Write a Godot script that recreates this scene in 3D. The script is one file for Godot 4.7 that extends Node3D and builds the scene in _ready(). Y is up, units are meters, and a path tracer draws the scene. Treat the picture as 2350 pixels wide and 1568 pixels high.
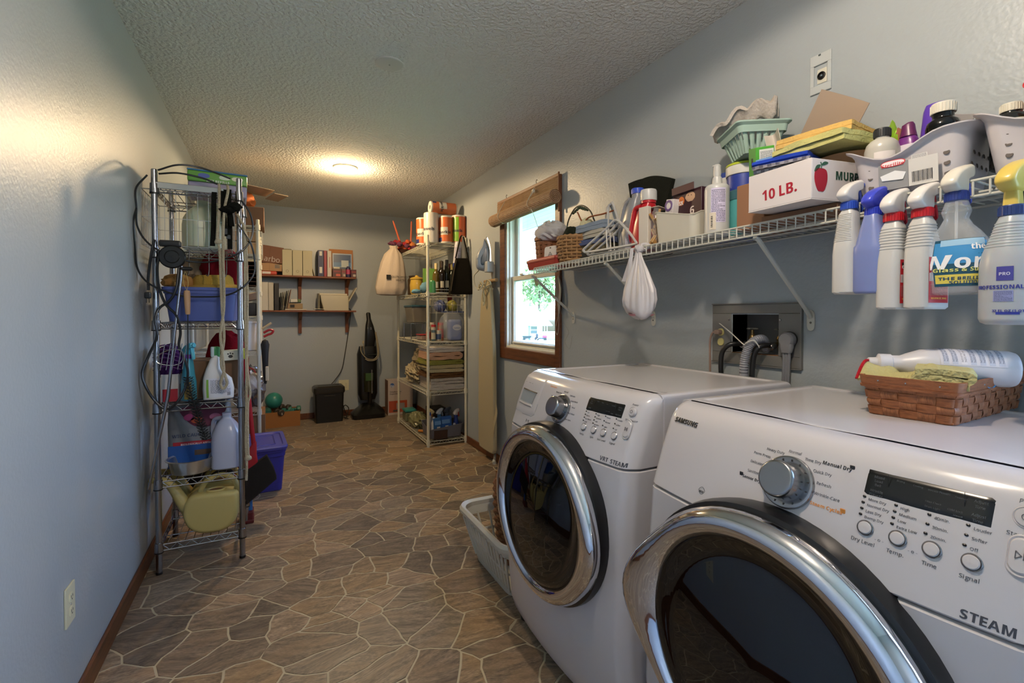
extends Node3D
# Laundry room: everything is built in metres, y up; the room runs along -z, camera at the origin of x and z.

const LX := -0.535      # left wall
const RX := 1.655       # right wall
const BZ := -5.96       # back wall
const NZ := 1.55        # near wall, behind the camera
const CH := 2.425       # ceiling

var used := {}
var mt := {}
var rng := RandomNumberGenerator.new()

class G:
	# collects triangles; counter-clockwise outward inside, turned clockwise when committed
	var v := PackedVector3Array()
	var f := PackedInt32Array()
	var uv := PackedVector2Array()
	var xf := Transform3D()
	func _orient(f0: int) -> void:
		if f.size() <= f0: return
		var c := Vector3.ZERO
		for i in range(f0, f.size()): c += v[f[i]]
		c /= float(f.size() - f0)
		var vol := 0.0
		for i in range(f0, f.size(), 3):
			vol += (v[f[i]] - c).dot((v[f[i + 1]] - c).cross(v[f[i + 2]] - c))
		if vol < 0.0:
			for i in range(f0, f.size(), 3):
				var t := f[i + 1]
				f[i + 1] = f[i + 2]
				f[i + 2] = t
	func loft(rings: Array, cap0 := true, cap1 := true, closed := false) -> G:
		# rings: closed loops of equal length
		var f0 := f.size()
		var b := v.size()
		var n: int = rings[0].size()
		var m := rings.size()
		for r in rings:
			for p in r: v.append(xf * p)
		for j in (m if closed else m - 1):
			var a0 := b + j * n
			var a1 := b + ((j + 1) % m) * n
			for i in n:
				var k := (i + 1) % n
				f.append_array([a0 + i, a0 + k, a1 + k, a0 + i, a1 + k, a1 + i])
		if not closed:
			if cap0: _fan(b, n, true)
			if cap1: _fan(b + (m - 1) * n, n, false)
		_orient(f0)
		return self
	func _fan(at: int, n: int, rev: bool) -> void:
		var c := Vector3.ZERO
		for i in n: c += v[at + i]
		v.append(c / n)
		var q := v.size() - 1
		for i in n:
			if rev: f.append_array([q, at + (i + 1) % n, at + i])
			else: f.append_array([q, at + i, at + (i + 1) % n])
	func lathe(prof: Array, seg := 20, closed := false) -> G:
		var rings := []
		for p in prof:
			var r := PackedVector3Array()
			for i in seg:
				var a := TAU * i / seg
				r.append(Vector3(cos(a) * p.x, p.y, sin(a) * p.x))
			rings.append(r)
		return loft(rings, not closed, not closed, closed)
	func tube(path: PackedVector3Array, r, seg := 6, closed := false) -> G:
		var m := path.size()
		if m < 2: return self
		var rings := []
		var up := Vector3.ZERO
		for j in m:
			var a := path[(j - 1 + m) % m] if closed or j > 0 else path[0]
			var c := path[(j + 1) % m] if closed or j < m - 1 else path[m - 1]
			var t := (c - a).normalized()
			if up == Vector3.ZERO:
				up = Vector3.UP if absf(t.y) < 0.9 else Vector3.RIGHT
			up = (up - t * up.dot(t)).normalized()
			var s := t.cross(up)
			var rr: float = r[j] if r is Array or r is PackedFloat32Array else r
			var ring := PackedVector3Array()
			for i in seg:
				var an := TAU * (i + 0.5) / seg
				ring.append(path[j] + (up * cos(an) + s * sin(an)) * rr)
			rings.append(ring)
		return loft(rings, true, true, closed)
	func bar(a: Vector3, b: Vector3, r: float, seg := 6) -> G:
		return tube(PackedVector3Array([a, b]), r, seg)
	func box(c: Vector3, s: Vector3, r := 0.0, k := 1) -> G:
		# rounded box round the centre c
		var rr := minf(r, 0.499 * minf(s.x, minf(s.y, s.z)))
		var rings := []
		if rr <= 0.0:
			for y in [-0.5, 0.5]: rings.append(lift(rect(s.x, s.z, 0.0, 1), c + Vector3(0, y * s.y, 0)))
		else:
			for h in [-1.0, 1.0]:
				for q in k + 1:
					var a := PI / 2 * (q if h > 0 else k - q) / k
					var ins := rr * (1.0 - cos(a))
					rings.append(lift(rect(s.x - 2 * ins, s.z - 2 * ins, rr - ins * 0.999, k), c + Vector3(0, h * (s.y / 2 - rr + rr * sin(a)), 0)))
		return loft(rings)
	static func rect(w: float, d: float, r: float, k := 2) -> PackedVector2Array:
		var o := PackedVector2Array()
		if r <= 0.0:
			return PackedVector2Array([Vector2(-w / 2, -d / 2), Vector2(w / 2, -d / 2), Vector2(w / 2, d / 2), Vector2(-w / 2, d / 2)])
		r = minf(r, minf(w, d) * 0.5)
		var cs := [Vector2(w / 2 - r, d / 2 - r), Vector2(-w / 2 + r, d / 2 - r), Vector2(-w / 2 + r, -d / 2 + r), Vector2(w / 2 - r, -d / 2 + r)]
		for q in 4:
			for i in k + 1:
				var a := PI / 2 * q + PI / 2 * i / k
				o.append(cs[q] + Vector2(cos(a), sin(a)) * r)
		return o
	static func ell(w: float, d: float, n := 24, e := 2.0) -> PackedVector2Array:
		var o := PackedVector2Array()
		for i in n:
			var a := TAU * i / n
			var c := cos(a)
			var s := sin(a)
			o.append(Vector2(signf(c) * pow(absf(c), 2.0 / e) * w / 2, signf(s) * pow(absf(s), 2.0 / e) * d / 2))
		return o
	static func lift(l: PackedVector2Array, at: Vector3) -> PackedVector3Array:
		var o := PackedVector3Array()
		for p in l: o.append(Vector3(at.x + p.x, at.y, at.z + p.y))
		return o
	func prism(poly: PackedVector2Array, d: float, bev := 0.0) -> G:
		# polygon in x, y pushed along z from -d/2 to d/2
		var f0 := f.size()
		var b := v.size()
		var n := poly.size()
		var c := Vector2.ZERO
		for p in poly: c += p
		c /= n
		var lo := Vector2(INF, INF)
		var hi := -lo
		for p in poly:
			lo = lo.min(p)
			hi = hi.max(p)
		var k := Vector2(1.0 - 2.0 * bev / maxf(hi.x - lo.x, 0.0001), 1.0 - 2.0 * bev / maxf(hi.y - lo.y, 0.0001))
		var zs := [[-d / 2, true], [-d / 2 + bev, false], [d / 2 - bev, false], [d / 2, true]] if bev > 0.0 else [[-d / 2, false], [d / 2, false]]
		for z in zs:
			for p in poly:
				var q: Vector2 = c + (p - c) * k if z[1] else p
				v.append(xf * Vector3(q.x, q.y, z[0]))
		for j in zs.size() - 1:
			for i in n:
				var i2 := (i + 1) % n
				f.append_array([b + j * n + i, b + j * n + i2, b + (j + 1) * n + i2, b + j * n + i, b + (j + 1) * n + i2, b + (j + 1) * n + i])
		var tri := Geometry2D.triangulate_polygon(poly)
		var last := b + (zs.size() - 1) * n
		var ccw := not Geometry2D.is_polygon_clockwise(poly)
		# Godot's test looks with y down; the volume test below sets all of it right at once
		for i in range(0, tri.size(), 3):
			var q0 := tri[i]
			var q1 := tri[i + 1]
			var q2 := tri[i + 2]
			var area := (poly[q1] - poly[q0]).cross(poly[q2] - poly[q0])
			var side := _area(poly)
			if area * side < 0.0:
				var t := q1
				q1 = q2
				q2 = t
			f.append_array([last + q0, last + q1, last + q2, b + q0, b + q2, b + q1])
		_orient(f0)
		return self
	static func _area(poly: PackedVector2Array) -> float:
		var a := 0.0
		for i in poly.size(): a += poly[i].cross(poly[(i + 1) % poly.size()])
		return a
	func grid(fn: Callable, nu: int, nv: int, thick := 0.0) -> G:
		# fn(u, v) -> Vector3; a sheet, given two sides when thick > 0
		var f0 := f.size()
		var b := v.size()
		for j in nv + 1:
			for i in nu + 1: v.append(xf * (fn.call(float(i) / nu, float(j) / nv) as Vector3))
		while uv.size() < b: uv.append(Vector2.ZERO)
		for j in nv + 1:
			for i in nu + 1: uv.append(Vector2(float(i) / nu, 1.0 - float(j) / nv))
		var w := nu + 1
		for j in nv:
			for i in nu:
				var a := b + j * w + i
				f.append_array([a, a + 1, a + w + 1, a, a + w + 1, a + w])
		if thick > 0.0:
			var nrm := PackedVector3Array()
			nrm.resize(w * (nv + 1))
			for i in range(f0, f.size(), 3):
				var nn := (v[f[i + 1]] - v[f[i]]).cross(v[f[i + 2]] - v[f[i]])
				for q in 3: nrm[f[i + q] - b] += nn
			var b2 := v.size()
			for i in w * (nv + 1):
				v.append(v[b + i] - nrm[i].normalized() * thick)
				uv.append(uv[b + i])
			for i in range(f0, f.size(), 3):
				f.append_array([f[i] - b + b2, f[i + 2] - b + b2, f[i + 1] - b + b2])
			var rim := PackedInt32Array()
			for i in w: rim.append(i)
			for j in range(1, nv + 1): rim.append(j * w + nu)
			for i in range(nu - 1, -1, -1): rim.append(nv * w + i)
			for j in range(nv - 1, 0, -1): rim.append(j * w)
			for i in rim.size():
				var p := rim[i]
				var q := rim[(i + 1) % rim.size()]
				f.append_array([b + p, b2 + q, b + q, b + p, b2 + p, b2 + q])
		return self
	func blob(c: Vector3, s: Vector3, amp := 0.15, freq := 3.0, sd := 1, floor_at := -1.0, n := 22) -> G:
		# a crumpled lump: a sphere pushed about by ridged noise, flattened below floor_at (of its half height)
		var no := FastNoiseLite.new()
		no.seed = sd
		no.frequency = freq * 0.5
		no.noise_type = FastNoiseLite.TYPE_SIMPLEX
		no.fractal_type = FastNoiseLite.FRACTAL_RIDGED
		no.fractal_octaves = 2
		var rings := []
		for j in range(0, n / 2 + 1):
			var th := PI * clampf(float(j) / (n / 2), 0.004, 0.996)
			var ring := PackedVector3Array()
			for i in n:
				var ph := TAU * i / n
				var d := Vector3(sin(th) * cos(ph), -cos(th), sin(th) * sin(ph))
				var p := d * (1.0 + amp * no.get_noise_3d(d.x * 2 + sd, d.y * 2, d.z * 2))
				p.y = maxf(p.y, floor_at)
				ring.append(c + p * s * 0.5)
			rings.append(ring)
		return loft(rings)
	func mesh(ang := 40.0) -> ArrayMesh:
		var nf := f.size() / 3
		var fn := PackedVector3Array()
		fn.resize(nf)
		var use := []
		use.resize(v.size())
		for i in nf:
			var nn := (v[f[3 * i + 1]] - v[f[3 * i]]).cross(v[f[3 * i + 2]] - v[f[3 * i]])
			fn[i] = nn
			for q in 3:
				var w := f[3 * i + q]
				if use[w] == null: use[w] = PackedInt32Array([i])
				else: use[w].append(i)
		var fu := PackedVector3Array()
		fu.resize(nf)
		for i in nf: fu[i] = fn[i].normalized()
		var ca := cos(deg_to_rad(ang))
		var ov := PackedVector3Array()
		var on := PackedVector3Array()
		var ou := PackedVector2Array()
		ov.resize(nf * 3)
		on.resize(nf * 3)
		var has_uv := uv.size() == v.size()
		if has_uv: ou.resize(nf * 3)
		for i in nf:
			var me := fu[i]
			for q in 3:
				var w := f[3 * i + (2 - q)]
				var s := Vector3.ZERO
				for o in use[w]:
					if fu[o].dot(me) > ca: s += fn[o]
				ov[3 * i + q] = v[w]
				on[3 * i + q] = s.normalized() if s.length_squared() > 0.0 else me
				if has_uv: ou[3 * i + q] = uv[w]
		var a := []
		a.resize(Mesh.ARRAY_MAX)
		a[Mesh.ARRAY_VERTEX] = ov
		a[Mesh.ARRAY_NORMAL] = on
		if has_uv: a[Mesh.ARRAY_TEX_UV] = ou
		var am := ArrayMesh.new()
		am.add_surface_from_arrays(Mesh.PRIMITIVE_TRIANGLES, a)
		return am

# ---- scene helpers
func numbered(n: String) -> String:
	var k: int = used.get(n, 0)
	used[n] = k + 1
	return n if k == 0 else "%s_%03d" % [n, k]

func tag(o: Node, label: String, category := "", group := "", kind := "") -> Node:
	if label: o.set_meta("label", label)
	if category: o.set_meta("category", category)
	if group: o.set_meta("group", group)
	if kind: o.set_meta("kind", kind)
	return o

func thing(called: String, label: String, category: String, at := Vector3.ZERO, rot := Vector3.ZERO, group := "") -> Node3D:
	var o := Node3D.new()
	o.name = numbered(called)
	add_child(o)
	o.position = at
	o.rotation = rot
	tag(o, label, category, group)
	return o

func part(p: Node, called: String, m: Mesh, mat: Material, at := Vector3.ZERO, rot := Vector3.ZERO) -> MeshInstance3D:
	var o := MeshInstance3D.new()
	o.name = called
	o.mesh = m
	o.material_override = mat
	p.add_child(o, true)
	o.position = at
	o.rotation = rot
	return o

func solo(called: String, label: String, category: String, m: Mesh, mat: Material, at := Vector3.ZERO, rot := Vector3.ZERO, group := "") -> MeshInstance3D:
	var o := part(self, numbered(called), m, mat, at, rot)
	tag(o, label, category, group)
	return o

func struct(called: String, m: Mesh, mat: Material, at := Vector3.ZERO) -> MeshInstance3D:
	var o := part(self, called, m, mat, at)
	o.set_meta("kind", "structure")
	return o

func dup(src: Node, label: String, at: Vector3, rot := Vector3.ZERO) -> Node3D:
	var o: Node3D = src.duplicate()
	o.name = numbered(String(src.get_meta("stem")) if src.has_meta("stem") else String(src.name).rstrip("0123456789_"))
	add_child(o)
	o.position = at
	o.rotation = rot
	o.set_meta("label", label)
	return o

func g() -> G: return G.new()

func bx(s: Vector3, r := 0.004, k := 1) -> ArrayMesh:      # box standing on y = 0
	return g().box(Vector3(0, s.y / 2, 0), s, r, k).mesh(35)

func cur(pts: Array, n := 8, closed := false) -> PackedVector3Array:   # Catmull-Rom through the points
	var o := PackedVector3Array()
	var m := pts.size()
	for j in (m if closed else m - 1):
		var a: Vector3 = pts[(j - 1 + m) % m] if closed or j > 0 else pts[0] * 2 - pts[1]
		var b: Vector3 = pts[j]
		var c: Vector3 = pts[(j + 1) % m]
		var d: Vector3 = pts[(j + 2) % m] if closed or j < m - 2 else pts[m - 1] * 2 - pts[m - 2]
		for i in n: o.append(b.cubic_interpolate(c, a, d, float(i) / n))
	if not closed: o.append(pts[m - 1])
	return o

func cur2(pts: Array, n := 6) -> PackedVector2Array:       # closed smooth outline
	var q := []
	for p in pts: q.append(Vector3(p.x, p.y, 0))
	var o := PackedVector2Array()
	for p in cur(q, n, true): o.append(Vector2(p.x, p.y))
	return o

func V2(l: Array) -> PackedVector2Array:                   # [x, y, x, y ...]
	var o := PackedVector2Array()
	for i in range(0, l.size(), 2): o.append(Vector2(l[i], l[i + 1]))
	return o

func P2(l: Array) -> Array:
	var o := []
	for i in range(0, l.size(), 2): o.append(Vector2(l[i], l[i + 1]))
	return o

func V3(l: Array) -> Array:
	var o := []
	for i in range(0, l.size(), 3): o.append(Vector3(l[i], l[i + 1], l[i + 2]))
	return o

func words(s: String, h: float, d := 0.0006, bold := false, serif := false, bend = null, align := 1) -> Mesh:
	# lettering with capitals h high, in x, y, facing +z; bend moves its points
	var t := TextMesh.new()
	var fo := SystemFont.new()
	fo.font_names = PackedStringArray(["Droid Serif" if serif else "Droid Sans"])
	fo.font_weight = 700 if bold else 400
	t.font = fo
	t.font_size = 24
	t.pixel_size = h / 17.2
	t.depth = d
	t.curve_step = 3.0
	t.text = s
	t.horizontal_alignment = align as HorizontalAlignment
	if bend == null: return t
	var a := t.get_mesh_arrays()
	var v: PackedVector3Array = a[Mesh.ARRAY_VERTEX]
	var st := SurfaceTool.new()
	st.begin(Mesh.PRIMITIVE_TRIANGLES)
	st.set_smooth_group(-1)
	var ix: PackedInt32Array = a[Mesh.ARRAY_INDEX] if a[Mesh.ARRAY_INDEX] != null else PackedInt32Array(range(v.size()))
	for i in ix: st.add_vertex(bend.call(v[i]))
	st.generate_normals()
	return st.commit()

func mat(name: String, c: Color, rough := 0.6, metal := 0.0, spec := 0.5) -> StandardMaterial3D:
	if mt.has(name): return mt[name]
	var m := StandardMaterial3D.new()
	m.resource_name = name
	m.albedo_color = c
	m.roughness = rough
	m.metallic = metal
	m.metallic_specular = spec
	mt[name] = m
	return m

func hx(s: String, rough := 0.55, metal := 0.0) -> StandardMaterial3D:      # plain plastic, card or paint by its colour
	return mat("paint_%s_%d_%d" % [s, int(rough * 100), int(metal * 100)], Color(s), rough, metal)

func noise_tex(sz: int, freq: float, oct := 4, sd := 1, kind := FastNoiseLite.TYPE_SIMPLEX_SMOOTH, ramp: Array = [], h := 0) -> NoiseTexture2D:
	var t := NoiseTexture2D.new()
	t.width = sz
	t.height = h if h else sz
	t.seamless = true
	var n := FastNoiseLite.new()
	n.seed = sd
	n.frequency = freq
	n.noise_type = kind
	n.fractal_octaves = oct
	t.noise = n
	if ramp.size():
		var gr := Gradient.new()
		gr.offsets = PackedFloat32Array()
		gr.colors = PackedColorArray()
		var off := PackedFloat32Array()
		var col := PackedColorArray()
		for r in ramp:
			off.append(r[0])
			col.append(r[1])
		gr.offsets = off
		gr.colors = col
		t.color_ramp = gr
	return t

func tri(m: StandardMaterial3D, sc: Vector3, world := false) -> StandardMaterial3D:
	m.uv1_triplanar = true
	m.uv1_world_triplanar = world
	m.uv1_scale = sc
	return m

func cloth(s: String, bump := 0.12, sc := 60.0, rough := 0.95) -> StandardMaterial3D:
	var key := "cloth_%s_%d" % [s, int(sc)]
	if mt.has(key): return mt[key]
	var m := mat(key, Color(s), rough)
	m.metallic_specular = 0.2
	m.rim_enabled = true
	m.rim = 0.25
	m.rim_tint = 0.6
	m.heightmap_enabled = true
	m.heightmap_scale = bump
	m.heightmap_texture = tx_terry
	return tri(m, Vector3.ONE * sc * 0.1)

var tx_terry: NoiseTexture2D
var tx_wood: NoiseTexture2D
var tx_fine: ImageTexture

func wood(s: String, rough := 0.5, sc := Vector3(14, 1.2, 14)) -> StandardMaterial3D:
	var key := "wood_%s_%s" % [s, sc]
	if mt.has(key): return mt[key]
	var m := mat(key, Color(s), rough)
	m.albedo_texture = tx_wood
	return tri(m, sc)

func _ready() -> void:
	rng.seed = 7
	var cam := Camera3D.new()
	cam.name = "camera"
	cam.projection = Camera3D.PROJECTION_FRUSTUM
	cam.near = 0.05
	cam.far = 200.0
	cam.size = 1568.0 / 1090.0 * 0.05
	cam.frustum_offset = Vector2(0, -43.0 / 1090.0 * 0.05)
	add_child(cam)
	cam.position = Vector3(0, 1.21, 0)
	cam.rotation = Vector3(-deg_to_rad(1.0), -deg_to_rad(27.0), 0)
	cam.current = true
	var env := Environment.new()
	env.background_mode = Environment.BG_SKY
	env.sky = Sky.new()
	var sm := ProceduralSkyMaterial.new()
	sm.sky_top_color = Color(0.50, 0.68, 0.95)
	sm.sky_horizon_color = Color(0.86, 0.93, 1.0)
	sm.ground_bottom_color = Color(0.30, 0.36, 0.25)
	sm.ground_horizon_color = Color(0.75, 0.82, 0.80)
	sm.sky_energy_multiplier = 3.4
	sm.ground_energy_multiplier = 1.2
	env.sky.sky_material = sm
	env.tonemap_mode = Environment.TONE_MAPPER_LINEAR
	env.tonemap_exposure = 1.2
	env.sdfgi_enabled = true
	env.ssao_enabled = true
	env.ssil_enabled = true
	var we := WorldEnvironment.new()
	we.name = "world"
	we.environment = env
	add_child(we)
	var sun := DirectionalLight3D.new()
	sun.name = "sun"
	sun.light_color = Color(1.0, 0.97, 0.9)
	sun.light_energy = 3.6
	sun.light_angular_distance = 0.6
	sun.shadow_enabled = true
	add_child(sun)
	sun.rotation = Vector3(-deg_to_rad(52.0), -deg_to_rad(100.0), 0)   # shines from behind the house towards +x
	var day := AreaLight3D.new()                                       # daylight in the window beside the camera
	day.name = "window_daylight"
	day.area_size = Vector2(1.0, 1.4)
	day.light_color = Color(0.66, 0.80, 1.0)
	day.light_energy = 1.9
	day.shadow_enabled = true
	day.light_specular = 0.0
	add_child(day)
	day.position = Vector3(RX - 0.03, 1.32, 0.65)
	day.rotation = Vector3(0, deg_to_rad(90.0), 0)
	materials()
	room()
	outside()
	appliances()
	fittings()
	wall_shelf()
	shelf_goods()
	sprays()
	chrome_rack()
	left_white_rack()
	back_wall()
	right_white_rack()
	floor_goods()

func materials() -> void:
	tx_terry = noise_tex(256, 0.06, 3, 5)
	tx_wood = noise_tex(256, 0.012, 5, 9, FastNoiseLite.TYPE_SIMPLEX_SMOOTH, [[0.2, Color(0.72, 0.68, 0.64)], [0.5, Color(0.95, 0.94, 0.92)], [0.62, Color(0.82, 0.78, 0.74)], [0.85, Color(1, 1, 1)]])
	# rows of dashes: the fine print on labels
	var im := Image.create(128, 128, false, Image.FORMAT_RGBA8)
	im.fill(Color.WHITE)
	var r := RandomNumberGenerator.new()
	r.seed = 3
	for y in range(4, 124, 6):
		var x := 6
		var stop := 122 if r.randf() < 0.75 else r.randi_range(40, 110)
		while x < stop:
			var w := r.randi_range(3, 14)
			im.fill_rect(Rect2i(x, y, mini(w, stop - x), 3), Color(0.45, 0.45, 0.5))
			x += w + 3
	tx_fine = ImageTexture.create_from_image(im)
	var wall := mat("wall_paint", Color(0.63, 0.655, 0.662), 0.38)
	wall.heightmap_enabled = true
	wall.heightmap_scale = 0.05
	wall.heightmap_texture = noise_tex(512, 0.05, 3, 21)
	tri(wall, Vector3.ONE * 2.2, true)
	var ceil := mat("ceiling_paint", Color(0.86, 0.85, 0.82), 0.9)
	ceil.heightmap_enabled = true
	ceil.heightmap_scale = 0.4
	ceil.heightmap_texture = noise_tex(1024, 0.04, 4, 11, FastNoiseLite.TYPE_SIMPLEX, [[0.3, Color.BLACK], [0.62, Color(0.75, 0.75, 0.75)], [0.8, Color.WHITE]])
	tri(ceil, Vector3.ONE * 0.9, true)
	mat("chrome", Color(0.62, 0.62, 0.63), 0.24, 1.0)
	mat("bright_chrome", Color(0.86, 0.86, 0.88), 0.05, 1.0)
	mat("steel", Color(0.72, 0.72, 0.72), 0.25, 1.0)
	mat("enamel", Color(0.755, 0.74, 0.745), 0.16, 0.0, 0.55)
	mat("white_wire", Color(0.74, 0.735, 0.69), 0.4)
	mat("white_plastic", Color(0.76, 0.755, 0.74), 0.35)
	mat("black_plastic", Color(0.03, 0.03, 0.03), 0.35)
	var gl := mat("pane_glass", Color(0.92, 0.97, 0.96, 0.04), 0.0)
	gl.transparency = BaseMaterial3D.TRANSPARENCY_ALPHA
	var wn := mat("trim_wood", Color(0.44, 0.26, 0.13), 0.42)
	wn.albedo_texture = tx_wood
	tri(wn, Vector3(10, 10, 1.0))

func clear(name: String, c: Color, rough := 0.05) -> StandardMaterial3D:     # thin clear plastic
	if mt.has(name): return mt[name]
	var m := mat(name, c, rough)
	m.transparency = BaseMaterial3D.TRANSPARENCY_ALPHA
	return m

func slab(lo: Vector3, hi: Vector3, r := 0.0) -> ArrayMesh:
	return g().box((lo + hi) / 2, hi - lo, r).mesh(30)

func many(l: Array) -> ArrayMesh:                      # boxes given as [lo, hi]
	var q := g()
	for b in l: q.box((b[0] + b[1]) / 2, b[1] - b[0], b[2] if b.size() > 2 else 0.0)
	return q.mesh(30)

func room() -> void:
	var w: Material = mt.wall_paint
	var t := 0.14
	# right wall round the window opening and round the washer box hole
	var wz0 := -3.35
	var wz1 := -2.60
	var wy0 := 0.945
	var wy1 := 2.04
	var bz0 := -1.297
	var bz1 := -1.103
	var by0 := 1.06
	var by1 := 1.21
	struct("wall_right", many([
		[Vector3(RX, -0.1, BZ - t), Vector3(RX + t, CH + 0.1, wz0)], [Vector3(RX, -0.1, wz1), Vector3(RX + t, CH + 0.1, bz0)],
		[Vector3(RX, -0.1, wz0), Vector3(RX + t, wy0, wz1)], [Vector3(RX, wy1, wz0), Vector3(RX + t, CH + 0.1, wz1)],
		[Vector3(RX, -0.1, bz0), Vector3(RX + t, by0, bz1)], [Vector3(RX, by1, bz0), Vector3(RX + t, CH + 0.1, bz1)],
		[Vector3(RX, -0.1, bz1), Vector3(RX + t, CH + 0.1, 0.12)], [Vector3(RX, -0.1, 1.18), Vector3(RX + t, CH + 0.1, NZ + t)], [Vector3(RX, -0.1, 0.12), Vector3(RX + t, 0.58, 1.18)], [Vector3(RX, 2.06, 0.12), Vector3(RX + t, CH + 0.1, 1.18)]]), w)
	struct("wall_left", slab(Vector3(LX - t, -0.1, BZ - t), Vector3(LX, CH + 0.1, NZ + t)), w)
	struct("wall_back", slab(Vector3(LX, -0.1, BZ - t), Vector3(RX, CH + 0.1, BZ)), w)
	struct("wall_near", slab(Vector3(LX, -0.1, NZ), Vector3(RX, CH + 0.1, NZ + t)), w)
	struct("ceiling", slab(Vector3(LX - t, CH, BZ - t), Vector3(RX + t, CH + 0.14, NZ + t)), mt.ceiling_paint)
	floor_stones()
	var b: Material = mt.trim_wood
	var bb := 0.068
	struct("baseboard_left", slab(Vector3(LX, 0, BZ), Vector3(LX + 0.012, bb + 0.012, NZ), 0.004), b)
	struct("baseboard_back", slab(Vector3(LX + 0.013, 0, BZ), Vector3(RX - 0.013, bb, BZ + 0.012), 0.004), b)
	struct("baseboard_right", slab(Vector3(RX - 0.012, 0, BZ), Vector3(RX, bb, NZ), 0.004), b)
	# the window: wooden casing, vinyl frame, two sashes
	var o := Node3D.new()
	o.name = "window_1"
	add_child(o)
	o.set_meta("kind", "structure")
	var x0 := RX - 0.018
	part(o, "casing", slab(Vector3(x0, 0.865, -3.43), Vector3(RX, 2.10, wz0 + 0.008), 0.005), b)
	part(o, "casing", slab(Vector3(x0, 0.865, wz1 - 0.008), Vector3(RX, 2.10, -2.545), 0.005), b)
	part(o, "casing", slab(Vector3(x0, 0.865, wz0), Vector3(RX, wy0 + 0.008, wz1), 0.005), b)
	part(o, "casing", slab(Vector3(x0, wy1 - 0.008, wz0), Vector3(RX, 2.10, wz1), 0.005), b)
	var vin := mat("vinyl", Color(0.82, 0.80, 0.74), 0.45)
	var fr := func(ax: float, bx_: float, z0: float, z1: float, y0: float, y1: float, wd: float) -> ArrayMesh:
		return many([[Vector3(ax, y0, z0), Vector3(bx_, y1, z0 + wd), 0.003], [Vector3(ax, y0, z1 - wd), Vector3(bx_, y1, z1), 0.003], [Vector3(ax, y0, z0 + wd), Vector3(bx_, y0 + wd, z1 - wd), 0.003], [Vector3(ax, y1 - wd, z0 + wd), Vector3(bx_, y1, z1 - wd), 0.003]])
	part(o, "frame", fr.call(RX - 0.004, RX + 0.135, wz0, wz1, wy0, wy1, 0.022), vin)
	part(o, "frame_stop", fr.call(RX + 0.018, RX + 0.034, wz0 + 0.02, wz1 - 0.02, wy0 + 0.02, wy1 - 0.02, 0.012), vin)
	var lo := part(o, "sash", fr.call(RX + 0.036, RX + 0.066, wz0 + 0.024, wz1 - 0.024, wy0 + 0.024, 1.505, 0.036), vin)
	var up := part(o, "sash", fr.call(RX + 0.072, RX + 0.10, wz0 + 0.024, wz1 - 0.024, 1.47, wy1 - 0.024, 0.036), vin)
	part(lo, "pane", slab(Vector3(RX + 0.05, wy0 + 0.05, wz0 + 0.05), Vector3(RX + 0.053, 1.48, wz1 - 0.05)), mt.pane_glass)
	part(up, "pane", slab(Vector3(RX + 0.085, 1.49, wz0 + 0.05), Vector3(RX + 0.088, wy1 - 0.05, wz1 - 0.05)), mt.pane_glass)
	part(lo, "gasket", fr.call(RX + 0.046, RX + 0.049, wz0 + 0.056, wz1 - 0.056, wy0 + 0.056, 1.473, 0.006), hx("22262a"))
	part(up, "gasket", fr.call(RX + 0.082, RX + 0.0845, wz0 + 0.056, wz1 - 0.056, 1.50, wy1 - 0.056, 0.006), hx("22262a"))
	part(lo, "lift_rail", slab(Vector3(RX + 0.022, wy0 + 0.044, wz0 + 0.06), Vector3(RX + 0.04, wy0 + 0.056, wz1 - 0.06), 0.003), vin)
	for z in [-3.15, -2.75]: part(lo, "sash_lock", g().box(Vector3(RX + 0.04, 1.512, z), Vector3(0.03, 0.014, 0.05), 0.004).mesh(), vin)
	var w2 := Node3D.new()                              # the window beside the camera, out of the frame
	w2.name = "window_2"
	add_child(w2)
	w2.set_meta("kind", "structure")
	part(w2, "frame", fr.call(RX - 0.004, RX + 0.135, 0.12, 1.18, 0.58, 2.06, 0.03), vin)
	part(w2, "pane", slab(Vector3(RX + 0.06, 0.60, 0.14), Vector3(RX + 0.064, 2.04, 1.16)), mt.pane_glass)
	# recessed lights, one in view and one over the camera
	for z in [-4.135, -0.50]:
		var l := thing("ceiling_light", "round flush ceiling light glowing warm white" if z < -2 else "second round ceiling light above the washing machines, out of frame", "ceiling light", Vector3(0.565, CH, z))
		part(l, "trim_ring", g().lathe(P2([0.075, 0.001, 0.095, 0.001, 0.096, -0.006, 0.090, -0.012, 0.078, -0.012, 0.075, -0.008]), 40, true).mesh(), mt.white_plastic)
		var e := mat("led_light", Color(1, 1, 1), 0.5)
		e.emission_enabled = true
		e.emission = Color(1.0, 0.93, 0.80)
		e.emission_energy_multiplier = 6.0
		part(l, "led_disc", g().lathe(P2([0.0005, 0.0, 0.0765, 0.0, 0.0765, -0.008, 0.0005, -0.0095]), 36).mesh(), e)
		var a := SpotLight3D.new()
		a.name = "led_lamp"
		a.light_size = 0.035
		a.light_color = Color(1.0, 0.86, 0.66) if z < -2 else Color(1.0, 0.92, 0.83)
		a.light_energy = 1.15 if z < -2 else 0.85
		a.spot_range = 12.0
		a.spot_attenuation = 2.0
		a.spot_angle = 87.0
		a.spot_angle_attenuation = 0.12
		a.shadow_enabled = true
		add_child(a)
		a.position = Vector3(0.565, CH - 0.05, z)
		a.rotation = Vector3(-PI / 2, 0, 0)
		var sp := OmniLight3D.new()                    # what the domed disc spills sideways and up
		sp.name = "led_spill"
		sp.light_size = 0.035
		sp.light_color = a.light_color
		sp.light_energy = 0.33
		sp.omni_range = 12.0
		sp.omni_attenuation = 2.0
		sp.shadow_enabled = true
		add_child(sp)
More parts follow.
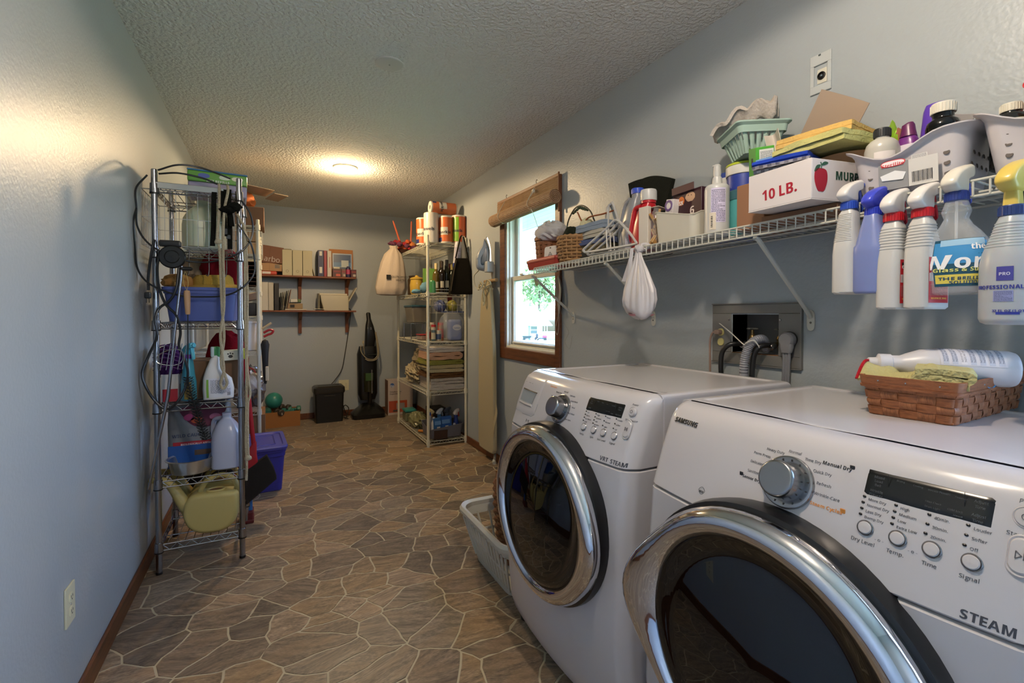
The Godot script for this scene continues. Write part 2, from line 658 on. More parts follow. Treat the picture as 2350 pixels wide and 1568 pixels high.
		sp.position = Vector3(0.565, CH - 0.13, z)
	var c := thing("ceiling_cover", "round white blank cover plate on the textured ceiling", "cover plate", Vector3(0.525, CH, -2.335))
	part(c, "cover", g().lathe(P2([0.0005, 0.0, 0.066, 0.0, 0.066, -0.004, 0.060, -0.008, 0.0005, -0.008]), 40).mesh(), hx("c9c8c0", 0.5))
	part(c, "screw", g().lathe(P2([0.0005, -0.006, 0.004, -0.006, 0.004, -0.0095, 0.0005, -0.0105]), 10).mesh(), hx("8f8e88", 0.4))

func clip(poly: PackedVector2Array, p: Vector2, n: Vector2) -> PackedVector2Array:    # the half where (q - p) . n <= 0
	var o := PackedVector2Array()
	for i in poly.size():
		var a := poly[i]
		var b := poly[(i + 1) % poly.size()]
		var da := (a - p).dot(n)
		var db := (b - p).dot(n)
		if da <= 0: o.append(a)
		if (da < 0 and db > 0) or (da > 0 and db < 0): o.append(a + (b - a) * (da / (da - db)))
	return o

func stone_texture() -> ImageTexture:
	var n := 512
	var im := Image.create(n, n, false, Image.FORMAT_RGBA8)
	var a := FastNoiseLite.new()
	a.seed = 31
	a.frequency = 1.0
	a.fractal_octaves = 5
	a.fractal_gain = 0.62
	var b := FastNoiseLite.new()
	b.seed = 77
	b.frequency = 1.0
	b.fractal_octaves = 3
	for y in n:
		for x in n:
			# two rings of a torus make the tile seamless
			var u := TAU * x / n
			var w := TAU * y / n
			var s := a.get_noise_3d(cos(u) * 0.9 + sin(w) * 3.2, sin(u) * 0.9 + 7.0, cos(w) * 3.2)
			var q := b.get_noise_3d(cos(u) * 0.5, sin(u) * 0.5 + sin(w) * 0.9, cos(w) * 0.9 + 3.0)
			var fine := a.get_noise_3d(cos(u) * 5.0 + sin(w) * 13.0 + 40, sin(u) * 5.0, cos(w) * 13.0)
			var d := clampf(0.5 + 0.7 * s + 0.6 * fine, 0.0, 1.0)
			var c := Color(0.37, 0.335, 0.31).lerp(Color(0.64, 0.585, 0.535), d)
			c = c.lerp(Color(0.60, 0.52, 0.44), clampf(q * 1.3, 0.0, 0.45))
			im.set_pixel(x, y, c)
	return ImageTexture.create_from_image(im)

func floor_stones() -> void:
	var grout := mat("grout", Color(0.70, 0.65, 0.545), 0.6)
	var fl := struct("floor", slab(Vector3(LX - 0.14, -0.12, BZ - 0.14), Vector3(RX + 0.14, -0.0016, NZ + 0.14)), grout)
	var tex := stone_texture()
	var kinds := []
	for c in [Color(1.0, 0.98, 0.97), Color(0.84, 0.82, 0.82), Color(1.12, 1.06, 1.02), Color(0.94, 0.90, 0.88), Color(1.05, 0.98, 0.90)]:
		var m := StandardMaterial3D.new()
		m.resource_name = "flagstone"
		m.albedo_color = c * Color(0.99, 0.985, 0.93)
		m.albedo_texture = tex
		m.roughness = 0.42
		m.metallic_specular = 0.4
		m.heightmap_enabled = true
		m.heightmap_texture = tex
		m.heightmap_scale = 0.12
		kinds.append(m)
	var r := RandomNumberGenerator.new()
	r.seed = 12
	var pts := []
	var wts := []
	var tries := 0
	while tries < 9000 and pts.size() < 760:
		tries += 1
		var p := Vector2(r.randf_range(LX - 0.1, RX + 0.1), r.randf_range(BZ - 0.1, NZ))
		var dm := r.randf_range(0.05, 0.19)
		var ok := true
		for q in pts:
			var d: Vector2 = p - q
			d.y *= 1.35
			if d.length() < dm:
				ok = false
				break
		if ok:
			pts.append(p)
			wts.append(r.randf_range(0.0, 0.009))
	var wob := FastNoiseLite.new()
	wob.seed = 4
	wob.frequency = 7.0
	wob.fractal_octaves = 2
	var cells := []
	for pi in pts.size():
		var p: Vector2 = pts[pi]
		var poly := PackedVector2Array([p + Vector2(-.5, -.5), p + Vector2(.5, -.5), p + Vector2(.5, .5), p + Vector2(-.5, .5)])
		for qi in pts.size():
			var q: Vector2 = pts[qi]
			if qi == pi or absf(q.x - p.x) > 0.8 or absf(q.y - p.y) > 0.8: continue
			var nn: Vector2 = q - p
			nn.y *= 1.5
			poly = clip(poly, (p + q) / 2 + (q - p) * (wts[pi] - wts[qi]) / maxf(0.012, 2.0 * (q - p).length_squared()), nn)
			if poly.size() < 3: break
		poly = clip(poly, Vector2(LX, 0), Vector2(-1, 0))
		poly = clip(poly, Vector2(RX, 0), Vector2(1, 0))
		poly = clip(poly, Vector2(0, BZ), Vector2(0, -1))
		if poly.size() >= 3: cells.append([p, poly])
	# the nearest in view are parts of their own, the rest one part
	cells.sort_custom(func(a, b): return _seen(a[0]) < _seen(b[0]))
	var rest := g()
	var count := 0
	for c in cells:
		var pp := PackedVector2Array()
		for i in c[1].size():
			var a: Vector2 = c[1][i]
			var b: Vector2 = c[1][(i + 1) % c[1].size()]
			var k := maxi(1, int(a.distance_to(b) / 0.035))
			for j in k:
				var q := a.lerp(b, float(j) / k)
				pp.append(q + Vector2(wob.get_noise_2d(q.x, q.y), wob.get_noise_2d(q.x + 50, q.y)) * 0.016)
		var ins := Geometry2D.offset_polygon(pp, -0.0043, Geometry2D.JOIN_ROUND)
		if ins.is_empty() or ins[0].size() < 3: continue
		var outl: PackedVector2Array = ins[0]
		var top := Geometry2D.offset_polygon(outl, -0.0015, Geometry2D.JOIN_MITER)
		var own := count < 300
		var s := g() if own else rest
		var an := r.randf_range(-0.45, 0.15) + (PI if r.randf() < 0.5 else 0.0)
		var off := Vector2(r.randf(), r.randf())
		var base := s.v.size()
		var tr := Geometry2D.triangulate_polygon(outl)
		for q in outl:
			s.v.append(Vector3(q.x, 0.0, q.y))
			s.uv.append(q.rotated(an) * Vector2(1.7, 1.9) + off)
		for q in outl:
			var e: Vector2 = q + (q - c[0]).normalized() * 0.0012
			s.v.append(Vector3(e.x, -0.0022, e.y))
			s.uv.append(q.rotated(an) * Vector2(1.7, 1.9) + off)
		var n := outl.size()
		for i in range(0, tr.size(), 3):
			var ar := (outl[tr[i + 1]] - outl[tr[i]]).cross(outl[tr[i + 2]] - outl[tr[i]])
			if ar < 0: s.f.append_array([base + tr[i], base + tr[i + 1], base + tr[i + 2]])
			else: s.f.append_array([base + tr[i], base + tr[i + 2], base + tr[i + 1]])
		var cw := G._area(outl) > 0
		for i in n:
			var k := (i + 1) % n
			if cw: s.f.append_array([base + i, base + k, base + n + k, base + i, base + n + k, base + n + i])
			else: s.f.append_array([base + i, base + n + k, base + k, base + i, base + n + i, base + n + k])
		if own: part(fl, "flagstone", s.mesh(25), kinds[r.randi() % kinds.size()])
		count += 1
	if rest.v.size():
		part(fl, "flagstones_beyond", rest.mesh(25), kinds[0]).set_meta("kind", "stuff")

func _seen(p: Vector2) -> float:
	# how far a stone is, with those outside the view or under the machines put last
	var f := Vector2(0.454, -0.891)
	var d := p.dot(f)
	var s := p.dot(Vector2(0.891, 0.454))
	if d < 1.45 or absf(s) > d * 1.12 or (p.x > 0.85 and p.y > -1.75) or p.x > 1.62: return 100.0 + d
	return d

func outside() -> void:
	var grass := mat("lawn", Color(0.50, 0.60, 0.36), 0.95)
	struct("lawn", g().grid(func(u: float, v: float): return Vector3(RX + 0.3 + 80.0 * u, -0.35 - 2.6 * minf(1.0, (u * 80.0 + absf(v - 0.5) * 140.0) / 70.0), 30.0 - 130.0 * v), 20, 20).mesh(60), grass)
	tag(get_node("lawn"), "", "", "", "structure")
	var so := thing("porch_soffit", "pale ribbed soffit under the eave seen through the upper pane", "soffit", Vector3.ZERO)
	var sm := hx("d3e2de", 0.6)
	for i in 6: part(so, "soffit_board", g().box(Vector3(RX + 0.22 + 0.088 * i, 2.10, -3.6), Vector3(0.084, 0.012, 5.4), 0.003).mesh(), sm)
	part(so, "fascia", g().box(Vector3(RX + 0.22 + 0.088 * 6 - 0.03, 2.16, -3.6), Vector3(0.022, 0.16, 5.4), 0.003).mesh(), hx("e6ebe8"))
	var at := Vector3(34.05, -2.85, -66.8)
	var ro := Vector3(0, -deg_to_rad(27.0), 0)
	var hs := thing("white_house", "white outbuilding with a pale hipped roof across the lawn, seen through the lower pane", "house", at, ro)
	var wl := hx("f2f4f2", 0.8)
	part(hs, "wall", g().box(Vector3(-2.5, 1.15, -3), Vector3(14.6, 2.3, 6)).mesh(), wl)
	var rf := g()
	rf.loft([PackedVector3Array([Vector3(-11, 2.3, 1.0), Vector3(6.3, 2.3, 1.0), Vector3(6.3, 2.3, -7), Vector3(-11, 2.3, -7)]), PackedVector3Array([Vector3(-11, 2.42, 1.0), Vector3(6.3, 2.42, 1.0), Vector3(6.3, 2.42, -7), Vector3(-11, 2.42, -7)]), PackedVector3Array([Vector3(-11, 5.4, -2.9), Vector3(3.7, 5.4, -2.9), Vector3(3.7, 5.4, -3.1), Vector3(-11, 5.4, -3.1)])])
	part(hs, "roof", rf.mesh(20), hx("eceeee", 0.8))
	for x in [3.45, -0.6]:
		var wi := part(hs, "window", g().box(Vector3(x, 1.62, 0.03), Vector3(1.2, 1.2, 0.1), 0.02).mesh(), hx("dfe6e6"))
		for y in [1.92, 1.32]: part(wi, "pane", g().box(Vector3(x, y, 0.07), Vector3(1.0, 0.5, 0.06)).mesh(), hx("4a5a58", 0.2))
	part(hs, "door_post", g().box(Vector3(2.7, 1.15, 0.05), Vector3(0.28, 2.3, 0.12)).mesh(), hx("7f918e"))
	for x in [5.1, 5.5]: part(hs, "porch_post", g().box(Vector3(x, 1.15, 0.5), Vector3(0.12, 2.3, 0.12)).mesh(), hx("c8d2d0"))
	var wb := thing("wheelbarrow", "dark wheelbarrow parked before the white house", "wheelbarrow", at + Vector3(0.454, 0, -0.891) * -1.6, ro)
	part(wb, "tray", g().loft([G.lift(G.rect(1.0, 0.5, 0.1), Vector3(2.25, 0.35, 0)), G.lift(G.rect(1.5, 0.7, 0.1), Vector3(2.3, 0.75, 0))]).mesh(), hx("2f3b40"))
	part(wb, "wheel", g().lathe(P2([0.001, -0.06, 0.2, -0.06, 0.24, 0, 0.2, 0.06, 0.001, 0.06]), 16).mesh(), hx("20262a"), Vector3(1.85, 0.24, 0.1), Vector3(PI / 2, 0, 0))
	part(wb, "handle", g().bar(Vector3(2.0, 0.3, 0.25), Vector3(3.3, 0.62, 0.25), 0.035).bar(Vector3(2.0, 0.3, -0.25), Vector3(3.3, 0.62, -0.25), 0.035).bar(Vector3(2.75, 0.45, 0.25), Vector3(2.8, 0, 0.25), 0.03).mesh(), hx("3a4448"))
	var mo := thing("garden_tractor", "small dark and red garden tractor parked right of the wheelbarrow", "tractor", at + Vector3(0.454, 0, -0.891) * -1.6 + Vector3(0.891, 0, 0.454) * 4.3, ro)
	part(mo, "hood", g().box(Vector3(0.75, 0.62, 0), Vector3(0.7, 0.42, 0.5), 0.1).mesh(), hx("a03048"))
	part(mo, "seat", g().box(Vector3(-0.45, 0.85, 0), Vector3(0.35, 0.5, 0.45), 0.08).mesh(), hx("2b3338"))
	part(mo, "chassis", g().box(Vector3(0.1, 0.38, 0), Vector3(1.7, 0.18, 0.6), 0.05).mesh(), hx("38424a"))
	for q in [[-0.5, 0.33], [0.8, 0.24]]: part(mo, "wheel", g().lathe(P2([0.001, -0.1, q[1], -0.1, q[1] + 0.01, 0.0, q[1], 0.1, 0.001, 0.1]), 16).mesh(), hx("1c2226"), Vector3(q[0], q[1], 0.32), Vector3(PI / 2, 0, 0))
	part(mo, "steering_wheel", g().lathe(P2([0.16, -0.015, 0.19, -0.015, 0.19, 0.015, 0.16, 0.015]), 14, true).bar(Vector3.ZERO, Vector3(0.3, -0.4, 0), 0.025).mesh(), hx("2b3338"), Vector3(0.1, 0.95, 0), Vector3(0, 0, 0.6))
	part(mo, "pale_stick", g().bar(Vector3(-0.75, 0.0, 0.5), Vector3(0.35, 1.0, 0.5), 0.04).mesh(), hx("f0f0ea"))
	var tl := mat("tree_leaf", Color(0.52, 0.60, 0.42), 0.8)
	tl.backlight_enabled = true
	tl.backlight = Color(0.5, 0.6, 0.35)
	var r := RandomNumberGenerator.new()
	r.seed = 8
	var leaf := g().grid(func(u: float, v: float): return Vector3((u - 0.5) * 0.5 * sin(PI * clampf(v, 0.05, 0.95)), absf(u - 0.5) * 0.12, v * 0.8), 2, 3).mesh(60)
	for tdat in [[Vector3(5.0, 9.5, -12), Vector3(7.5, 7.5, 5), "leafy green tree rising behind the white house roof"], [Vector3(-9.5, 11, -20), Vector3(9, 9, 6), "paler tree left of the green one, behind the roof"], [Vector3(13, 6.5, -16), Vector3(7, 6.5, 5), "lower leafy tree beside the right end of the white house"]]:
		var tr := thing("leafy_tree", tdat[2], "tree", at + Vector3(0.891, 0, 0.454) * tdat[0].x + Vector3(0.454, 0, -0.891) * -tdat[0].z, ro, "")
		part(tr, "trunk", g().tube(cur(V3([0, -1, 0, 0.1, 2, 0, -0.1, 4.5, 0.1, 0.2, tdat[0].y, 0])), 0.22, 8).mesh(), hx("6a5e50", 0.9))
		var mm := MultiMesh.new()
		mm.transform_format = MultiMesh.TRANSFORM_3D
		mm.mesh = leaf
		mm.instance_count = 1500
		for i in 1500:
			var d := Vector3(r.randfn(), r.randfn(), r.randfn()).normalized() * pow(r.randf(), 0.45)
			var clump := 1.0 + 0.25 * sin(d.x * 9.0) * cos(d.y * 8.0)
			mm.set_instance_transform(i, Transform3D(Basis.from_euler(Vector3(r.randf_range(-1.2, 1.2), r.randf() * TAU, 0)) * Basis.from_scale(Vector3.ONE * r.randf_range(0.7, 1.3)), Vector3(0, tdat[0].y, 0) + d * tdat[1] * 0.6 * clump))
		var mi := MultiMeshInstance3D.new()
		mi.name = "foliage"
		mi.multimesh = mm
		mi.material_override = tl
		tr.add_child(mi, true)
		mi.set_meta("kind", "stuff")

const MY := [0.03, 0.1, 0.3, 0.6, 0.785, 0.885, 0.945, 0.968, 0.980, 0.985]
const MX := [0.845, 0.822, 0.805, 0.81, 0.825, 0.86, 0.886, 0.902, 0.918, 0.936]
const AX := 1.2

func mbase(y: float) -> float:
	for i in MY.size() - 1:
		if y <= MY[i + 1]: return lerpf(MX[i], MX[i + 1], clampf((y - MY[i]) / (MY[i + 1] - MY[i]), 0, 1))
	return MX[-1]

func mfront(y: float, dz: float) -> Vector3:           # a point of the bowed front, in the machine's own axes
	var t := absf(dz) / 0.357
	return Vector3(mbase(y) + 0.03 * t * t + 0.04 * pow(maxf(0.0, (t - 0.9) / 0.1), 2.2) - AX, y, dz)

func mring(y: float, back: float, ins := 0.0, ax := 0.0) -> PackedVector3Array:
	var o := PackedVector3Array()
	for q in [-1.0, -0.985, -0.965, -0.94, -0.9, -0.7, -0.45, -0.2, 0.0, 0.2, 0.45, 0.7, 0.9, 0.94, 0.965, 0.985, 1.0]:
		var p := mfront(y, q * 0.357)
		o.append(Vector3(p.x + ins + ax, y, p.z * (1.0 - ins / 0.357)))
	o.append(Vector3(back - AX, y, 0.357 - ins))
	o.append(Vector3(back - AX, y, -0.357 + ins))
	return o

func on_panel(z: float, y: float, lift_ := 0.0):       # bends lettering onto the front
	return func(p: Vector3) -> Vector3:
		var s := mfront(y + p.y * 0.93, z + p.x)
		return s + Vector3(-0.93, 0.36, 0) * (p.z + lift_)

func machine(called: String, label: String, cat_: String, zc: float, side: float, dryer: bool) -> void:
	var o := thing(called, label, cat_, Vector3(AX, 0, zc))
	var en: Material = mt.enamel
	var body := g()
	body.loft([mring(0.018, 1.55, 0.03), mring(0.03, 1.55, 0.008), mring(0.05, 1.55), mring(0.1, 1.55), mring(0.2, 1.55), mring(0.3, 1.55), mring(0.45, 1.55), mring(0.6, 1.55), mring(0.7, 1.55), mring(0.779, 1.55), mring(0.782, 1.55, 0.004), mring(0.783, 1.55, 0.02)])
	part(o, "body", body.mesh(32), en)
	var pn := g()
	pn.loft([mring(0.785, 0.975, 0.02), mring(0.7855, 0.975, 0.004), mring(0.789, 0.975), mring(0.83, 0.975), mring(0.885, 0.975), mring(0.92, 0.975), mring(0.945, 0.975), mring(0.957, 0.975), mring(0.968, 0.975, 0.001), mring(0.975, 0.975, 0.002), mring(0.980, 0.975, 0.004), mring(0.983, 0.975, 0.006), mring(0.985, 0.975, 0.010)])
	var panel := part(o, "control_panel", pn.mesh(40), en)
	var tp := g()
	var x0 := 0.977 - AX
	var x1 := 1.552 - AX
	var tr := func(y: float, ins: float, rr: float) -> PackedVector3Array:
		return G.lift(G.rect(x1 - x0 - 2 * ins, 0.714 - 2 * ins, rr, 4), Vector3((x0 + x1) / 2, y, 0))
	tp.loft([tr.call(0.784, 0.0, 0.006), tr.call(0.972, 0.0, 0.006), tr.call(0.979, 0.002, 0.008), tr.call(0.984, 0.007, 0.01), tr.call(0.9855, 0.013, 0.012), tr.call(0.9855, 0.030, 0.02), tr.call(0.9815, 0.037, 0.022), tr.call(0.9815, 0.2, 0.05)])
	part(o, "lid_top", tp.mesh(28), en)
	for q in [[0.9, 0.3], [0.9, -0.3], [1.5, 0.3], [1.5, -0.3]]: part(o, "foot", g().lathe(P2([0.001, 0.0, 0.022, 0.0, 0.022, 0.012, 0.012, 0.02, 0.001, 0.03]), 12).mesh(), mt.black_plastic, Vector3(q[0] - AX, 0, q[1]))
	# the round door: dark seal, chrome ring with a grip that swells to one side, dark dished glass
	var cy := 0.565
	var ring := func(k: float, x: float, grip: float) -> PackedVector3Array:
		var r := PackedVector3Array()
		for i in 72:
			var a := TAU * i / 72
			var c := cos(a) * side
			var dv := absf(wrapf(a - (0.0 if side > 0 else PI), -PI, PI)) / 0.75
			var sw := grip * (0.0 if dv > 1.0 else (0.5 + 0.5 * cos(PI * dv)))
			r.append(Vector3(x - sw * 0.12 - AX, cy + sin(a) * 0.282 * (k + sw * 0.25), cos(a) * 0.300 * (k + sw)))
		return r
	var door := part(o, "door", g().loft([ring.call(1.0, 0.86, 0), ring.call(1.015, 0.825, 0), ring.call(1.005, 0.802, 0), ring.call(0.965, 0.796, 0), ring.call(0.90, 0.80, 0)], false, false).mesh(50), hx("141416", 0.3))
	part(door, "chrome_ring", g().loft([ring.call(0.955, 0.812, 0), ring.call(0.985, 0.796, 0.10), ring.call(0.975, 0.778, 0.13), ring.call(0.95, 0.765, 0.13), ring.call(0.915, 0.758, 0.10), ring.call(0.87, 0.757, 0.05), ring.call(0.83, 0.762, 0.02), ring.call(0.805, 0.770, 0), ring.call(0.795, 0.780, 0)], false, false).mesh(60), mt.bright_chrome)
	var dg := mat("door_glass", Color(0.012, 0.012, 0.014), 0.02, 0.0, 0.62)
	var tl := func(r: PackedVector3Array, k: float) -> PackedVector3Array:
		for i in r.size(): r[i].x += k * (r[i].y - cy)
		return r
	part(door, "glass", g().loft([ring.call(0.812, 0.785, 0), tl.call(ring.call(0.80, 0.776, 0), 0.03), tl.call(ring.call(0.78, 0.772, 0), 0.06), tl.call(ring.call(0.74, 0.773, 0), 0.08), tl.call(ring.call(0.70, 0.777, 0), 0.10), tl.call(ring.call(0.66, 0.780, 0), 0.11), tl.call(ring.call(0.62, 0.779, 0), 0.115), tl.call(ring.call(0.45, 0.774, 0), 0.12), tl.call(ring.call(0.25, 0.770, 0), 0.12), tl.call(ring.call(0.02, 0.7685, 0), 0.12)], false, true).mesh(60), dg)
	# controls
	var tilt := Vector3(0, 0, deg_to_rad(69.0))
	var kp := mfront(0.895, 0.008)
	var knob := part(o, "dial", g().lathe(P2([0.001, -0.004, 0.047, -0.004, 0.049, 0.001, 0.048, 0.006, 0.044, 0.008, 0.036, 0.006, 0.034, 0.006]), 40).mesh(50), mt.chrome, kp, tilt)
	part(knob, "knob", g().lathe(P2([0.036, 0.002, 0.0345, 0.006, 0.034, 0.036, 0.033, 0.040, 0.0305, 0.0425, 0.028, 0.0428, 0.015, 0.0425, 0.0005, 0.0424]), 40).mesh(40), mt.chrome)
	for i in 11:
		var a := deg_to_rad(-20.0 + 24.0 * i)
		part(knob, "tick", g().box(Vector3(cos(a) * 0.0405, 0.0075, sin(a) * 0.0405), Vector3(0.004, 0.0012, 0.0022) if absf(cos(a)) > 0.7 else Vector3(0.0022, 0.0012, 0.004)).mesh(), hx("26262a"))
	var dz := [0.128, 0.2835, 0.912, 0.952]
	var disp := g().grid(func(u: float, v: float):
		var s := mfront(lerpf(dz[3], dz[2], v), lerpf(dz[0], dz[1], u))
		return s + Vector3(-0.93, 0.36, 0) * (0.0012 if u > 0.01 and u < 0.99 and v > 0.04 and v < 0.96 else -0.001), 24, 10)
	var dsp := part(o, "display", disp.mesh(60), hx("0b0c0d", 0.22))
	var dm := hx("4e5256")
	for l in [[0.147, 0.944, "Mixed"], [0.147, 0.938, "Load"], [0.147, 0.932, "Bell"], [0.147, 0.923, "Wrinkle"], [0.147, 0.917, "Prevent"], [0.268, 0.944, "Adjust"], [0.268, 0.937, "Time"], [0.268, 0.926, "Adjust"], [0.268, 0.919, "Time"], [0.175, 0.946, "Drying"], [0.197, 0.945, "Cooling"], [0.222, 0.944, "Wrinkle Prevent"], [0.247, 0.943, "Finished"], [0.218, 0.928, "Filter Check"], [0.218, 0.921, "Drum Light"], [0.243, 0.925, "Child Lock"], [0.247, 0.919, "Steam"]] if dryer else [[0.147, 0.943, "Pre"], [0.147, 0.937, "Wash"], [0.147, 0.923, "Soak"], [0.268, 0.942, "Delay"], [0.268, 0.936, "Start"], [0.268, 0.922, "My Cycle"], [0.175, 0.946, "Wash"], [0.195, 0.945, "Rinse"], [0.215, 0.944, "Spin"], [0.24, 0.943, "Finished"], [0.225, 0.925, "Door Lock"], [0.243, 0.922, "Steam"]]:
		part(dsp, "lettering", words(l[2], 0.0038 if l[0] < 0.16 or l[0] > 0.26 else 0.0026, 0.0002, false, false, on_panel(l[0], l[1] - 0.002, 0.0014)), dm)
	for zz in [0.161, 0.252]: part(dsp, "divider", g().box(mfront(0.932, zz) + Vector3(-0.0011, 0.0005, 0), Vector3(0.0006, 0.040, 0.0006)).mesh(), hx("1c1e20"), Vector3.ZERO)
	var ink := hx("54555c")
	var dot := hx("17171a", 0.3)
	var cols := [[0.142, ["More Dry", "Normal Dry", "Less Dry", "Damp Dry"], "Dry Level"], [0.185, ["High", "Medium", "Low", "Extra Low"], "Temp."], [0.226, ["40min.", "30min.", "20min."], "Time"], [0.269, ["Louder", "Softer", "Off"], "Signal"]] if dryer else [[0.146, ["Hot", "Warm", "Eco Warm", "Cold"], "Temp."], [0.191, ["High", "Medium", "Low", "No Spin"], "Spin"], [0.232, ["Heavy", "Normal", "Light"], "Soil Level"], [0.275, ["Louder", "Softer", "Off"], "Signal"]]
	for c in cols:
		var n: int = c[1].size()
		for i in n:
			var y := 0.909 - (0.009 if n == 4 else 0.013) * i
			part(panel, "indicator", g().box(mfront(y, c[0] - 0.010), Vector3(0.003, 0.0042, 0.0050), 0.0012).mesh(), dot)
			part(panel, "lettering", words(c[1][i], 0.0042, 0.0003, false, false, on_panel(c[0] - 0.004, y - 0.0022, 0.0003), 0), ink)
		var bp := mfront(0.864, c[0])
		var bt := part(o, "button", g().lathe(P2([0.0005, -0.003, 0.0095, -0.003, 0.0098, 0.0022, 0.0085, 0.0036, 0.0005, 0.0042]), 24).mesh(40), en, bp, tilt)
		part(bt, "button_rim", g().lathe(P2([0.0098, -0.002, 0.0118, -0.002, 0.0122, 0.0008, 0.0112, 0.0020, 0.0100, 0.0008]), 28, true).mesh(40), mt.chrome)
		part(panel, "lettering", words(c[2], 0.0058, 0.0003, false, false, on_panel(c[0], 0.8435, 0.0003)), ink)
	for q in [[0.313, 0.936, 0.0], [0.314, 0.889, 0.011]]:
		var rp := g()
		var lo := []
		var li := []
		for i in 28:
			var a := TAU * i / 28
			var yy: float = sin(a) * 0.0125 + signf(sin(a)) * q[2]
			lo.append(Vector3(cos(a) * 0.0125, 0, yy))
		var pr := [[1.0, -0.002], [1.18, -0.001], [1.22, 0.001], [1.12, 0.0025], [1.02, 0.0015], [0.98, 0.0025], [0.9, 0.004], [0.05, 0.0045]]
		var rg := []
		for s in pr:
			var r := PackedVector3Array()
			for p in lo: r.append(Vector3(p.z * s[0], s[1], p.x * s[0]))
			rg.append(r)
		part(o, "button", rp.loft(rg, false, true).mesh(35), en, mfront(q[1], q[0]), tilt)
	var glyph := func(z: float, y: float, kind: int) -> void:
		var a := g()
		if kind == 0:
			var arc := PackedVector3Array()
			for i in 20:
				var t := deg_to_rad(125 + 290.0 * i / 19)
				arc.append(Vector3(0, sin(t) * 0.0042, cos(t) * 0.0042))
			a.tube(arc, 0.0005, 4)
			a.bar(Vector3(0, 0.0005, 0), Vector3(0, 0.0055, 0), 0.0005, 4)
		else:
			a.bar(Vector3(0, -0.005, -0.005), Vector3(0, 0.005, -0.005), 0.0005, 4)
			a.bar(Vector3(0, 0.005, -0.005), Vector3(0, 0, 0.001), 0.0005, 4)
			a.bar(Vector3(0, 0, 0.001), Vector3(0, -0.005, -0.005), 0.0005, 4)
			for zz in [0.003, 0.0055]: a.bar(Vector3(0, -0.005, zz), Vector3(0, 0.005, zz), 0.0005, 4)
		part(panel, "symbol", a.mesh(), ink, mfront(y, z) + Vector3(-0.0048, 0.0022, 0), Vector3(0, 0, -deg_to_rad(21)))
	glyph.call(0.313, 0.936, 0)
	glyph.call(0.314, 0.889, 1)
	part(panel, "lettering", words("Power", 0.0055, 0.0003, false, false, on_panel(0.313, 0.955, 0.0003)), ink)
	part(panel, "lettering", words("Start/Pause", 0.0055, 0.0003, false, false, on_panel(0.316, 0.9135, 0.0003)), ink)
	var dk := hx("26282c", 0.4)
	part(panel, "maker_lettering", words("SAMSUNG", 0.0115, 0.002, true, false, on_panel(-0.274, 0.947, 0.001)), dk)
	part(panel, "lettering", words("STEAM" if dryer else "VRT  STEAM", 0.0125, 0.0004, true, false, on_panel(0.293, 0.798, 0.0003)), hx("3a3e48"))
	var org := hx("d98a3a")
	var lab := [[-0.030, 0.944, "Heavy Duty"], [0.007, 0.950, "Normal"], [-0.055, 0.931, "Perm Press"], [-0.061, 0.914, "Delicates"], [-0.064, 0.896, "Sanitize"], [0.042, 0.944, "Time Dry"], [0.062, 0.929, "Quick Dry"], [0.069, 0.911, "Refresh"], [0.078, 0.894, "Wrinkle-Care"]] if dryer else [[-0.036, 0.944, "Heavy Duty"], [0.003, 0.951, "Normal"], [-0.058, 0.928, "Perm Press"], [-0.064, 0.908, "Rinse"], [0.046, 0.944, "Delicates"], [0.064, 0.929, "Hand Wash"], [0.070, 0.911, "Wool"], [0.068, 0.892, "Quick Wash"], [0.060, 0.872, "Pure Cycle"], [-0.072, 0.884, "Sanitize"]]
	for l in lab: part(panel, "lettering", words(l[2], 0.0052, 0.0003, false, false, on_panel(l[0], l[1] - 0.0026, 0.0003)), ink)
	if dryer:
		part(panel, "lettering", words("Manual Dry", 0.0062, 0.0003, true, false, on_panel(0.082, 0.9435, 0.0003)), dk)
		part(panel, "lettering", words("Sensor Dry", 0.0056, 0.0003, true, false, on_panel(-0.064, 0.8805, 0.0003)), dk)
		part(panel, "lettering", words("Steam Cycles", 0.0060, 0.0003, true, false, on_panel(0.080, 0.8745, 0.0003)), org)
		for q in [[0.1055, 0.9465, dk], [-0.088, 0.883, dk], [0.1065, 0.8775, org]]: part(panel, "symbol", g().box(mfront(q[1], q[0]), Vector3(0.002, 0.008, 0.008), 0.0008).mesh(), q[2])
		part(panel, "badge", words("NSF", 0.005, 0.0003, true, false, on_panel(-0.174, 0.8195, 0.0003)), dk)
		part(panel, "badge_ring", g().tube(cur(V3([0, 0.008, 0, 0, 0, 0.008, 0, -0.008, 0, 0, 0, -0.008]), 6, true), 0.0004, 4, true).mesh(), dk, mfront(0.822, -0.174) + Vector3(-0.0005, 0, 0), Vector3(0, 0, -0.3))
		for q in [[0.163, 0.853], [0.2055, 0.853]]: part(panel, "symbol", words("- o -", 0.005, 0.0003, false, false, on_panel(q[0], q[1], 0.0003)), ink)
	else:
		part(panel, "lettering", words("Steam Cycles", 0.0055, 0.0003, false, false, on_panel(-0.085, 0.954, 0.0003)), org)
		part(panel, "symbol", words("[] < []", 0.008, 0.0003, true, false, on_panel(-0.19, 0.818, 0.0003)), ink)
		# detergent drawer with its hollow grip
		var dr := g().grid(func(u: float, v: float):
			var z := lerpf(-0.345, -0.150, u)
			var y := lerpf(0.972, 0.835 + 0.012 * pow(u, 6), v)
			return mfront(y, z) + Vector3(-0.93, 0.36, 0) * (0.0022 if u < 0.97 and v > 0.02 and v < 0.97 else 0.0002), 24, 16)
		var dd := part(o, "detergent_drawer", dr.mesh(50), en)
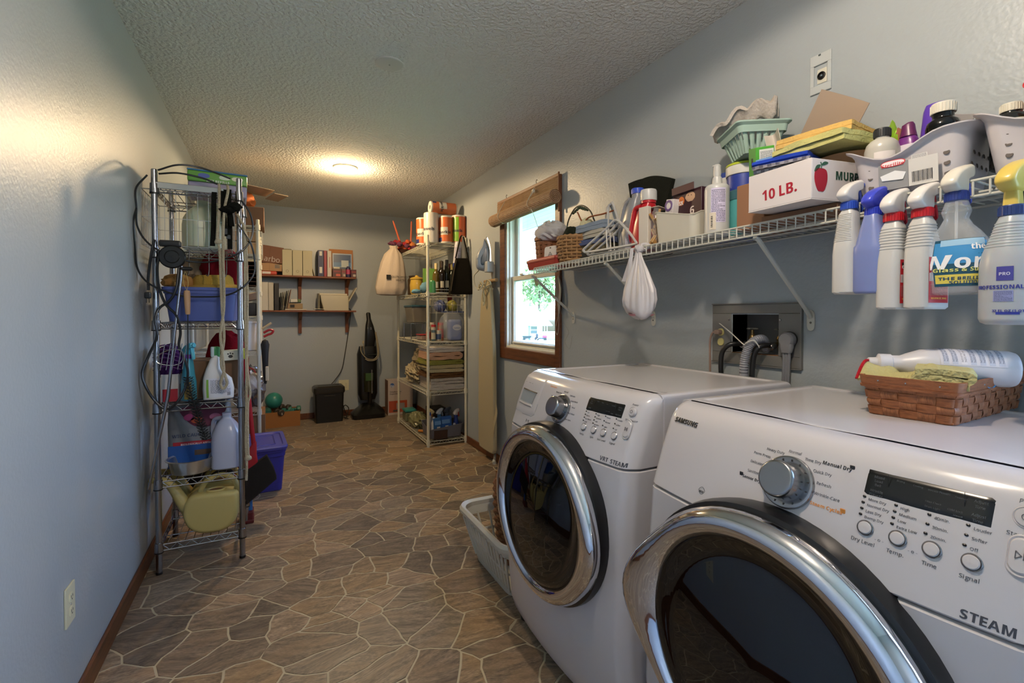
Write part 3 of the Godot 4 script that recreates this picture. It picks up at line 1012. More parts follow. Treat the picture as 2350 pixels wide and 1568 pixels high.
		var gr := g().grid(func(u: float, v: float):
			var z := lerpf(-0.305 + 0.008 * v, -0.178 - 0.01 * v, u)
			var y := lerpf(0.916, 0.872, v)
			return mfront(y, z) + Vector3(-0.93, 0.36, 0) * (0.0045 if u < 0.02 or u > 0.98 or v < 0.04 or v > 0.94 else 0.003 - 0.000 * u), 16, 12)
		part(dd, "grip", gr.mesh(40), hx("8f979c", 0.3))
		part(dd, "grip_lip", g().tube(PackedVector3Array([mfront(0.918, -0.305), mfront(0.917, -0.24), mfront(0.917, -0.176)]), 0.004, 6).mesh(), mt.chrome)
		part(dd, "grip_lip", g().tube(PackedVector3Array([mfront(0.870, -0.30), mfront(0.869, -0.24), mfront(0.870, -0.186)]), 0.006, 6).mesh(), en)
		part(panel, "drawer_seam", g().tube(PackedVector3Array([mfront(0.833, -0.345), mfront(0.833, -0.25), mfront(0.836, -0.17), mfront(0.846, -0.152), mfront(0.88, -0.148), mfront(0.972, -0.148)]), 0.0007, 4).mesh(), hx("77777c"))

func appliances() -> void:
	machine("washing_machine", "white front-loading washing machine with chrome-ringed dark glass door, standing under the hose box", "washing machine", -1.343, 1.0, false)
	machine("tumble_dryer", "white front-loading dryer carrying the woven bread basket, its door grip on the window side", "dryer", -0.563, -1.0, true)

func sh(z: float) -> float:                             # height of the wall shelf's deck, which sags a little towards the window
	return 1.4735 + (z + 2.36) * 0.012

func outlet_plate(o: Node3D, w: float, h: float, pair_z: Array, m: Material) -> void:
	# a cover plate in the y, z plane facing +x, with duplex sockets at the given z
	part(o, "cover_plate", g().box(Vector3(0.003, 0, 0), Vector3(0.006, h, w), 0.002, 2).mesh(), m)
	for z in pair_z:
		for y in [0.021, -0.021]:
			var so := part(o, "socket", g().loft([_yz(G.ell(0.030, 0.027, 20, 2.6), 0.005), _yz(G.ell(0.030, 0.027, 20, 2.6), 0.0078), _yz(G.ell(0.026, 0.023, 20, 2.6), 0.0084)]).mesh(40), m, Vector3(0, y, z))
			for q in [[0.003, 0.006, 0.008], [0.003, -0.006, 0.0065]]: part(so, "slot", g().box(Vector3(0.0085, q[0], q[1]), Vector3(0.001, q[2], 0.0016)).mesh(), hx("15130f"))
			part(so, "slot", g().box(Vector3(0.0085, -0.006, 0), Vector3(0.001, 0.004, 0.004), 0.0004).mesh(), hx("15130f"))
		part(o, "screw", g().lathe(P2([0.0003, 0, 0.003, 0, 0.0025, 0.0012, 0.0003, 0.0015]), 10).mesh(), mt.steel, Vector3(0.006, 0, z), Vector3(0, 0, -PI / 2))

func _yz(l: PackedVector2Array, x: float) -> PackedVector3Array:
	var o := PackedVector3Array()
	for p in l: o.append(Vector3(x, p.y, p.x))
	return o

func fittings() -> void:
	var ivory := hx("cfc9a8", 0.4)
	outlet_plate(thing("wall_outlet", "ivory duplex outlet low on the wall with the brown baseboard, before the chrome rack", "outlet", Vector3(LX, 0.357, -1.824)), 0.07, 0.115, [0.0], ivory)
	var bo := thing("wall_outlet", "ivory two-gang outlet on the far wall above the shredder", "outlet", Vector3(0.78, 0.365, BZ), Vector3(0, -PI / 2, 0))
	outlet_plate(bo, 0.115, 0.125, [-0.024, 0.024], hx("d0caaa", 0.45))
	var pl := thing("wall_plug", "black plug pushed into the two-gang outlet", "plug", Vector3(0.757, 0.345, BZ + 0.009))
	part(pl, "plug_body", g().box(Vector3(0, 0, 0.014), Vector3(0.026, 0.03, 0.028), 0.006, 2).mesh(), mt.black_plastic)
	part(pl, "cord", g().tube(cur(V3([0, -0.012, 0.02, -0.005, -0.05, 0.024, -0.01, -0.12, 0.02, 0.02, -0.25, 0.03, 0.04, -0.32, 0.06])), 0.004).mesh(), mt.black_plastic)
	# recessed outlet high on the right wall
	var ro := thing("recessed_outlet", "recessed plate outlet high on the blue-grey wall above the shelf", "outlet", Vector3(RX, 2.02, -0.962), Vector3(0, PI, 0))
	var pm := hx("b4b8b6", 0.45)
	for q in [[Vector3(0.003, 0.047, 0), Vector3(0.006, 0.036, 0.068)], [Vector3(0.003, -0.052, 0), Vector3(0.006, 0.026, 0.068)], [Vector3(0.003, -0.005, 0.028), Vector3(0.006, 0.07, 0.012)], [Vector3(0.003, -0.005, -0.028), Vector3(0.006, 0.07, 0.012)]]: part(ro, "cover_plate", g().box(q[0], q[1], 0.0015).mesh(), pm)
	part(ro, "recess", g().box(Vector3(-0.012, -0.005, 0), Vector3(0.01, 0.07, 0.044), 0.001).mesh(), hx("a8a494"))
	part(ro, "insert", g().box(Vector3(-0.003, -0.010, -0.003), Vector3(0.012, 0.05, 0.032), 0.004, 2).mesh(), hx("c9c5b4", 0.35))
	part(ro, "socket", g().lathe(P2([0.0005, 0, 0.013, 0, 0.013, 0.004, 0.0095, 0.005, 0.0085, 0.002, 0.0005, 0.002]), 20).mesh(), mt.black_plastic, Vector3(0.002, -0.010, -0.003), Vector3(0, 0, -PI / 2))
	part(ro, "pin", g().box(Vector3(0.006, -0.010, -0.003), Vector3(0.003, 0.008, 0.008), 0.002).mesh(), mt.steel)
	part(ro, "hanger_tab", g().box(Vector3(0.0065, 0.060, 0.002), Vector3(0.002, 0.006, 0.008), 0.0005).mesh(), mt.steel)
	# hose box: grey steel plate round a recess with two taps
	var hb := thing("hose_box", "grey steel supply box with a recess and taps in the wall behind the washer", "supply box", Vector3(RX, 1.0, -1.2))
	var gs := mat("box_steel", Color(0.46, 0.455, 0.44), 0.45, 0.2)
	var z0 := -0.19
	var z1 := 0.183
	for q in [[0.214, 0.25, z0, z1], [0.018, 0.058, z0, z1], [0.0585, 0.2135, z0, -0.1], [0.0585, 0.2135, 0.1, z1]]: part(hb, "face_plate", slab(Vector3(-0.006, q[0], q[2]), Vector3(0, q[1], q[3]), 0.0015), gs)
	part(hb, "plate_flange", many([[Vector3(-0.012, 0.016, z1 - 0.001), Vector3(0, 0.252, z1 + 0.005)], [Vector3(-0.010, 0.250, z0), Vector3(0, 0.254, z1)], [Vector3(-0.010, 0.014, z0), Vector3(0, 0.018, z1)]]), gs)
	part(hb, "recess", many([[Vector3(0.088, 0.05, -0.102), Vector3(0.094, 0.22, 0.102)], [Vector3(0.001, 0.052, -0.1), Vector3(0.088, 0.058, 0.1)], [Vector3(0.001, 0.2135, -0.1), Vector3(0.088, 0.219, 0.1)], [Vector3(0.001, 0.058, -0.102), Vector3(0.088, 0.2135, -0.097)], [Vector3(0.001, 0.058, 0.097), Vector3(0.088, 0.2135, 0.102)]]), mat("recess_steel", Color(0.36, 0.355, 0.34), 0.5, 0.2))
	for q in [[0.19, -0.108], [0.19, 0.107]]: part(hb, "screw", g().lathe(P2([0.0005, 0, 0.0045, 0, 0.004, 0.003, 0.0005, 0.0035]), 12).mesh(), mt.steel, Vector3(-0.006, q[0], q[1]), Vector3(0, 0, PI / 2))
	part(hb, "rusty_edge", slab(Vector3(-0.004, 0.056, -0.098), Vector3(0.02, 0.060, 0.098), 0.001), hx("6d4a28", 0.8))
	for q in [-0.045, 0.072]:
		var t := part(hb, "tap", g().lathe(P2([0.001, -0.03, 0.010, -0.03, 0.012, 0.0, 0.015, 0.012, 0.011, 0.022, 0.007, 0.026, 0.006, 0.044, 0.001, 0.045]), 14).bar(Vector3(0, 0, 0), Vector3(-0.045, -0.012, 0), 0.008, 10).mesh(), mat("brass", Color(0.50, 0.42, 0.28), 0.4, 0.9), Vector3(0.05, 0.105, q))
		part(t, "tap_handle", g().box(Vector3(0, 0.048, 0), Vector3(0.05, 0.007, 0.010), 0.003).box(Vector3(0, 0.048, 0), Vector3(0.010, 0.007, 0.05), 0.003).mesh(), mat("tap_grey", Color(0.5, 0.5, 0.48), 0.5, 0.6))
		part(t, "coupling", g().lathe(P2([0.001, 0, 0.013, 0, 0.014, 0.004, 0.013, 0.020, 0.010, 0.024, 0.001, 0.024]), 14).mesh(), mt.steel, Vector3(-0.04, -0.01, 0), Vector3(0, 0, PI / 2 + 0.3))
	for y in [0.138, 0.098]: part(hb, "socket", g().loft([_yz(G.ell(0.030, 0.030, 18, 2.4), -0.006), _yz(G.ell(0.029, 0.029, 18, 2.4), -0.010)]).mesh(40), hx("c8bd7c", 0.4), Vector3(0, y, -0.146))
	part(hb, "dryer_socket", g().lathe(P2([0.0005, 0, 0.027, 0, 0.027, 0.008, 0.022, 0.010, 0.0005, 0.010]), 24).mesh(), mt.black_plastic, Vector3(-0.005, 0.122, 0.145), Vector3(0, 0, PI / 2))
	# hoses and cords
	solo("fill_hose", "black rubber fill hose curling from the left tap down behind the washer", "hose", g().tube(cur(V3([1.66, 1.093, -1.245, 1.63, 1.096, -1.25, 1.602, 1.09, -1.272, 1.595, 1.06, -1.296, 1.595, 1.0, -1.302, 1.6, 0.86, -1.295])), 0.0095, 10).mesh(), hx("1a1a1a", 0.35))
	solo("fill_hose", "black fill hose beside the grey corrugated drain hose", "hose", g().tube(cur(V3([1.66, 1.093, -1.128, 1.62, 1.096, -1.135, 1.598, 1.082, -1.147, 1.592, 1.03, -1.160, 1.592, 0.86, -1.165])), 0.0095, 10).mesh(), hx("1a1a1a", 0.35))
	var hp := cur(V3([1.68, 1.075, -1.165, 1.64, 1.118, -1.155, 1.59, 1.105, -1.163, 1.577, 1.06, -1.178, 1.574, 0.99, -1.184, 1.58, 0.86, -1.18]), 16)
	var hr := PackedFloat32Array()
	for i in hp.size(): hr.append(0.0165 if i % 2 else 0.0142)
	solo("drain_hose", "grey corrugated washer drain hose hooked over the supply box", "hose", g().tube(hp, hr, 14).mesh(25), hx("83858c", 0.45))
	var dp := thing("dryer_plug", "grey angled dryer plug in the black round socket of the supply box", "plug", Vector3(1.615, 1.12, -1.055))
	var pg := hx("77777a", 0.5)
	part(dp, "plug_body", g().lathe(P2([0.001, 0, 0.026, 0, 0.027, 0.004, 0.027, 0.022, 0.022, 0.028, 0.001, 0.029]), 24).loft([G.lift(G.rect(0.024, 0.046, 0.01, 3), Vector3(0, 0, 0)), G.lift(G.rect(0.022, 0.034, 0.009, 3), Vector3(0, 0, 0))]).mesh(), pg, Vector3(0.03, 0, 0), Vector3(0, 0, PI / 2))
	part(dp, "strain_relief", g().loft([G.lift(G.rect(0.026, 0.05, 0.012, 3), Vector3(0.014, 0.0, 0)), G.lift(G.rect(0.024, 0.046, 0.011, 3), Vector3(0.014, -0.03, 0)), G.lift(G.rect(0.018, 0.036, 0.008, 3), Vector3(0.014, -0.046, 0))]).mesh(), pg)
	for i in 3: part(dp, "cord_strand", g().tube(cur(V3([0.014, -0.04, -0.010 + 0.010 * i, 0.012, -0.10, -0.009 + 0.009 * i, 0.0, -0.25, -0.008 + 0.009 * i])), 0.0052, 8).mesh(), pg)
	var wp := thing("washer_cord", "tan washer power cord plugged into the upper socket of the supply box", "cord", Vector3(RX, 1.138, -1.346))
	part(wp, "plug_body", g().box(Vector3(-0.024, 0, 0), Vector3(0.026, 0.02, 0.024), 0.006, 2).mesh(), hx("8a7468", 0.5))
	part(wp, "cord", g().tube(cur(V3([-0.03, 0, -0.008, -0.034, -0.005, -0.02, -0.03, -0.035, -0.034, -0.026, -0.09, -0.038, -0.03, -0.28, -0.03])), 0.0042, 8).mesh(), hx("93796c", 0.5))
	solo("hose_string", "white string tied from the supply box round the corrugated hose", "string", g().tube(cur(V3([1.652, 1.175, -1.36, 1.62, 1.14, -1.28, 1.58, 1.098, -1.19, 1.56, 1.105, -1.165, 1.575, 1.115, -1.145, 1.592, 1.09, -1.135, 1.61, 1.088, -1.16])), 0.0022, 6).mesh(), hx("c9c6bc", 0.8))
	# bamboo blind over the window
	var bl := thing("bamboo_blind", "rolled-up bamboo matchstick blind over the window, tied with white cord", "blind", Vector3(RX, 1.95, -2.99))
	var bm := wood("b08a5e", 0.7, Vector3(60, 60, 3))
	part(bl, "head_slat", g().box(Vector3(-0.028, 0.142, 0), Vector3(0.012, 0.022, 0.90), 0.003).mesh(), hx("7d4f26", 0.5))
	for i in 22: part(bl, "bamboo_slat", g().box(Vector3(-0.036, 0.128 - 0.0072 * i, 0), Vector3(0.004, 0.0062, 0.89), 0.0018).mesh(), bm)
	var rl := PackedVector3Array()
	part(bl, "roll", g().lathe(P2([0.001, -0.462, 0.042, -0.462, 0.044, -0.455, 0.044, 0.455, 0.042, 0.462, 0.001, 0.462]), 30).mesh(), wood("b5977a", 0.7, Vector3(40, 5, 40)), Vector3(-0.064, 0, 0), Vector3(PI / 2, 0, 0))
	for i in 30:
		var a := TAU * i / 30
		part(bl, "roll_slat", g().box(Vector3(-0.064 + cos(a) * 0.0455, sin(a) * 0.0455, 0), Vector3(0.0035, 0.0035, 0.922), 0.0012).mesh(), hx("b3926f", 0.7))
	var sp := PackedVector3Array()
	for i in 60: sp.append(Vector3(-0.064 + cos(i * 0.42) * 0.0007 * (60 - i), sin(i * 0.42) * 0.0007 * (60 - i), 0.4645))
	part(bl, "spiral_end", g().tube(sp, 0.0016, 4).mesh(), hx("6e4a2c"))
	for z in [-0.29, 0.17]:
		part(bl, "tie_cord", g().tube(cur(V3([-0.045, 0.125, z, -0.085, 0.06, z + 0.005, -0.112, 0.0, z + 0.012, -0.075, -0.045, z + 0.016, -0.045, -0.02, z + 0.012]), 6), 0.0028, 6).mesh(), hx("cdbfa6", 0.8))
		part(bl, "hook", g().tube(cur(V3([-0.03, 0.150, z, -0.034, 0.166, z, -0.034, 0.176, z + 0.008, -0.034, 0.168, z + 0.016]), 5), 0.0018, 5).mesh(), hx("4a4038", 0.4, 0.6))
	part(bl, "pulley", g().box(Vector3(-0.052, 0.10, 0.165), Vector3(0.018, 0.024, 0.024), 0.004).mesh(), hx("d8d2c2"))
	part(bl, "pull_cord", g().tube(cur(V3([-0.055, 0.09, 0.165, -0.10, 0.02, 0.185, -0.08, -0.10, 0.235, -0.06, -0.22, 0.27])), 0.002, 5).mesh(), hx("d6d2c8", 0.8))
	part(bl, "side_rod", g().bar(Vector3(-0.03, 0.158, 0.448), Vector3(-0.03, -0.09, 0.448), 0.006, 8).mesh(), hx("74471f", 0.5))
	# cord hank and loose strings by the window's edge
	var ch := thing("cord_hank", "hank of white blind cord hanging at the window's near edge", "cord", Vector3(1.63, 1.46, -2.555))
	for i in 7: part(ch, "cord_loop", g().tube(cur(V3([0, 0, 0, 0.004 * (i - 3), -0.07, -0.012 + 0.005 * i, 0.002, -0.17 - 0.008 * i, -0.010 + 0.004 * i, -0.006, -0.185 - 0.008 * i, 0.006 + 0.003 * i, 0, -0.10, 0.014 + 0.003 * i, 0, -0.01, 0.004])), 0.0018, 5).mesh(), hx("b9b4a6", 0.85))
	part(ch, "cord_tail", g().tube(cur(V3([0, -0.19, 0, 0.004, -0.26, -0.006, 0, -0.34, -0.03, 0.002, -0.38, -0.012, 0, -0.33, 0.006, 0.004, -0.24, 0.004, 0, -0.2, 0.01]), 8), 0.0019, 5).mesh(), hx("b9b4a6", 0.85))
	part(ch, "cord_tail", g().tube(cur(V3([0.008, -0.2, 0.01, 0.012, -0.3, 0.05, 0.014, -0.36, 0.10, 0.014, -0.42, 0.06, 0.014, -0.46, 0.11, 0.014, -0.38, 0.14]), 8), 0.0010, 4).mesh(), hx("8f918e", 0.85))

func wall_shelf() -> void:
	var o := thing("wire_shelf", "long white wire shelf on the wall above the machines", "wire shelf", Vector3(1.65, 1.4735, -2.36), Vector3(-0.012, 0, 0))
	var w: Material = mt.white_wire
	var L := 2.75
	var r := 0.0028
	for q in [[-0.305, 0.0], [-0.305, -0.034], [-0.2, -0.006], [-0.1, -0.006], [-0.004, -0.006]]: part(o, "long_rail", g().bar(Vector3(q[0], q[1], 0), Vector3(q[0], q[1], L), r + 0.0006, 8).mesh(), w)
	var one := g().tube(PackedVector3Array([Vector3(0, 0, 0), Vector3(-0.3, 0.001, 0), Vector3(-0.3065, -0.003, 0), Vector3(-0.3075, -0.034, 0)]), 0.0022, 6).mesh()
	for i in 101: part(o, "cross_wire", one, w, Vector3(0, 0, 0.0275 * i))
	var spot := ["by the washer box", "behind the hanging plastic bag", "crossing the window"]
	for i in 3:
		var z: float = [-0.985, -1.735, -2.415][i]
		var b := thing("shelf_bracket", "white diagonal shelf bracket " + spot[i], "bracket", Vector3(RX, 1.19, z), Vector3.ZERO, "shelf brackets")
		part(b, "foot_plate", g().prism(cur2(P2([-0.011, -0.03, 0.011, -0.03, 0.012, 0.02, 0.0, 0.036, -0.012, 0.02])), 0.006, 0.001).mesh(), w, Vector3(-0.003, 0, 0), Vector3(0, PI / 2, 0))
		part(b, "screw", g().lathe(P2([0.0004, 0, 0.004, 0, 0.003, 0.002, 0.0004, 0.0025]), 10).mesh(), hx("6a6a66", 0.4, 0.6), Vector3(-0.006, -0.008, 0), Vector3(0, 0, PI / 2))
		part(b, "strut", g().tube(PackedVector3Array([Vector3(-0.006, 0.01, 0), Vector3(-0.03, 0.035, 0), Vector3(-0.285, sh(z) - 1.19 - 0.042, 0), Vector3(-0.30, sh(z) - 1.19 - 0.0395, 0)]), 0.0075, 8).mesh(), w)
	solo("paper_tag", "small yellowed tag dangling from the shelf's end bracket", "tag", g().prism(V2([-0.008, 0, 0.008, 0.002, 0.012, -0.05, 0.0, -0.058, -0.009, -0.045]), 0.0015).mesh(), hx("b5ab7c", 0.8), Vector3(1.385, sh(-2.4) - 0.042, -2.42), Vector3(0.1, -1.0, 0.15))

# rings of a bottle: [y, middle x, middle z, size x, size z]
func brings(rg: Array, n := 28, e := 2.3) -> Array:
	var o := []
	for q in rg: o.append(G.lift(G.ell(q[3], q[4], n, e), Vector3(q[1], q[0], q[2])))
	return o

func bpoint(rg: Array, y: float, a: float, lift_: float, e := 2.3) -> Vector3:
	var i := 0
	while i < rg.size() - 2 and y > rg[i + 1][0]: i += 1
	var t := clampf((y - rg[i][0]) / maxf(rg[i + 1][0] - rg[i][0], 1e-5), 0, 1)
	var c := cos(a)
	var s := sin(a)
	return Vector3(lerpf(rg[i][1], rg[i + 1][1], t) + signf(c) * pow(absf(c), 2.0 / e) * (lerpf(rg[i][3], rg[i + 1][3], t) / 2 + lift_), y, lerpf(rg[i][2], rg[i + 1][2], t) + signf(s) * pow(absf(s), 2.0 / e) * (lerpf(rg[i][4], rg[i + 1][4], t) / 2 + lift_))

func blabel(rg: Array, y0: float, y1: float, a0: float, a1: float, e := 2.3, lift_ := 0.0006) -> ArrayMesh:
	return g().grid(func(u: float, v: float): return bpoint(rg, lerpf(y1, y0, v), lerpf(a0, a1, u), lift_, e), 14, 6).mesh(60)

func on_bottle(rg: Array, y: float, a: float, e := 2.3, lift_ := 0.0009):
	var rad: float = 0.03
	for q in rg:
		if q[0] <= y: rad = (q[3] + q[4]) / 4
	return func(p: Vector3) -> Vector3: return bpoint(rg, y + p.y, a - p.x / rad, lift_ + p.z, e)

func fine(s: String) -> StandardMaterial3D:              # a label full of small print
	var key := "fine_" + s
	if mt.has(key): return mt[key]
	var m := mat(key, Color(s), 0.6)
	m.albedo_texture = tx_fine
	return m

func screw_cap(r: float, h: float) -> ArrayMesh:
	var q := g().lathe(P2([0.0005, 0, r, 0, r, h * 0.85, r * 0.93, h, 0.0005, h]), 24)
	for i in 24:
		var a := TAU * i / 24
		q.bar(Vector3(cos(a) * r, h * 0.06, sin(a) * r), Vector3(cos(a) * r, h * 0.84, sin(a) * r), r * 0.05, 4)
	return q.mesh(40)

func round_rings(prof: Array) -> Array:
	var o := []
	for i in range(0, prof.size(), 2): o.append([prof[i + 1], 0.0, 0.0, prof[i] * 2, prof[i] * 2])
	return o

func vessel(o: Node, called: String, rg: Array, m: Material, e := 2.0, n := 28) -> MeshInstance3D:
	return part(o, called, g().loft(brings(rg, n, e)).mesh(45), m)

func folded(w: float, h: float, d: float, layers: int, sd: int) -> ArrayMesh:
	# a cloth folded back and forth: the fold shows on the ends in x, its width runs along z
	var r := RandomNumberGenerator.new()
	r.seed = sd
	var t := h / layers
	var line := PackedVector2Array()
	for i in layers:
		var y := t * (i + 0.5)
		var xs := [-w / 2, -w / 6, w / 6, w / 2]
		if i % 2: xs.reverse()
		for x in xs: line.append(Vector2(x + r.randf_range(-0.04, 0.04) * w, y + r.randf_range(-0.10, 0.10) * t))
	var fine_line := PackedVector2Array()
	for i in line.size() - 1:
		for k in 4: fine_line.append(line[i].cubic_interpolate(line[i + 1], line[maxi(i - 1, 0)], line[mini(i + 2, line.size() - 1)], k / 4.0))
	fine_line.append(line[line.size() - 1])
	var q := g()
	var no := FastNoiseLite.new()
	no.seed = sd
	no.frequency = 9.0
	var m := fine_line.size()
	# a closed outline: out along one side of the line, back along the other
	var sides := []
	for s in [1.0, -1.0]:
		for j in m:
			var i := j if s > 0 else m - 1 - j
			var a := fine_line[maxi(i - 1, 0)]
			var b := fine_line[mini(i + 1, m - 1)]
			var nn := (b - a).normalized().orthogonal()
			sides.append(fine_line[i] + nn * s * t * 0.47)
	var rings := []
	for k in 9:
		var z := lerpf(-d / 2, d / 2, k / 8.0)
		var sc := 1.0 - (0.06 if k == 0 or k == 8 else 0.0)
		var ring := PackedVector3Array()
		for p in sides: ring.append(Vector3(p.x * (1.0 + 0.05 * no.get_noise_2d(z * 3, p.y * 4)), maxf(0.0, p.y * sc + t * 0.25 * no.get_noise_3d(p.x, p.y, z)), z * (1.0 + 0.03 * no.get_noise_2d(p.x * 5, p.y * 30 + 9))))
		rings.append(ring)
	q.loft(rings, false, false)
	for k in [0, 8]:
		var b := q.v.size()
		for p in rings[k]: q.v.append(p)
		for j in m - 1:
			var quad := [b + j, b + j + 1, b + 2 * m - 2 - j, b + 2 * m - 1 - j]
			q.f.append_array([quad[0], quad[1], quad[2], quad[0], quad[2], quad[3]] if k == 8 else [quad[0], quad[2], quad[1], quad[0], quad[3], quad[2]])
	return q.mesh(50)

func card_box(o: Node, s: Vector3, m: Material, called := "carton") -> MeshInstance3D:
	return part(o, called, bx(s, 0.0015), m)

func shelf_goods() -> void:
	var o: Node3D
	# far end, by the window
	o = thing("storage_case", "flat red plastic case jutting past the shelf's window end", "case", Vector3(1.45, sh(-2.36), -2.35))
	part(o, "base", g().loft([G.lift(G.rect(0.13, 0.32, 0.02, 3), Vector3(0, 0, 0)), G.lift(G.rect(0.145, 0.335, 0.02, 3), Vector3(0, 0.04, 0)), G.lift(G.rect(0.15, 0.34, 0.02, 3), Vector3(0, 0.041, 0)), G.lift(G.rect(0.15, 0.34, 0.02, 3), Vector3(0, 0.046, 0))]).mesh(30), hx("a8352a", 0.45))
	part(o, "lid", g().loft([G.lift(G.rect(0.152, 0.342, 0.02, 3), Vector3(0, 0.047, 0)), G.lift(G.rect(0.15, 0.34, 0.02, 3), Vector3(0, 0.055, 0)), G.lift(G.rect(0.13, 0.32, 0.02, 3), Vector3(0, 0.062, 0))]).mesh(30), hx("b4463a", 0.45))
	o = thing("splint_basket", "small round wood-splint basket behind the white card, holding white cloth", "basket", Vector3(1.52, sh(-2.48), -2.50))
	splint_round(o, 0.062, 0.078, 0.205, 7, 14, "a06a42")
	solo("white_cloth", "crumpled white cloth heaped in the small splint basket", "cloth", g().blob(Vector3(0, 0.03, 0), Vector3(0.17, 0.13, 0.22), 0.22, 2.4, 5, -0.8, 30).mesh(70), cloth("c6c3c2"), Vector3(1.52, sh(-2.48) + 0.20, -2.46))
	o = thing("card_pack", "white rounded blister card with a small picture, leaning on the round wicker basket", "card", Vector3(1.40, sh(-2.26), -2.275), Vector3(0, 0.16, -0.06))
	part(o, "card", g().prism(_off(G.rect(0.105, 0.118, 0.014, 3), 0.0, 0.059), 0.012, 0.002).mesh(), hx("d9d4cf", 0.4), Vector3.ZERO, Vector3(0, -PI / 2, 0))
	part(o, "label", g().prism(_off(G.rect(0.08, 0.03, 0.002, 1), 0.0, 0.026), 0.0006).mesh(), hx("a06a5c"), Vector3(-0.0065, 0, 0), Vector3(0, -PI / 2, 0))
	part(o, "picture", g().bar(Vector3(-0.007, 0.055, -0.02), Vector3(-0.007, 0.085, 0.0), 0.002, 4).bar(Vector3(-0.007, 0.085, 0.0), Vector3(-0.007, 0.055, 0.025), 0.002, 4).bar(Vector3(-0.007, 0.07, -0.012), Vector3(-0.007, 0.07, 0.014), 0.002, 4).mesh(), hx("8a8a88"))
	part(o, "punched_hole", g().box(Vector3(-0.0066, 0.108, 0), Vector3(0.001, 0.006, 0.012), 0.0004).mesh(), hx("222222"))
	part(o, "round_mark", g().lathe(P2([0.004, 0, 0.009, 0, 0.009, 0.001, 0.004, 0.001]), 16, true).mesh(), hx("7a3a30"), Vector3(-0.007, 0.022, 0.036), Vector3(0, 0, PI / 2))
	# round wicker basket with a wire hoop handle
	o = thing("wicker_basket", "round woven wicker basket with a thin dark hoop handle", "basket", Vector3(1.475, sh(-2.14), -2.13))
	wicker(o, 0.078, 0.098, 0.145, 9, 22, "a57c50", 0.0072)
	part(o, "hoop_handle", g().tube(cur(V3([0.0, 0.13, -0.1, 0, 0.24, -0.085, 0, 0.305, -0.02, 0, 0.31, 0.05, 0, 0.27, 0.12, 0, 0.21, 0.16])), 0.004, 6).mesh(), hx("23261f", 0.5))
	for i in 9: part(o, "leaf_sprig", g().blob(Vector3(0, 0.305 - 0.006 * absf(i - 3.5), -0.03 + 0.016 * i), Vector3(0.012, 0.014, 0.02), 0.4, 3.0, i, -1.0, 8).mesh(), hx("33402c", 0.7))
	solo("gloves", "dark green folded gloves stuffed in the round wicker basket", "gloves", g().blob(Vector3(0, 0.03, 0), Vector3(0.10, 0.10, 0.16), 0.2, 2.2, 12, -0.8, 24).box(Vector3(0.0, 0.06, 0.03), Vector3(0.05, 0.012, 0.14), 0.005).mesh(60), cloth("23281f"), Vector3(1.47, sh(-2.1) + 0.12, -2.14), Vector3(0.5, 0.3, 0))
	solo("cream_cloth", "cream cloth standing up beside the dark green gloves", "cloth", g().blob(Vector3(0, 0.04, 0), Vector3(0.07, 0.12, 0.09), 0.25, 2.6, 15, -0.8, 22).mesh(60), cloth("c9c3a0"), Vector3(1.48, sh(-2.0) + 0.13, -2.045))
	# folded clothes and what lies under them
	for q in [[0.0, 0.05, "4a4a46", "dark folded cloth at the bottom of the clothes pile", 3], [0.052, 0.03, "7d7358", "olive brown cloth second in the clothes pile", 4], [0.084, 0.03, "5a6488", "slate blue garment in the middle of the clothes pile", 5], [0.116, 0.035, "b9b6aa", "pale grey garment in the clothes pile", 6], [0.153, 0.04, "8796a8", "pale blue shirt on top of the clothes pile", 7]]:
		solo("folded_cloth", q[3], "folded cloth", folded(0.17, q[1], 0.24, 2, q[4]), cloth(q[2]), Vector3(1.52, sh(-1.95) + q[0], -1.96), Vector3(0, 0.08 * (q[4] % 3 - 1), 0), "folded clothes on the shelf")
	solo("dry_twig", "thin rust-coloured twig lying across the folded clothes", "twig", g().tube(cur(V3([0, 0.09, -0.17, 0, 0.03, -0.12, 0, 0.045, -0.06, 0, 0.04, 0.05, 0.01, 0.045, 0.13])), 0.004, 6).bar(Vector3(0, 0.03, -0.12), Vector3(0, 0.0, -0.15), 0.003).mesh(), hx("8e4f2a", 0.7), Vector3(1.46, sh(-1.95) + 0.185, -1.93))
	# plastic hangers
	for i in 6:
		var lab: String = ["nearest of the three white plastic hangers lying on the shelf", "middle of the three white plastic hangers lying on the shelf", "lowest of the three white plastic hangers lying on the shelf", "white plastic hanger standing on end, nearest the jugs", "white plastic hanger standing on end, in the middle", "white plastic hanger standing on end, nearest the folded clothes"][i]
		var h := thing("clothes_hanger", lab, "hanger", Vector3(1.39 + 0.022 * i, sh(-1.8), -1.76) if i < 3 else Vector3(1.46 + 0.012 * (i - 3), sh(-1.75) + 0.004, -1.72 - 0.022 * (i - 3)), Vector3.ZERO, "white hangers")
		var p := V3([0.0, 0.012, -0.155, -0.005, 0.02, -0.175, 0.0, 0.034, -0.17, 0.01, 0.105, -0.02, 0.015, 0.135, 0.04, 0.01, 0.10, 0.10, 0.0, 0.02, 0.19, 0.0, 0.006, 0.18, 0.0, 0.008, 0.0]) if i < 3 else V3([0.0, 0.24, -0.12, 0.0, 0.255, -0.10, 0.0, 0.25, -0.085, 0.005, 0.15, -0.04, 0.01, 0.05, 0.03, 0.005, 0.01, 0.0, 0, 0.01, -0.09, 0.0, 0.06, -0.118, 0.0, 0.15, -0.122])
		for k in p.size():
			if i < 3: p[k].y += 0.012 * (2 - i)
		part(h, "frame", g().tube(cur(p, 6, true), 0.0060, 7, true).mesh(), mt.white_plastic)
		part(h, "crossbar", g().bar(p[3], p[8], 0.003, 6).mesh(), mt.white_plastic)
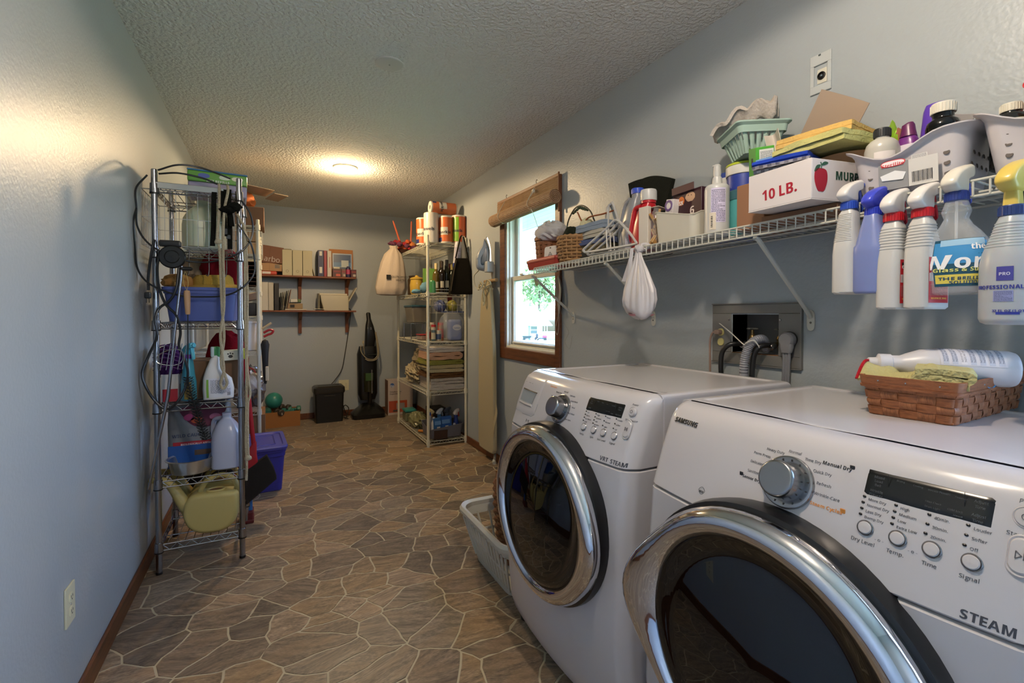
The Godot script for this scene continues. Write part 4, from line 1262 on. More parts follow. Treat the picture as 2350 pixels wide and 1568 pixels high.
	# black bag behind the jugs
	solo("black_bag", "limp black fabric bag propped against the wall behind the jugs", "bag", g().grid(func(u: float, v: float): return Vector3(0.018 * sin(u * 9.0) * v + 0.02 * (1 - v), lerpf(0.385 - 0.03 * u - 0.03 * pow(absf(u - 0.4) * 2, 2) + 0.025 * absf(u - 0.35), -0.002, v), (u - 0.5) * (0.29 - 0.06 * sin(v * PI))), 20, 14, 0.02).mesh(70), cloth("1d1f1a"), Vector3(1.585, sh(-1.7), -1.70))
	# grey jug, red jug
	o = thing("detergent_jug", "tall grey detergent jug with a blue cap", "jug", Vector3(1.475, sh(-1.66), -1.685), Vector3(0, -0.15, 0))
	var gj := hx("8b8d92", 0.3)
	var jr := [[0.0, 0.0, 0.0, 0.10, 0.125], [0.006, 0.0, 0.0, 0.108, 0.135], [0.06, 0, 0.0, 0.108, 0.134], [0.12, 0, 0.006, 0.105, 0.118], [0.17, 0, 0.018, 0.095, 0.090], [0.21, 0, 0.030, 0.085, 0.072], [0.24, 0, 0.037, 0.065, 0.056], [0.252, 0, 0.04, 0.048, 0.048], [0.27, 0, 0.04, 0.046, 0.046]]
	vessel(o, "body", jr, gj, 2.8)
	part(o, "handle", g().tube(cur(V3([-0.02, 0.245, 0.015, -0.024, 0.225, -0.02, -0.026, 0.17, -0.042, -0.026, 0.10, -0.058, -0.02, 0.06, -0.06]), 8), PackedFloat32Array(_same(33, 0.0135)), 10).mesh(), gj)
	part(o, "cap", screw_cap(0.027, 0.024), hx("2f4fc0", 0.35), Vector3(0, 0.266, 0.04))
	part(o, "label", blabel(jr, 0.02, 0.10, PI * 0.92, PI * 0.62, 2.8), fine("d6d6e2"))
	o = thing("detergent_jug", "red jug with a white cap between the grey jug and the clothespin bag", "jug", Vector3(1.435, sh(-1.56), -1.565), Vector3(0, -0.1, 0))
	var rj := hx("b3202a", 0.28)
	var rr := [[0.0, 0, 0, 0.085, 0.105], [0.006, 0, 0, 0.092, 0.112], [0.06, 0, 0.0, 0.092, 0.110], [0.11, 0, 0.008, 0.09, 0.088], [0.15, 0, 0.016, 0.084, 0.070], [0.175, 0, 0.024, 0.07, 0.058], [0.19, 0, 0.028, 0.054, 0.054], [0.20, 0, 0.028, 0.05, 0.05]]
	vessel(o, "body", rr, rj, 2.8)
	part(o, "handle", g().tube(cur(V3([-0.024, 0.185, 0.012, -0.03, 0.178, -0.022, -0.032, 0.13, -0.038, -0.032, 0.075, -0.05, -0.024, 0.045, -0.052]), 8), PackedFloat32Array(_same(33, 0.0115)), 10).mesh(), rj)
	part(o, "collar", g().lathe(P2([0.02, 0.0, 0.031, 0.0, 0.031, 0.012, 0.02, 0.012]), 24).mesh(), rj, Vector3(0, 0.196, 0.028))
	part(o, "cap", g().lathe(P2([0.0005, 0, 0.033, 0, 0.0345, 0.004, 0.034, 0.040, 0.031, 0.046, 0.0005, 0.047]), 28).mesh(40), mt.white_plastic, Vector3(0, 0.207, 0.028))
	# book-end box and clothespins
	o = thing("white_carton", "narrow white carton standing between the red jug and the clothespin bag", "carton", Vector3(1.39, sh(-1.52), -1.513), Vector3(0, 0.1, 0))
	card_box(o, Vector3(0.02, 0.172, 0.05), hx("cfc6b8"))
	part(o, "flap", g().box(Vector3(0.03, 0.170, 0.03), Vector3(0.06, 0.002, 0.05)).mesh(), hx("cfc6b8"), Vector3.ZERO, Vector3(0, 0, -0.1))
	o = thing("clothespin_bag", "clear bag of wooden clothespins between the narrow carton and the white bin", "bag", Vector3(1.42, sh(-1.48), -1.478))
	part(o, "film", g().blob(Vector3(0, 0.082, 0), Vector3(0.055, 0.165, 0.05), 0.10, 2.0, 4, -0.95, 18).mesh(60), clear("clear_film", Color(0.95, 0.95, 0.95, 0.12), 0.08))
	var pr := RandomNumberGenerator.new()
	pr.seed = 4
	var pin := g().box(Vector3(0, 0, 0.004), Vector3(0.009, 0.072, 0.006), 0.001).box(Vector3(0, 0, -0.004), Vector3(0.009, 0.072, 0.006), 0.001).mesh()
	for i in 18: part(o, "clothespin", pin, hx(["b58a4e", "a1763c", "c29c66"][i % 3], 0.7), Vector3(pr.randf_range(-0.014, 0.014), 0.035 + 0.035 * floorf(i / 6.0) + pr.randf() * 0.02, pr.randf_range(-0.012, 0.012)), Vector3(pr.randf_range(-0.5, 0.5), pr.randf() * 3, pr.randf_range(-0.6, 0.6)))
	# white bin and what it holds
	o = thing("plastic_bin", "cream plastic bin with a dipped front, holding a maroon box", "bin", Vector3(1.47, sh(-1.35) + 0.002, -1.345), Vector3(0, 0.05, 0))
	var bw := hx("c9c3b2", 0.4)
	open_bin(o, 0.20, 0.205, 0.185, 0.19, 0.125, bw, 0.0)
	o = thing("treat_box", "maroon pet-treat box with a puppy picture standing in the cream bin", "box", Vector3(1.485, sh(-1.35) + 0.008, -1.335), Vector3(0, -0.08, 0))
	card_box(o, Vector3(0.09, 0.195, 0.155), hx("3a1c24", 0.4))
	part(o, "torn_flap", g().box(Vector3(-0.045, 0.206, -0.01), Vector3(0.003, 0.028, 0.12), 0.001).box(Vector3(0.03, 0.2, -0.05), Vector3(0.06, 0.002, 0.04)).mesh(), hx("4a2a2e", 0.5), Vector3.ZERO, Vector3(0, 0, 0.05))
	var face := Vector3(0, -PI / 2, 0)
	part(o, "puppy_picture", g().blob(Vector3.ZERO, Vector3(0.05, 0.036, 0.003), 0.12, 2.0, 3, -1.0, 16).mesh(), hx("c9a181", 0.6), Vector3(-0.0455, 0.168, 0.02), face)
	for q in [[0.175, 0.012], [0.173, 0.028]]: part(o, "puppy_eye", g().blob(Vector3.ZERO, Vector3(0.004, 0.004, 0.003), 0, 1, 1, -1, 8).mesh(), hx("20140f"), Vector3(-0.0472, q[0], q[1]), face)
	part(o, "orange_badge", g().blob(Vector3.ZERO, Vector3(0.034, 0.036, 0.003), 0.02, 1.0, 3, -1.0, 18).mesh(), hx("c46a2c", 0.6), Vector3(-0.0455, 0.16, -0.028), face)
	part(o, "lettering", words("3X", 0.016, 0.001, true), hx("ece4dc"), Vector3(-0.0476, 0.152, -0.028), Vector3(0, -PI / 2, 0))
	part(o, "lettering", words("6", 0.03, 0.001, true), hx("d8c8c0"), Vector3(-0.046, 0.115, 0.03), face)
	part(o, "side_print", blabel([[0.0, 0, 0, 0.091, 0.156], [0.2, 0, 0, 0.091, 0.156]], 0.06, 0.19, PI * 1.02, PI * 1.09, 40.0), fine("5a3a44"))
	o = thing("small_carton", "white carton with a purple ring printed on it, leaning in the cream bin", "box", Vector3(1.455, sh(-1.45) + 0.01, -1.425), Vector3(0.16, -0.1, 0))
	card_box(o, Vector3(0.07, 0.175, 0.045), hx("d9d2d0"))
	part(o, "purple_ring", g().lathe(P2([0.014, 0, 0.022, 0, 0.022, 0.0015, 0.014, 0.0015]), 20, true).mesh(), hx("6a4f86"), Vector3(-0.0355, 0.15, -0.004), Vector3(0, 0, PI / 2))
	# pump bottle
	o = thing("pump_bottle", "white cylindrical pump bottle with purple print, taller than the bin beside it", "bottle", Vector3(1.425, sh(-1.17), -1.185))
	var pb := round_rings([0.036, 0.0, 0.041, 0.004, 0.042, 0.01, 0.042, 0.165, 0.040, 0.176, 0.034, 0.182, 0.018, 0.185, 0.016, 0.19])
	vessel(o, "body", pb, mt.white_plastic)
	part(o, "collar", g().lathe(P2([0.001, 0, 0.0165, 0, 0.017, 0.002, 0.016, 0.02, 0.013, 0.024, 0.001, 0.024]), 22).mesh(), mt.white_plastic, Vector3(0, 0.188, 0))
	part(o, "pump_head", g().lathe(P2([0.001, 0, 0.012, 0, 0.0135, 0.012, 0.0125, 0.036, 0.0135, 0.04, 0.009, 0.045, 0.001, 0.046]), 18).box(Vector3(-0.006, 0.04, -0.006), Vector3(0.014, 0.008, 0.014), 0.003).mesh(), mt.white_plastic, Vector3(0, 0.211, 0))
	part(o, "print", blabel(pb, 0.045, 0.165, PI * 0.93, PI * 0.55, 2.0), fine("cfc6e0"))
	part(o, "sticker", blabel(pb, 0.02, 0.08, PI * 0.97, PI * 0.80, 2.0, 0.001), hx("d8ccb8"))
	for i in 7: part(o, "barcode_line", g().box(Vector3(-0.0415, 0.03 + 0.006 * i, 0.012), Vector3(0.001, 0.0022 + 0.001 * (i % 2), 0.009)).mesh(), hx("3a3436"))
	# blue tub, teal canister
	o = thing("wipes_tub", "blue tub with a white rim and yellow-green lid under the berry basket", "tub", Vector3(1.575, sh(-1.2), -1.19))
	part(o, "body", g().lathe(P2([0.001, 0, 0.05, 0, 0.055, 0.004, 0.058, 0.235, 0.001, 0.235]), 28).mesh(), hx("2c3f9a", 0.4))
	part(o, "white_rim", g().lathe(P2([0.001, 0, 0.061, 0, 0.063, 0.004, 0.063, 0.032, 0.001, 0.032]), 28).mesh(), hx("d8d6d0", 0.4), Vector3(0, 0.236, 0))
	part(o, "lid", g().lathe(P2([0.001, 0, 0.064, 0, 0.062, 0.008, 0.001, 0.009]), 28).mesh(), hx("b5c23a", 0.4), Vector3(0, 0.269, 0))
	o = thing("detergent_canister", "teal canister between the pump bottle and the brown carton", "canister", Vector3(1.50, sh(-1.15), -1.135))
	part(o, "body", g().lathe(P2([0.001, 0, 0.048, 0, 0.05, 0.003, 0.05, 0.126, 0.001, 0.127]), 26).mesh(), hx("4d9a98", 0.4))
	part(o, "lid", g().lathe(P2([0.001, 0.0, 0.052, 0.0, 0.053, 0.004, 0.052, 0.03, 0.048, 0.034, 0.001, 0.035]), 26).mesh(), clear("teal_clear", Color(0.25, 0.42, 0.44, 0.8), 0.3), Vector3(0, 0.125, 0))
	o = thing("blue_carton", "slim blue and white box standing behind the pump bottle", "box", Vector3(1.56, sh(-1.2), -1.262))
	card_box(o, Vector3(0.05, 0.26, 0.05), hx("31458e", 0.4))
	part(o, "print_band", g().box(Vector3(-0.0005, 0.22, 0), Vector3(0.0515, 0.04, 0.0515)).mesh(), hx("c9c8c4"))
	part(o, "print_band", g().box(Vector3(-0.0005, 0.14, 0), Vector3(0.0515, 0.03, 0.0515)).mesh(), hx("b8592e"))
	# brown carton under the cherry box
	o = thing("brown_carton", "plain brown cardboard box left of the white cherry box", "box", Vector3(1.50, sh(-1.03), -1.035))
	card_box(o, Vector3(0.20, 0.150, 0.10), hx("8d6549", 0.75))
	part(o, "tape", g().box(Vector3(-0.1003, 0.1, 0.01), Vector3(0.0008, 0.10, 0.02)).mesh(), hx("96705a", 0.3))
	o = thing("flat_carton", "flattened brown carton lying under the white cherry box", "cardboard", Vector3(1.475, sh(-0.86), -0.865))
	card_box(o, Vector3(0.20, 0.024, 0.225), hx("7d5a42", 0.75))
	# cherry box, tilted
	o = thing("cherry_box", "white printed cherry box lettered 10 LB., jutting over the shelf front", "box", Vector3(1.435, sh(-0.83) + 0.028, -0.845), Vector3(0.02, -0.13, 0.02))
	var wb := hx("d6cfce", 0.6)
	var bw2 := 0.30
	var bd := 0.205
	var bh := 0.108
	part(o, "carton", many([[Vector3(-bw2 / 2, 0, -bd / 2), Vector3(bw2 / 2, 0.003, bd / 2)], [Vector3(-bw2 / 2, 0.003, -bd / 2), Vector3(-bw2 / 2 + 0.003, bh, bd / 2), 0.001], [Vector3(bw2 / 2 - 0.003, 0.003, -bd / 2), Vector3(bw2 / 2, bh, bd / 2), 0.001], [Vector3(-bw2 / 2 + 0.003, 0.003, -bd / 2), Vector3(bw2 / 2 - 0.003, bh, -bd / 2 + 0.003), 0.001], [Vector3(-bw2 / 2 + 0.003, 0.003, bd / 2 - 0.003), Vector3(bw2 / 2 - 0.003, bh, bd / 2), 0.001]]), wb)
	var red := hx("a3172f", 0.6)
	part(o, "lettering", words("10 LB.", 0.030, 0.0008, true), red, Vector3(-bw2 / 2 - 0.0004, 0.042, 0.005), Vector3(0, -PI / 2, 0.05))
	part(o, "lettering", words("MURPHY", 0.023, 0.0008, true), hx("24473a"), Vector3(0.005, 0.068, bd / 2 + 0.0004))
	part(o, "lettering", words("- MARIONVILLE -", 0.010, 0.0008, true), hx("24473a"), Vector3(0.01, 0.024, bd / 2 + 0.0004))
	var ch := part(o, "printed_cherry", g().prism(cur2(P2([0, 0.028, 0.02, 0.022, 0.023, -0.004, 0.012, -0.03, 0, -0.033, -0.012, -0.03, -0.023, -0.004, -0.02, 0.022])), 0.0008).mesh(), red, Vector3(-0.115, 0.055, bd / 2 + 0.0004))
	part(ch, "printed_stem", g().tube(cur(V3([0, 0.026, 0, 0.001, 0.036, 0, -0.002, 0.044, 0])), 0.0014, 4).prism(cur2(P2([0, 0.036, 0.012, 0.046, 0.026, 0.044, 0.014, 0.037])), 0.0008).prism(cur2(P2([-0.002, 0.036, -0.016, 0.034, -0.024, 0.018, -0.012, 0.022])), 0.0008).mesh(), hx("2f5a44"))
	# cloths on the cherry box
	for q in [["check_cloth", "grey and white checked cloth on the rim of the cherry box", "cloth", Vector3(0.19, 0.018, 0.15), "6a6a7c", Vector3(1.40, 0.0, -0.90), 21, 0.3], ["blue_cloth", "royal blue cloth over the checked one", "cloth", Vector3(0.20, 0.020, 0.15), "2843a8", Vector3(1.41, 0.019, -0.905), 22, 0.25], ["blue_terry_cloth", "pale blue terry cloth lumped at the window side of the yellow cloths", "cloth", Vector3(0.14, 0.03, 0.13), "6f93c4", Vector3(1.45, 0.036, -0.94), 23, 0.2], ["yellow_cloth", "lemon yellow cloth folded on the blue cloths", "cloth", Vector3(0.20, 0.032, 0.21), "c2bd7a", Vector3(1.455, 0.045, -0.82), 24, -0.1], ["yellow_cloth", "orange-yellow cloth folded on top of the lemon yellow one", "cloth", Vector3(0.19, 0.028, 0.20), "cda862", Vector3(1.46, 0.074, -0.83), 25, 0.1]]:
		solo(q[0], q[1], q[2], folded(q[3].x, q[3].y, q[3].z, 2, q[6]), check_mat() if q[0] == "check_cloth" else cloth(q[4]), q[5] + Vector3(0, sh(-0.85) + 0.138, 0), Vector3(0, q[7], 0), "cloths piled on the cherry box")
	o = thing("loop_basket", "shallow pale basket with a bentwood loop handle behind the yellow cloths", "basket", Vector3(1.51, sh(-0.8) + 0.12, -0.80))
	part(o, "bent_handle", g().tube(cur(V3([0.01, 0.03, -0.13, 0, 0.075, -0.085, 0, 0.105, -0.02, 0, 0.108, 0.04, 0, 0.08, 0.085, 0, 0.0, 0.10])), 0.006, 8).mesh(), hx("c49a74", 0.6))
	part(o, "bowl", g().lathe(P2([0.001, 0, 0.05, 0, 0.09, 0.05, 0.088, 0.05, 0.05, 0.004, 0.001, 0.004]), 24).mesh(), hx("b98f66", 0.7))
	for i in 3: solo("paint_swatch", ["brown colour strip nearest the camera behind the loop handle", "tan colour strip in the middle behind the loop handle", "rust colour strip behind the loop handle"][i], "card strip", g().box(Vector3(0, 0.06, 0), Vector3(0.003, 0.12, 0.035), 0.001).mesh(), hx(["8a4a2c", "b39676", "a85a34"][i], 0.6), Vector3(1.57, sh(-0.8) + 0.145, -0.775 - 0.016 * i), Vector3(0.75, 0.3, 0.1), "colour strips")
	# berry basket, rag, green box, papers
	o = thing("berry_basket", "pale green moulded berry basket with slotted sides on the blue tub", "basket", Vector3(1.55, sh(-1.15) + 0.284, -1.135), Vector3(-0.02, -0.5, 0.03))
	berry(o)
	solo("grey_rag", "frayed off-white rag draped over the berry basket", "rag", g().grid(func(u: float, v: float): return Vector3((u - 0.5) * 0.09, 0.045 + 0.03 * sin(u * 7.0 + v * 3.0) * (0.3 + v) + 0.05 * v - 0.10 * pow(maxf(0.0, 0.3 - v), 1.2) + 0.012 * sin(v * 19.0), (v - 0.5) * 0.20), 16, 22, 0.012).mesh(70), cloth("b5aca2", 0.3), Vector3(1.54, sh(-1.15) + 0.355, -1.16), Vector3(0, 0.45, 0))
	o = thing("green_box", "bright green hang-tab box tipped against the berry basket", "box", Vector3(1.45, sh(-1.03) + 0.152, -1.03), Vector3(0.25, -0.65, 0.10))
	var gb := hx("55a83a", 0.4)
	card_box(o, Vector3(0.055, 0.115, 0.075), gb)
	part(o, "instructions", g().box(Vector3(0.004, 0.072, 0.0378), Vector3(0.042, 0.07, 0.0006)).mesh(), hx("dcdcd0"))
	part(o, "print", g().grid(func(u: float, v: float): return Vector3(-0.016 + 0.04 * u, 0.104 - 0.064 * v, 0.0384), 2, 2).mesh(), fine("e0e0d6"))
	part(o, "hang_hole", g().box(Vector3(-0.0278, 0.07, 0.0), Vector3(0.0006, 0.028, 0.018), 0.0002).mesh(), hx("2c3a22"))
	for q in [[-0.012, "c49a5a"], [0.012, "3f7f86"]]: part(o, "picture", g().box(Vector3(q[0], 0.02, 0.0378), Vector3(0.018, 0.026, 0.0006)).mesh(), hx(q[1]))
	o = thing("tan_envelope", "tall tan paper sheet propped cornerwise behind the cloths", "paper", Vector3(1.585, sh(-0.98) + 0.19, -0.965), Vector3(0.62, 0.0, 0.16))
	part(o, "sheet", g().grid(func(u: float, v: float): return Vector3(0.012 * sin(u * 3.0), 0.235 * (1 - v), (u - 0.5) * 0.165), 8, 8, 0.0015).mesh(), hx("9c8a78", 0.8))
	solo("white_paper", "white curled paper between the green box and the tan sheet", "paper", g().grid(func(u: float, v: float): return Vector3(0.03 * sin(u * 4.0), 0.17 * (1 - v), (u - 0.5) * 0.05), 8, 4, 0.0012).mesh(60), hx("cbc2b8", 0.8), Vector3(1.50, sh(-1) + 0.152, -0.985), Vector3(-0.2, 0.3, 0.1))
	solo("white_paper", "white paper corner sticking up behind the yellow cloths", "paper", g().prism(V2([-0.04, 0, 0.05, 0, 0.0, 0.085]), 0.0015).mesh(), hx("d2cdc4", 0.8), Vector3(1.54, sh(-0.9) + 0.165, -0.90), Vector3(0, -PI / 2, 0))
	# two handy baskets
	o = thing("handy_basket", "white pierced plastic basket with a printed label, full of bottles", "basket", Vector3(1.455, sh(-0.6) + 0.006, -0.60), Vector3(0.0, 0.06, 0))
	handy(o)
	part(o, "label", g().box(Vector3(-0.1005, 0.055, -0.018), Vector3(0.001, 0.062, 0.060)).mesh(), hx("8d8d8d", 0.5), Vector3.ZERO, Vector3(0, 0, 0.10))
	part(o, "label", g().box(Vector3(-0.1005, 0.055, 0.040), Vector3(0.001, 0.062, 0.055)).mesh(), hx("cfccc6", 0.5), Vector3.ZERO, Vector3(0, 0, 0.10))
	var lr := Vector3(0, -PI / 2, 0)
	part(o, "label_oval", g().prism(G.ell(0.05, 0.016, 24, 2.6), 0.001).mesh(), hx("c8343c"), Vector3(-0.1086, 0.075, -0.018), lr)
	part(o, "label_oval", g().prism(G.ell(0.046, 0.0125, 24, 2.6), 0.001).mesh(), hx("e4dede"), Vector3(-0.1092, 0.075, -0.018), lr)
	part(o, "lettering", words("Sterilite", 0.008, 0.0006, true, true), hx("c8343c"), Vector3(-0.1098, 0.0715, -0.018), lr)
	part(o, "picture", g().prism(V2([-0.022, -0.008, 0.02, -0.012, 0.026, 0.004, 0.004, 0.012, -0.026, 0.004]), 0.001).mesh(), hx("dedede"), Vector3(-0.1068, 0.045, -0.018), lr)
	for i in 14: part(o, "barcode_line", g().box(Vector3(-0.1022, 0.044, 0.020 + 0.0028 * i), Vector3(0.001, 0.024, 0.0008 + 0.0008 * (i % 3 % 2))).mesh(), hx("33333a"), Vector3.ZERO, Vector3(0, 0, 0.10))
	part(o, "print", g().grid(func(u: float, v: float): return Vector3(-0.1065 - 0.0022 * (1 - v), 0.084 - 0.02 * v, 0.018 + 0.03 * u), 1, 1).mesh(), fine("d8d6d0"))
	o = thing("handy_basket", "white pierced plastic basket above the yellow-headed sprayer, full of bottles", "basket", Vector3(1.455, sh(-0.36) + 0.012, -0.345), Vector3(0.0, 0.04, 0))
	handy(o)
	basket_bottles()

func _same(n: int, x: float) -> Array:
	var o := []
	for i in n: o.append(x)
	return o

func _off(l: PackedVector2Array, x: float, y: float) -> PackedVector2Array:
	var o := PackedVector2Array()
	for p in l: o.append(p + Vector2(x, y))
	return o

func check_mat() -> StandardMaterial3D:
	if mt.has("check"): return mt["check"]
	var im := Image.create(32, 32, false, Image.FORMAT_RGBA8)
	im.fill(Color("c9c4c6"))
	im.fill_rect(Rect2i(0, 0, 16, 16), Color("4a4a5a"))
	im.fill_rect(Rect2i(16, 0, 16, 16), Color("8a8892"))
	im.fill_rect(Rect2i(0, 16, 16, 16), Color("8a8892"))
	var m := mat("check", Color.WHITE, 0.95)
	m.albedo_texture = ImageTexture.create_from_image(im)
	m.texture_filter = BaseMaterial3D.TEXTURE_FILTER_NEAREST
	return tri(m, Vector3.ONE * 45.0)

func splint_round(o: Node, r0: float, r1: float, h: float, rows: int, stakes: int, c: String) -> void:
	# round basket of flat bands woven over flat stakes, with a rim
	var t := 0.0025
	for j in rows:
		var ring := []
		var y0 := h * (j + 0.12) / (rows + 1)
		var y1 := h * (j + 0.95) / (rows + 1)
		var out := g()
		var n := stakes * 6
		var rg := [PackedVector3Array(), PackedVector3Array(), PackedVector3Array(), PackedVector3Array()]
		for i in n:
			var a := TAU * i / n
			var w := sin(a * stakes / 2.0 + PI * j) * t
			for q in 4:
				var y := y0 if q == 0 or q == 3 else y1
				var r := lerpf(r0, r1, y / h) + w + (t * 0.5 if q < 2 else -t * 0.5)
				rg[q].append(Vector3(cos(a) * r, y, sin(a) * r))
		out.loft(rg, false, false, true)
		part(o, "weaver", out.mesh(40), wood(c, 0.6, Vector3(9, 30, 9)))
	for i in stakes:
		var a := TAU * (i + 0.5) / stakes
		var wd := 0.36 * TAU * r0 / stakes
		part(o, "stake", g().grid(func(u: float, v: float):
			var y := h * v
			var r := lerpf(r0, r1, v) - sin(v * (rows + 1) * PI + PI * i) * t * 0.9
			var b := a + (u - 0.5) * 2.0 * wd / r
			return Vector3(cos(b) * r, y, sin(b) * r), 2, rows * 4, t * 0.5).mesh(40), wood(c, 0.6, Vector3(30, 9, 30)))
	part(o, "rim", g().lathe(P2([r1 - t, h * 0.90, r1 + t * 2.2, h * 0.90, r1 + t * 2.4, h, r1 - t, h]), 40, true).mesh(30), wood(c, 0.6, Vector3(9, 30, 9)))
	part(o, "bottom", g().lathe(P2([0.001, 0, r0, 0, r0, 0.004, 0.001, 0.004]), 30).mesh(), wood(c, 0.6, Vector3(9, 30, 9)))

func wicker(o: Node, r0: float, r1: float, h: float, rows: int, stakes: int, c: String, rr: float) -> void:
	# round basket of round rods woven in and out, bulging a little
	for j in rows:
		var path := PackedVector3Array()
		var v := (j + 0.5) / rows
		var n := stakes * 4
		for i in n:
			var a := TAU * i / n
			var r := lerpf(r0, r1, v) + 0.12 * r0 * sin(v * PI) + sin(a * stakes / 2.0 + PI * j) * rr * 0.55
			path.append(Vector3(cos(a) * r, v * h, sin(a) * r))
		part(o, "weaver", g().tube(path, rr * 1.02, 6, true).mesh(), hx(c if j % 2 else Color(c).darkened(0.12).to_html(false), 0.65))
	for i in stakes:
		var a := TAU * (i + 0.5) / stakes
		var path := PackedVector3Array()
		for k in 7:
			var v := k / 6.0
			var r := lerpf(r0, r1, v) + 0.12 * r0 * sin(v * PI)
			path.append(Vector3(cos(a) * r, v * h, sin(a) * r))
		part(o, "stake", g().tube(path, rr * 0.7, 5).mesh(), hx(c, 0.65))
	var rim := PackedVector3Array()
	for i in 60:
		var a := TAU * i / 60
		rim.append(Vector3(cos(a) * (r1 + 0.3 * rr * sin(a * 20)), h + rr * 0.4 * cos(a * 20), sin(a) * (r1 + 0.3 * rr * sin(a * 20))))
	part(o, "rim", g().tube(rim, rr * 1.15, 6, true).mesh(), hx(c, 0.65))
	part(o, "bottom", g().lathe(P2([0.001, 0, r0, 0, r0, rr, 0.001, rr]), 30).mesh(), hx(c, 0.7))

func open_bin(o: Node, w1: float, d1: float, w0: float, d0: float, h: float, m: Material, _x: float) -> void:
	# a tapered open bin, front (-x) dipped towards the far corner
	var t := 0.003
	var rg := []
	var lp := func(w: float, d: float, y: float, dip: float) -> PackedVector3Array:
		var r := PackedVector3Array()
		for p in G.rect(w, d, 0.03, 6):
			var k := 0.0
			if dip > 0.0 and p.x < 0: k = dip * clampf(-p.x / (w * 0.5) * 1.4 - 0.3, 0, 1) * (1.0 if p.y > -d * 0.30 else 0.0)
			r.append(Vector3(p.x, y - k, p.y))
		return r
	rg = [lp.call(w0 - 0.02, d0 - 0.02, 0.0, 0), lp.call(w0, d0, 0.006, 0), lp.call(w1, d1, h - 0.006, 0.035), lp.call(w1 + 0.008, d1 + 0.008, h, 0.035), lp.call(w1 + 0.006, d1 + 0.006, h + 0.002, 0.035), lp.call(w1 - 2 * t, d1 - 2 * t, h, 0.035), lp.call(w0 - 2 * t, d0 - 2 * t, 0.008, 0), lp.call(0.02, 0.02, 0.008, 0)]
	part(o, "bin_body", g().loft(rg, true, true).mesh(35), m)

func berry(o: Node) -> void:
	var m := hx("9cb5a8", 0.75)
	var w0 := 0.105
	var w1 := 0.165
	var h := 0.095
	part(o, "bottom", bx(Vector3(w0, 0.004, w0), 0.001), m)
	for s in 4:
		var tr := Basis(Vector3.UP, PI / 2 * s)
		for i in 6:
			var u := (i + 0.5) / 6.0 - 0.5
			var fat := 0.0
			part(o, "rib", g().grid(func(a: float, b: float):
				var q := u + (a - 0.5) / 6.0 * 0.70
				return tr * Vector3(lerpf(w0, w1, b) * q, h * b, lerpf(w0, w1, b) / 2 + 0.003 * sin(a * PI)), 4, 4, 0.003).mesh(40), m)
	var rg := []
	for q in [[w1 * 0.98, 0.064], [w1 * 1.0, 0.064], [w1 + 0.008, 0.086], [w1 + 0.026, 0.094], [w1 + 0.026, 0.099], [w1 + 0.004, 0.099], [w1 - 0.002, 0.08]]: rg.append(G.lift(G.rect(q[0], q[0], 0.018, 4), Vector3(0, q[1], 0)))
	part(o, "rim", g().loft(rg, false, false, true).mesh(35), m)

func handy(o: Node) -> void:
	# tapered white basket with a scooped rim and rows of holes in its front
	var m := hx("c9c3c3", 0.35)
	var t := 0.0028
	var lp := func(w: float, d: float, y: float, dip: float) -> PackedVector3Array:
		var r := PackedVector3Array()
		for p in G.rect(w, d, 0.035, 8):
			var k := 0.0
			if dip > 0.0 and absf(p.x) > w * 0.42: k = dip * (0.5 + 0.5 * cos(PI * clampf((p.y + 0.03) / (d * 0.36), -1, 1)))
			r.append(Vector3(p.x, y - k, p.y))
		return r
	var full := func(w: float, d: float, y: float, dip: float) -> PackedVector3Array:
		# many points along the long sides so that the scoop is round
		var r := PackedVector3Array()
		var b: PackedVector3Array = lp.call(w, d, y, 0.0)
		for i in b.size():
			var a := b[i]
			var c := b[(i + 1) % b.size()]
			var k := 10 if i % 9 == 8 else 1
			for j in k:
				var p := a.lerp(c, float(j) / k)
				if dip > 0.0 and absf(p.x) > w * 0.44: p.y -= dip * (0.5 + 0.5 * cos(PI * clampf((p.z + 0.03) / (d * 0.42), -1, 1)))
				r.append(p)
		return r
	part(o, "basket_body", g().loft([full.call(0.14, 0.19, 0.0, 0), full.call(0.155, 0.205, 0.004, 0), full.call(0.165, 0.212, 0.03, 0), full.call(0.195, 0.235, 0.115, 0.042), full.call(0.205, 0.245, 0.124, 0.042), full.call(0.225, 0.262, 0.130, 0.042), full.call(0.226, 0.263, 0.133, 0.042), full.call(0.20, 0.24, 0.128, 0.042), full.call(0.19, 0.23, 0.115, 0.042), full.call(0.16, 0.207, 0.03, 0), full.call(0.15, 0.2, 0.006, 0), full.call(0.02, 0.02, 0.006, 0)]).mesh(35), m)
	var hole := g().lathe(P2([0.0003, 0.0, 0.0062, 0.0, 0.0055, 0.0006, 0.0003, 0.0007]), 14).mesh()
	var hm := hx("5e5650", 0.8)
	for z in [-0.073, -0.038, 0.0, 0.038, 0.077]:
		for k in 3:
			var y := 0.032 + 0.023 * k
			if absf(z) < 0.06 and o.name == "handy_basket": continue
			part(o, "hole", hole, hm, Vector3(-0.0825 - (y - 0.03) * 0.176 - 0.0002, y, z), Vector3(0, 0, PI / 2 - 0.17))
	for x in [-0.05, -0.02, 0.01, 0.04]:
		for k in 2: part(o, "hole", hole, hm, Vector3(x, 0.05 + 0.025 * k, 0.1065 + (0.02 + 0.025 * k) * 0.135), Vector3(PI / 2 - 0.13, 0, 0))

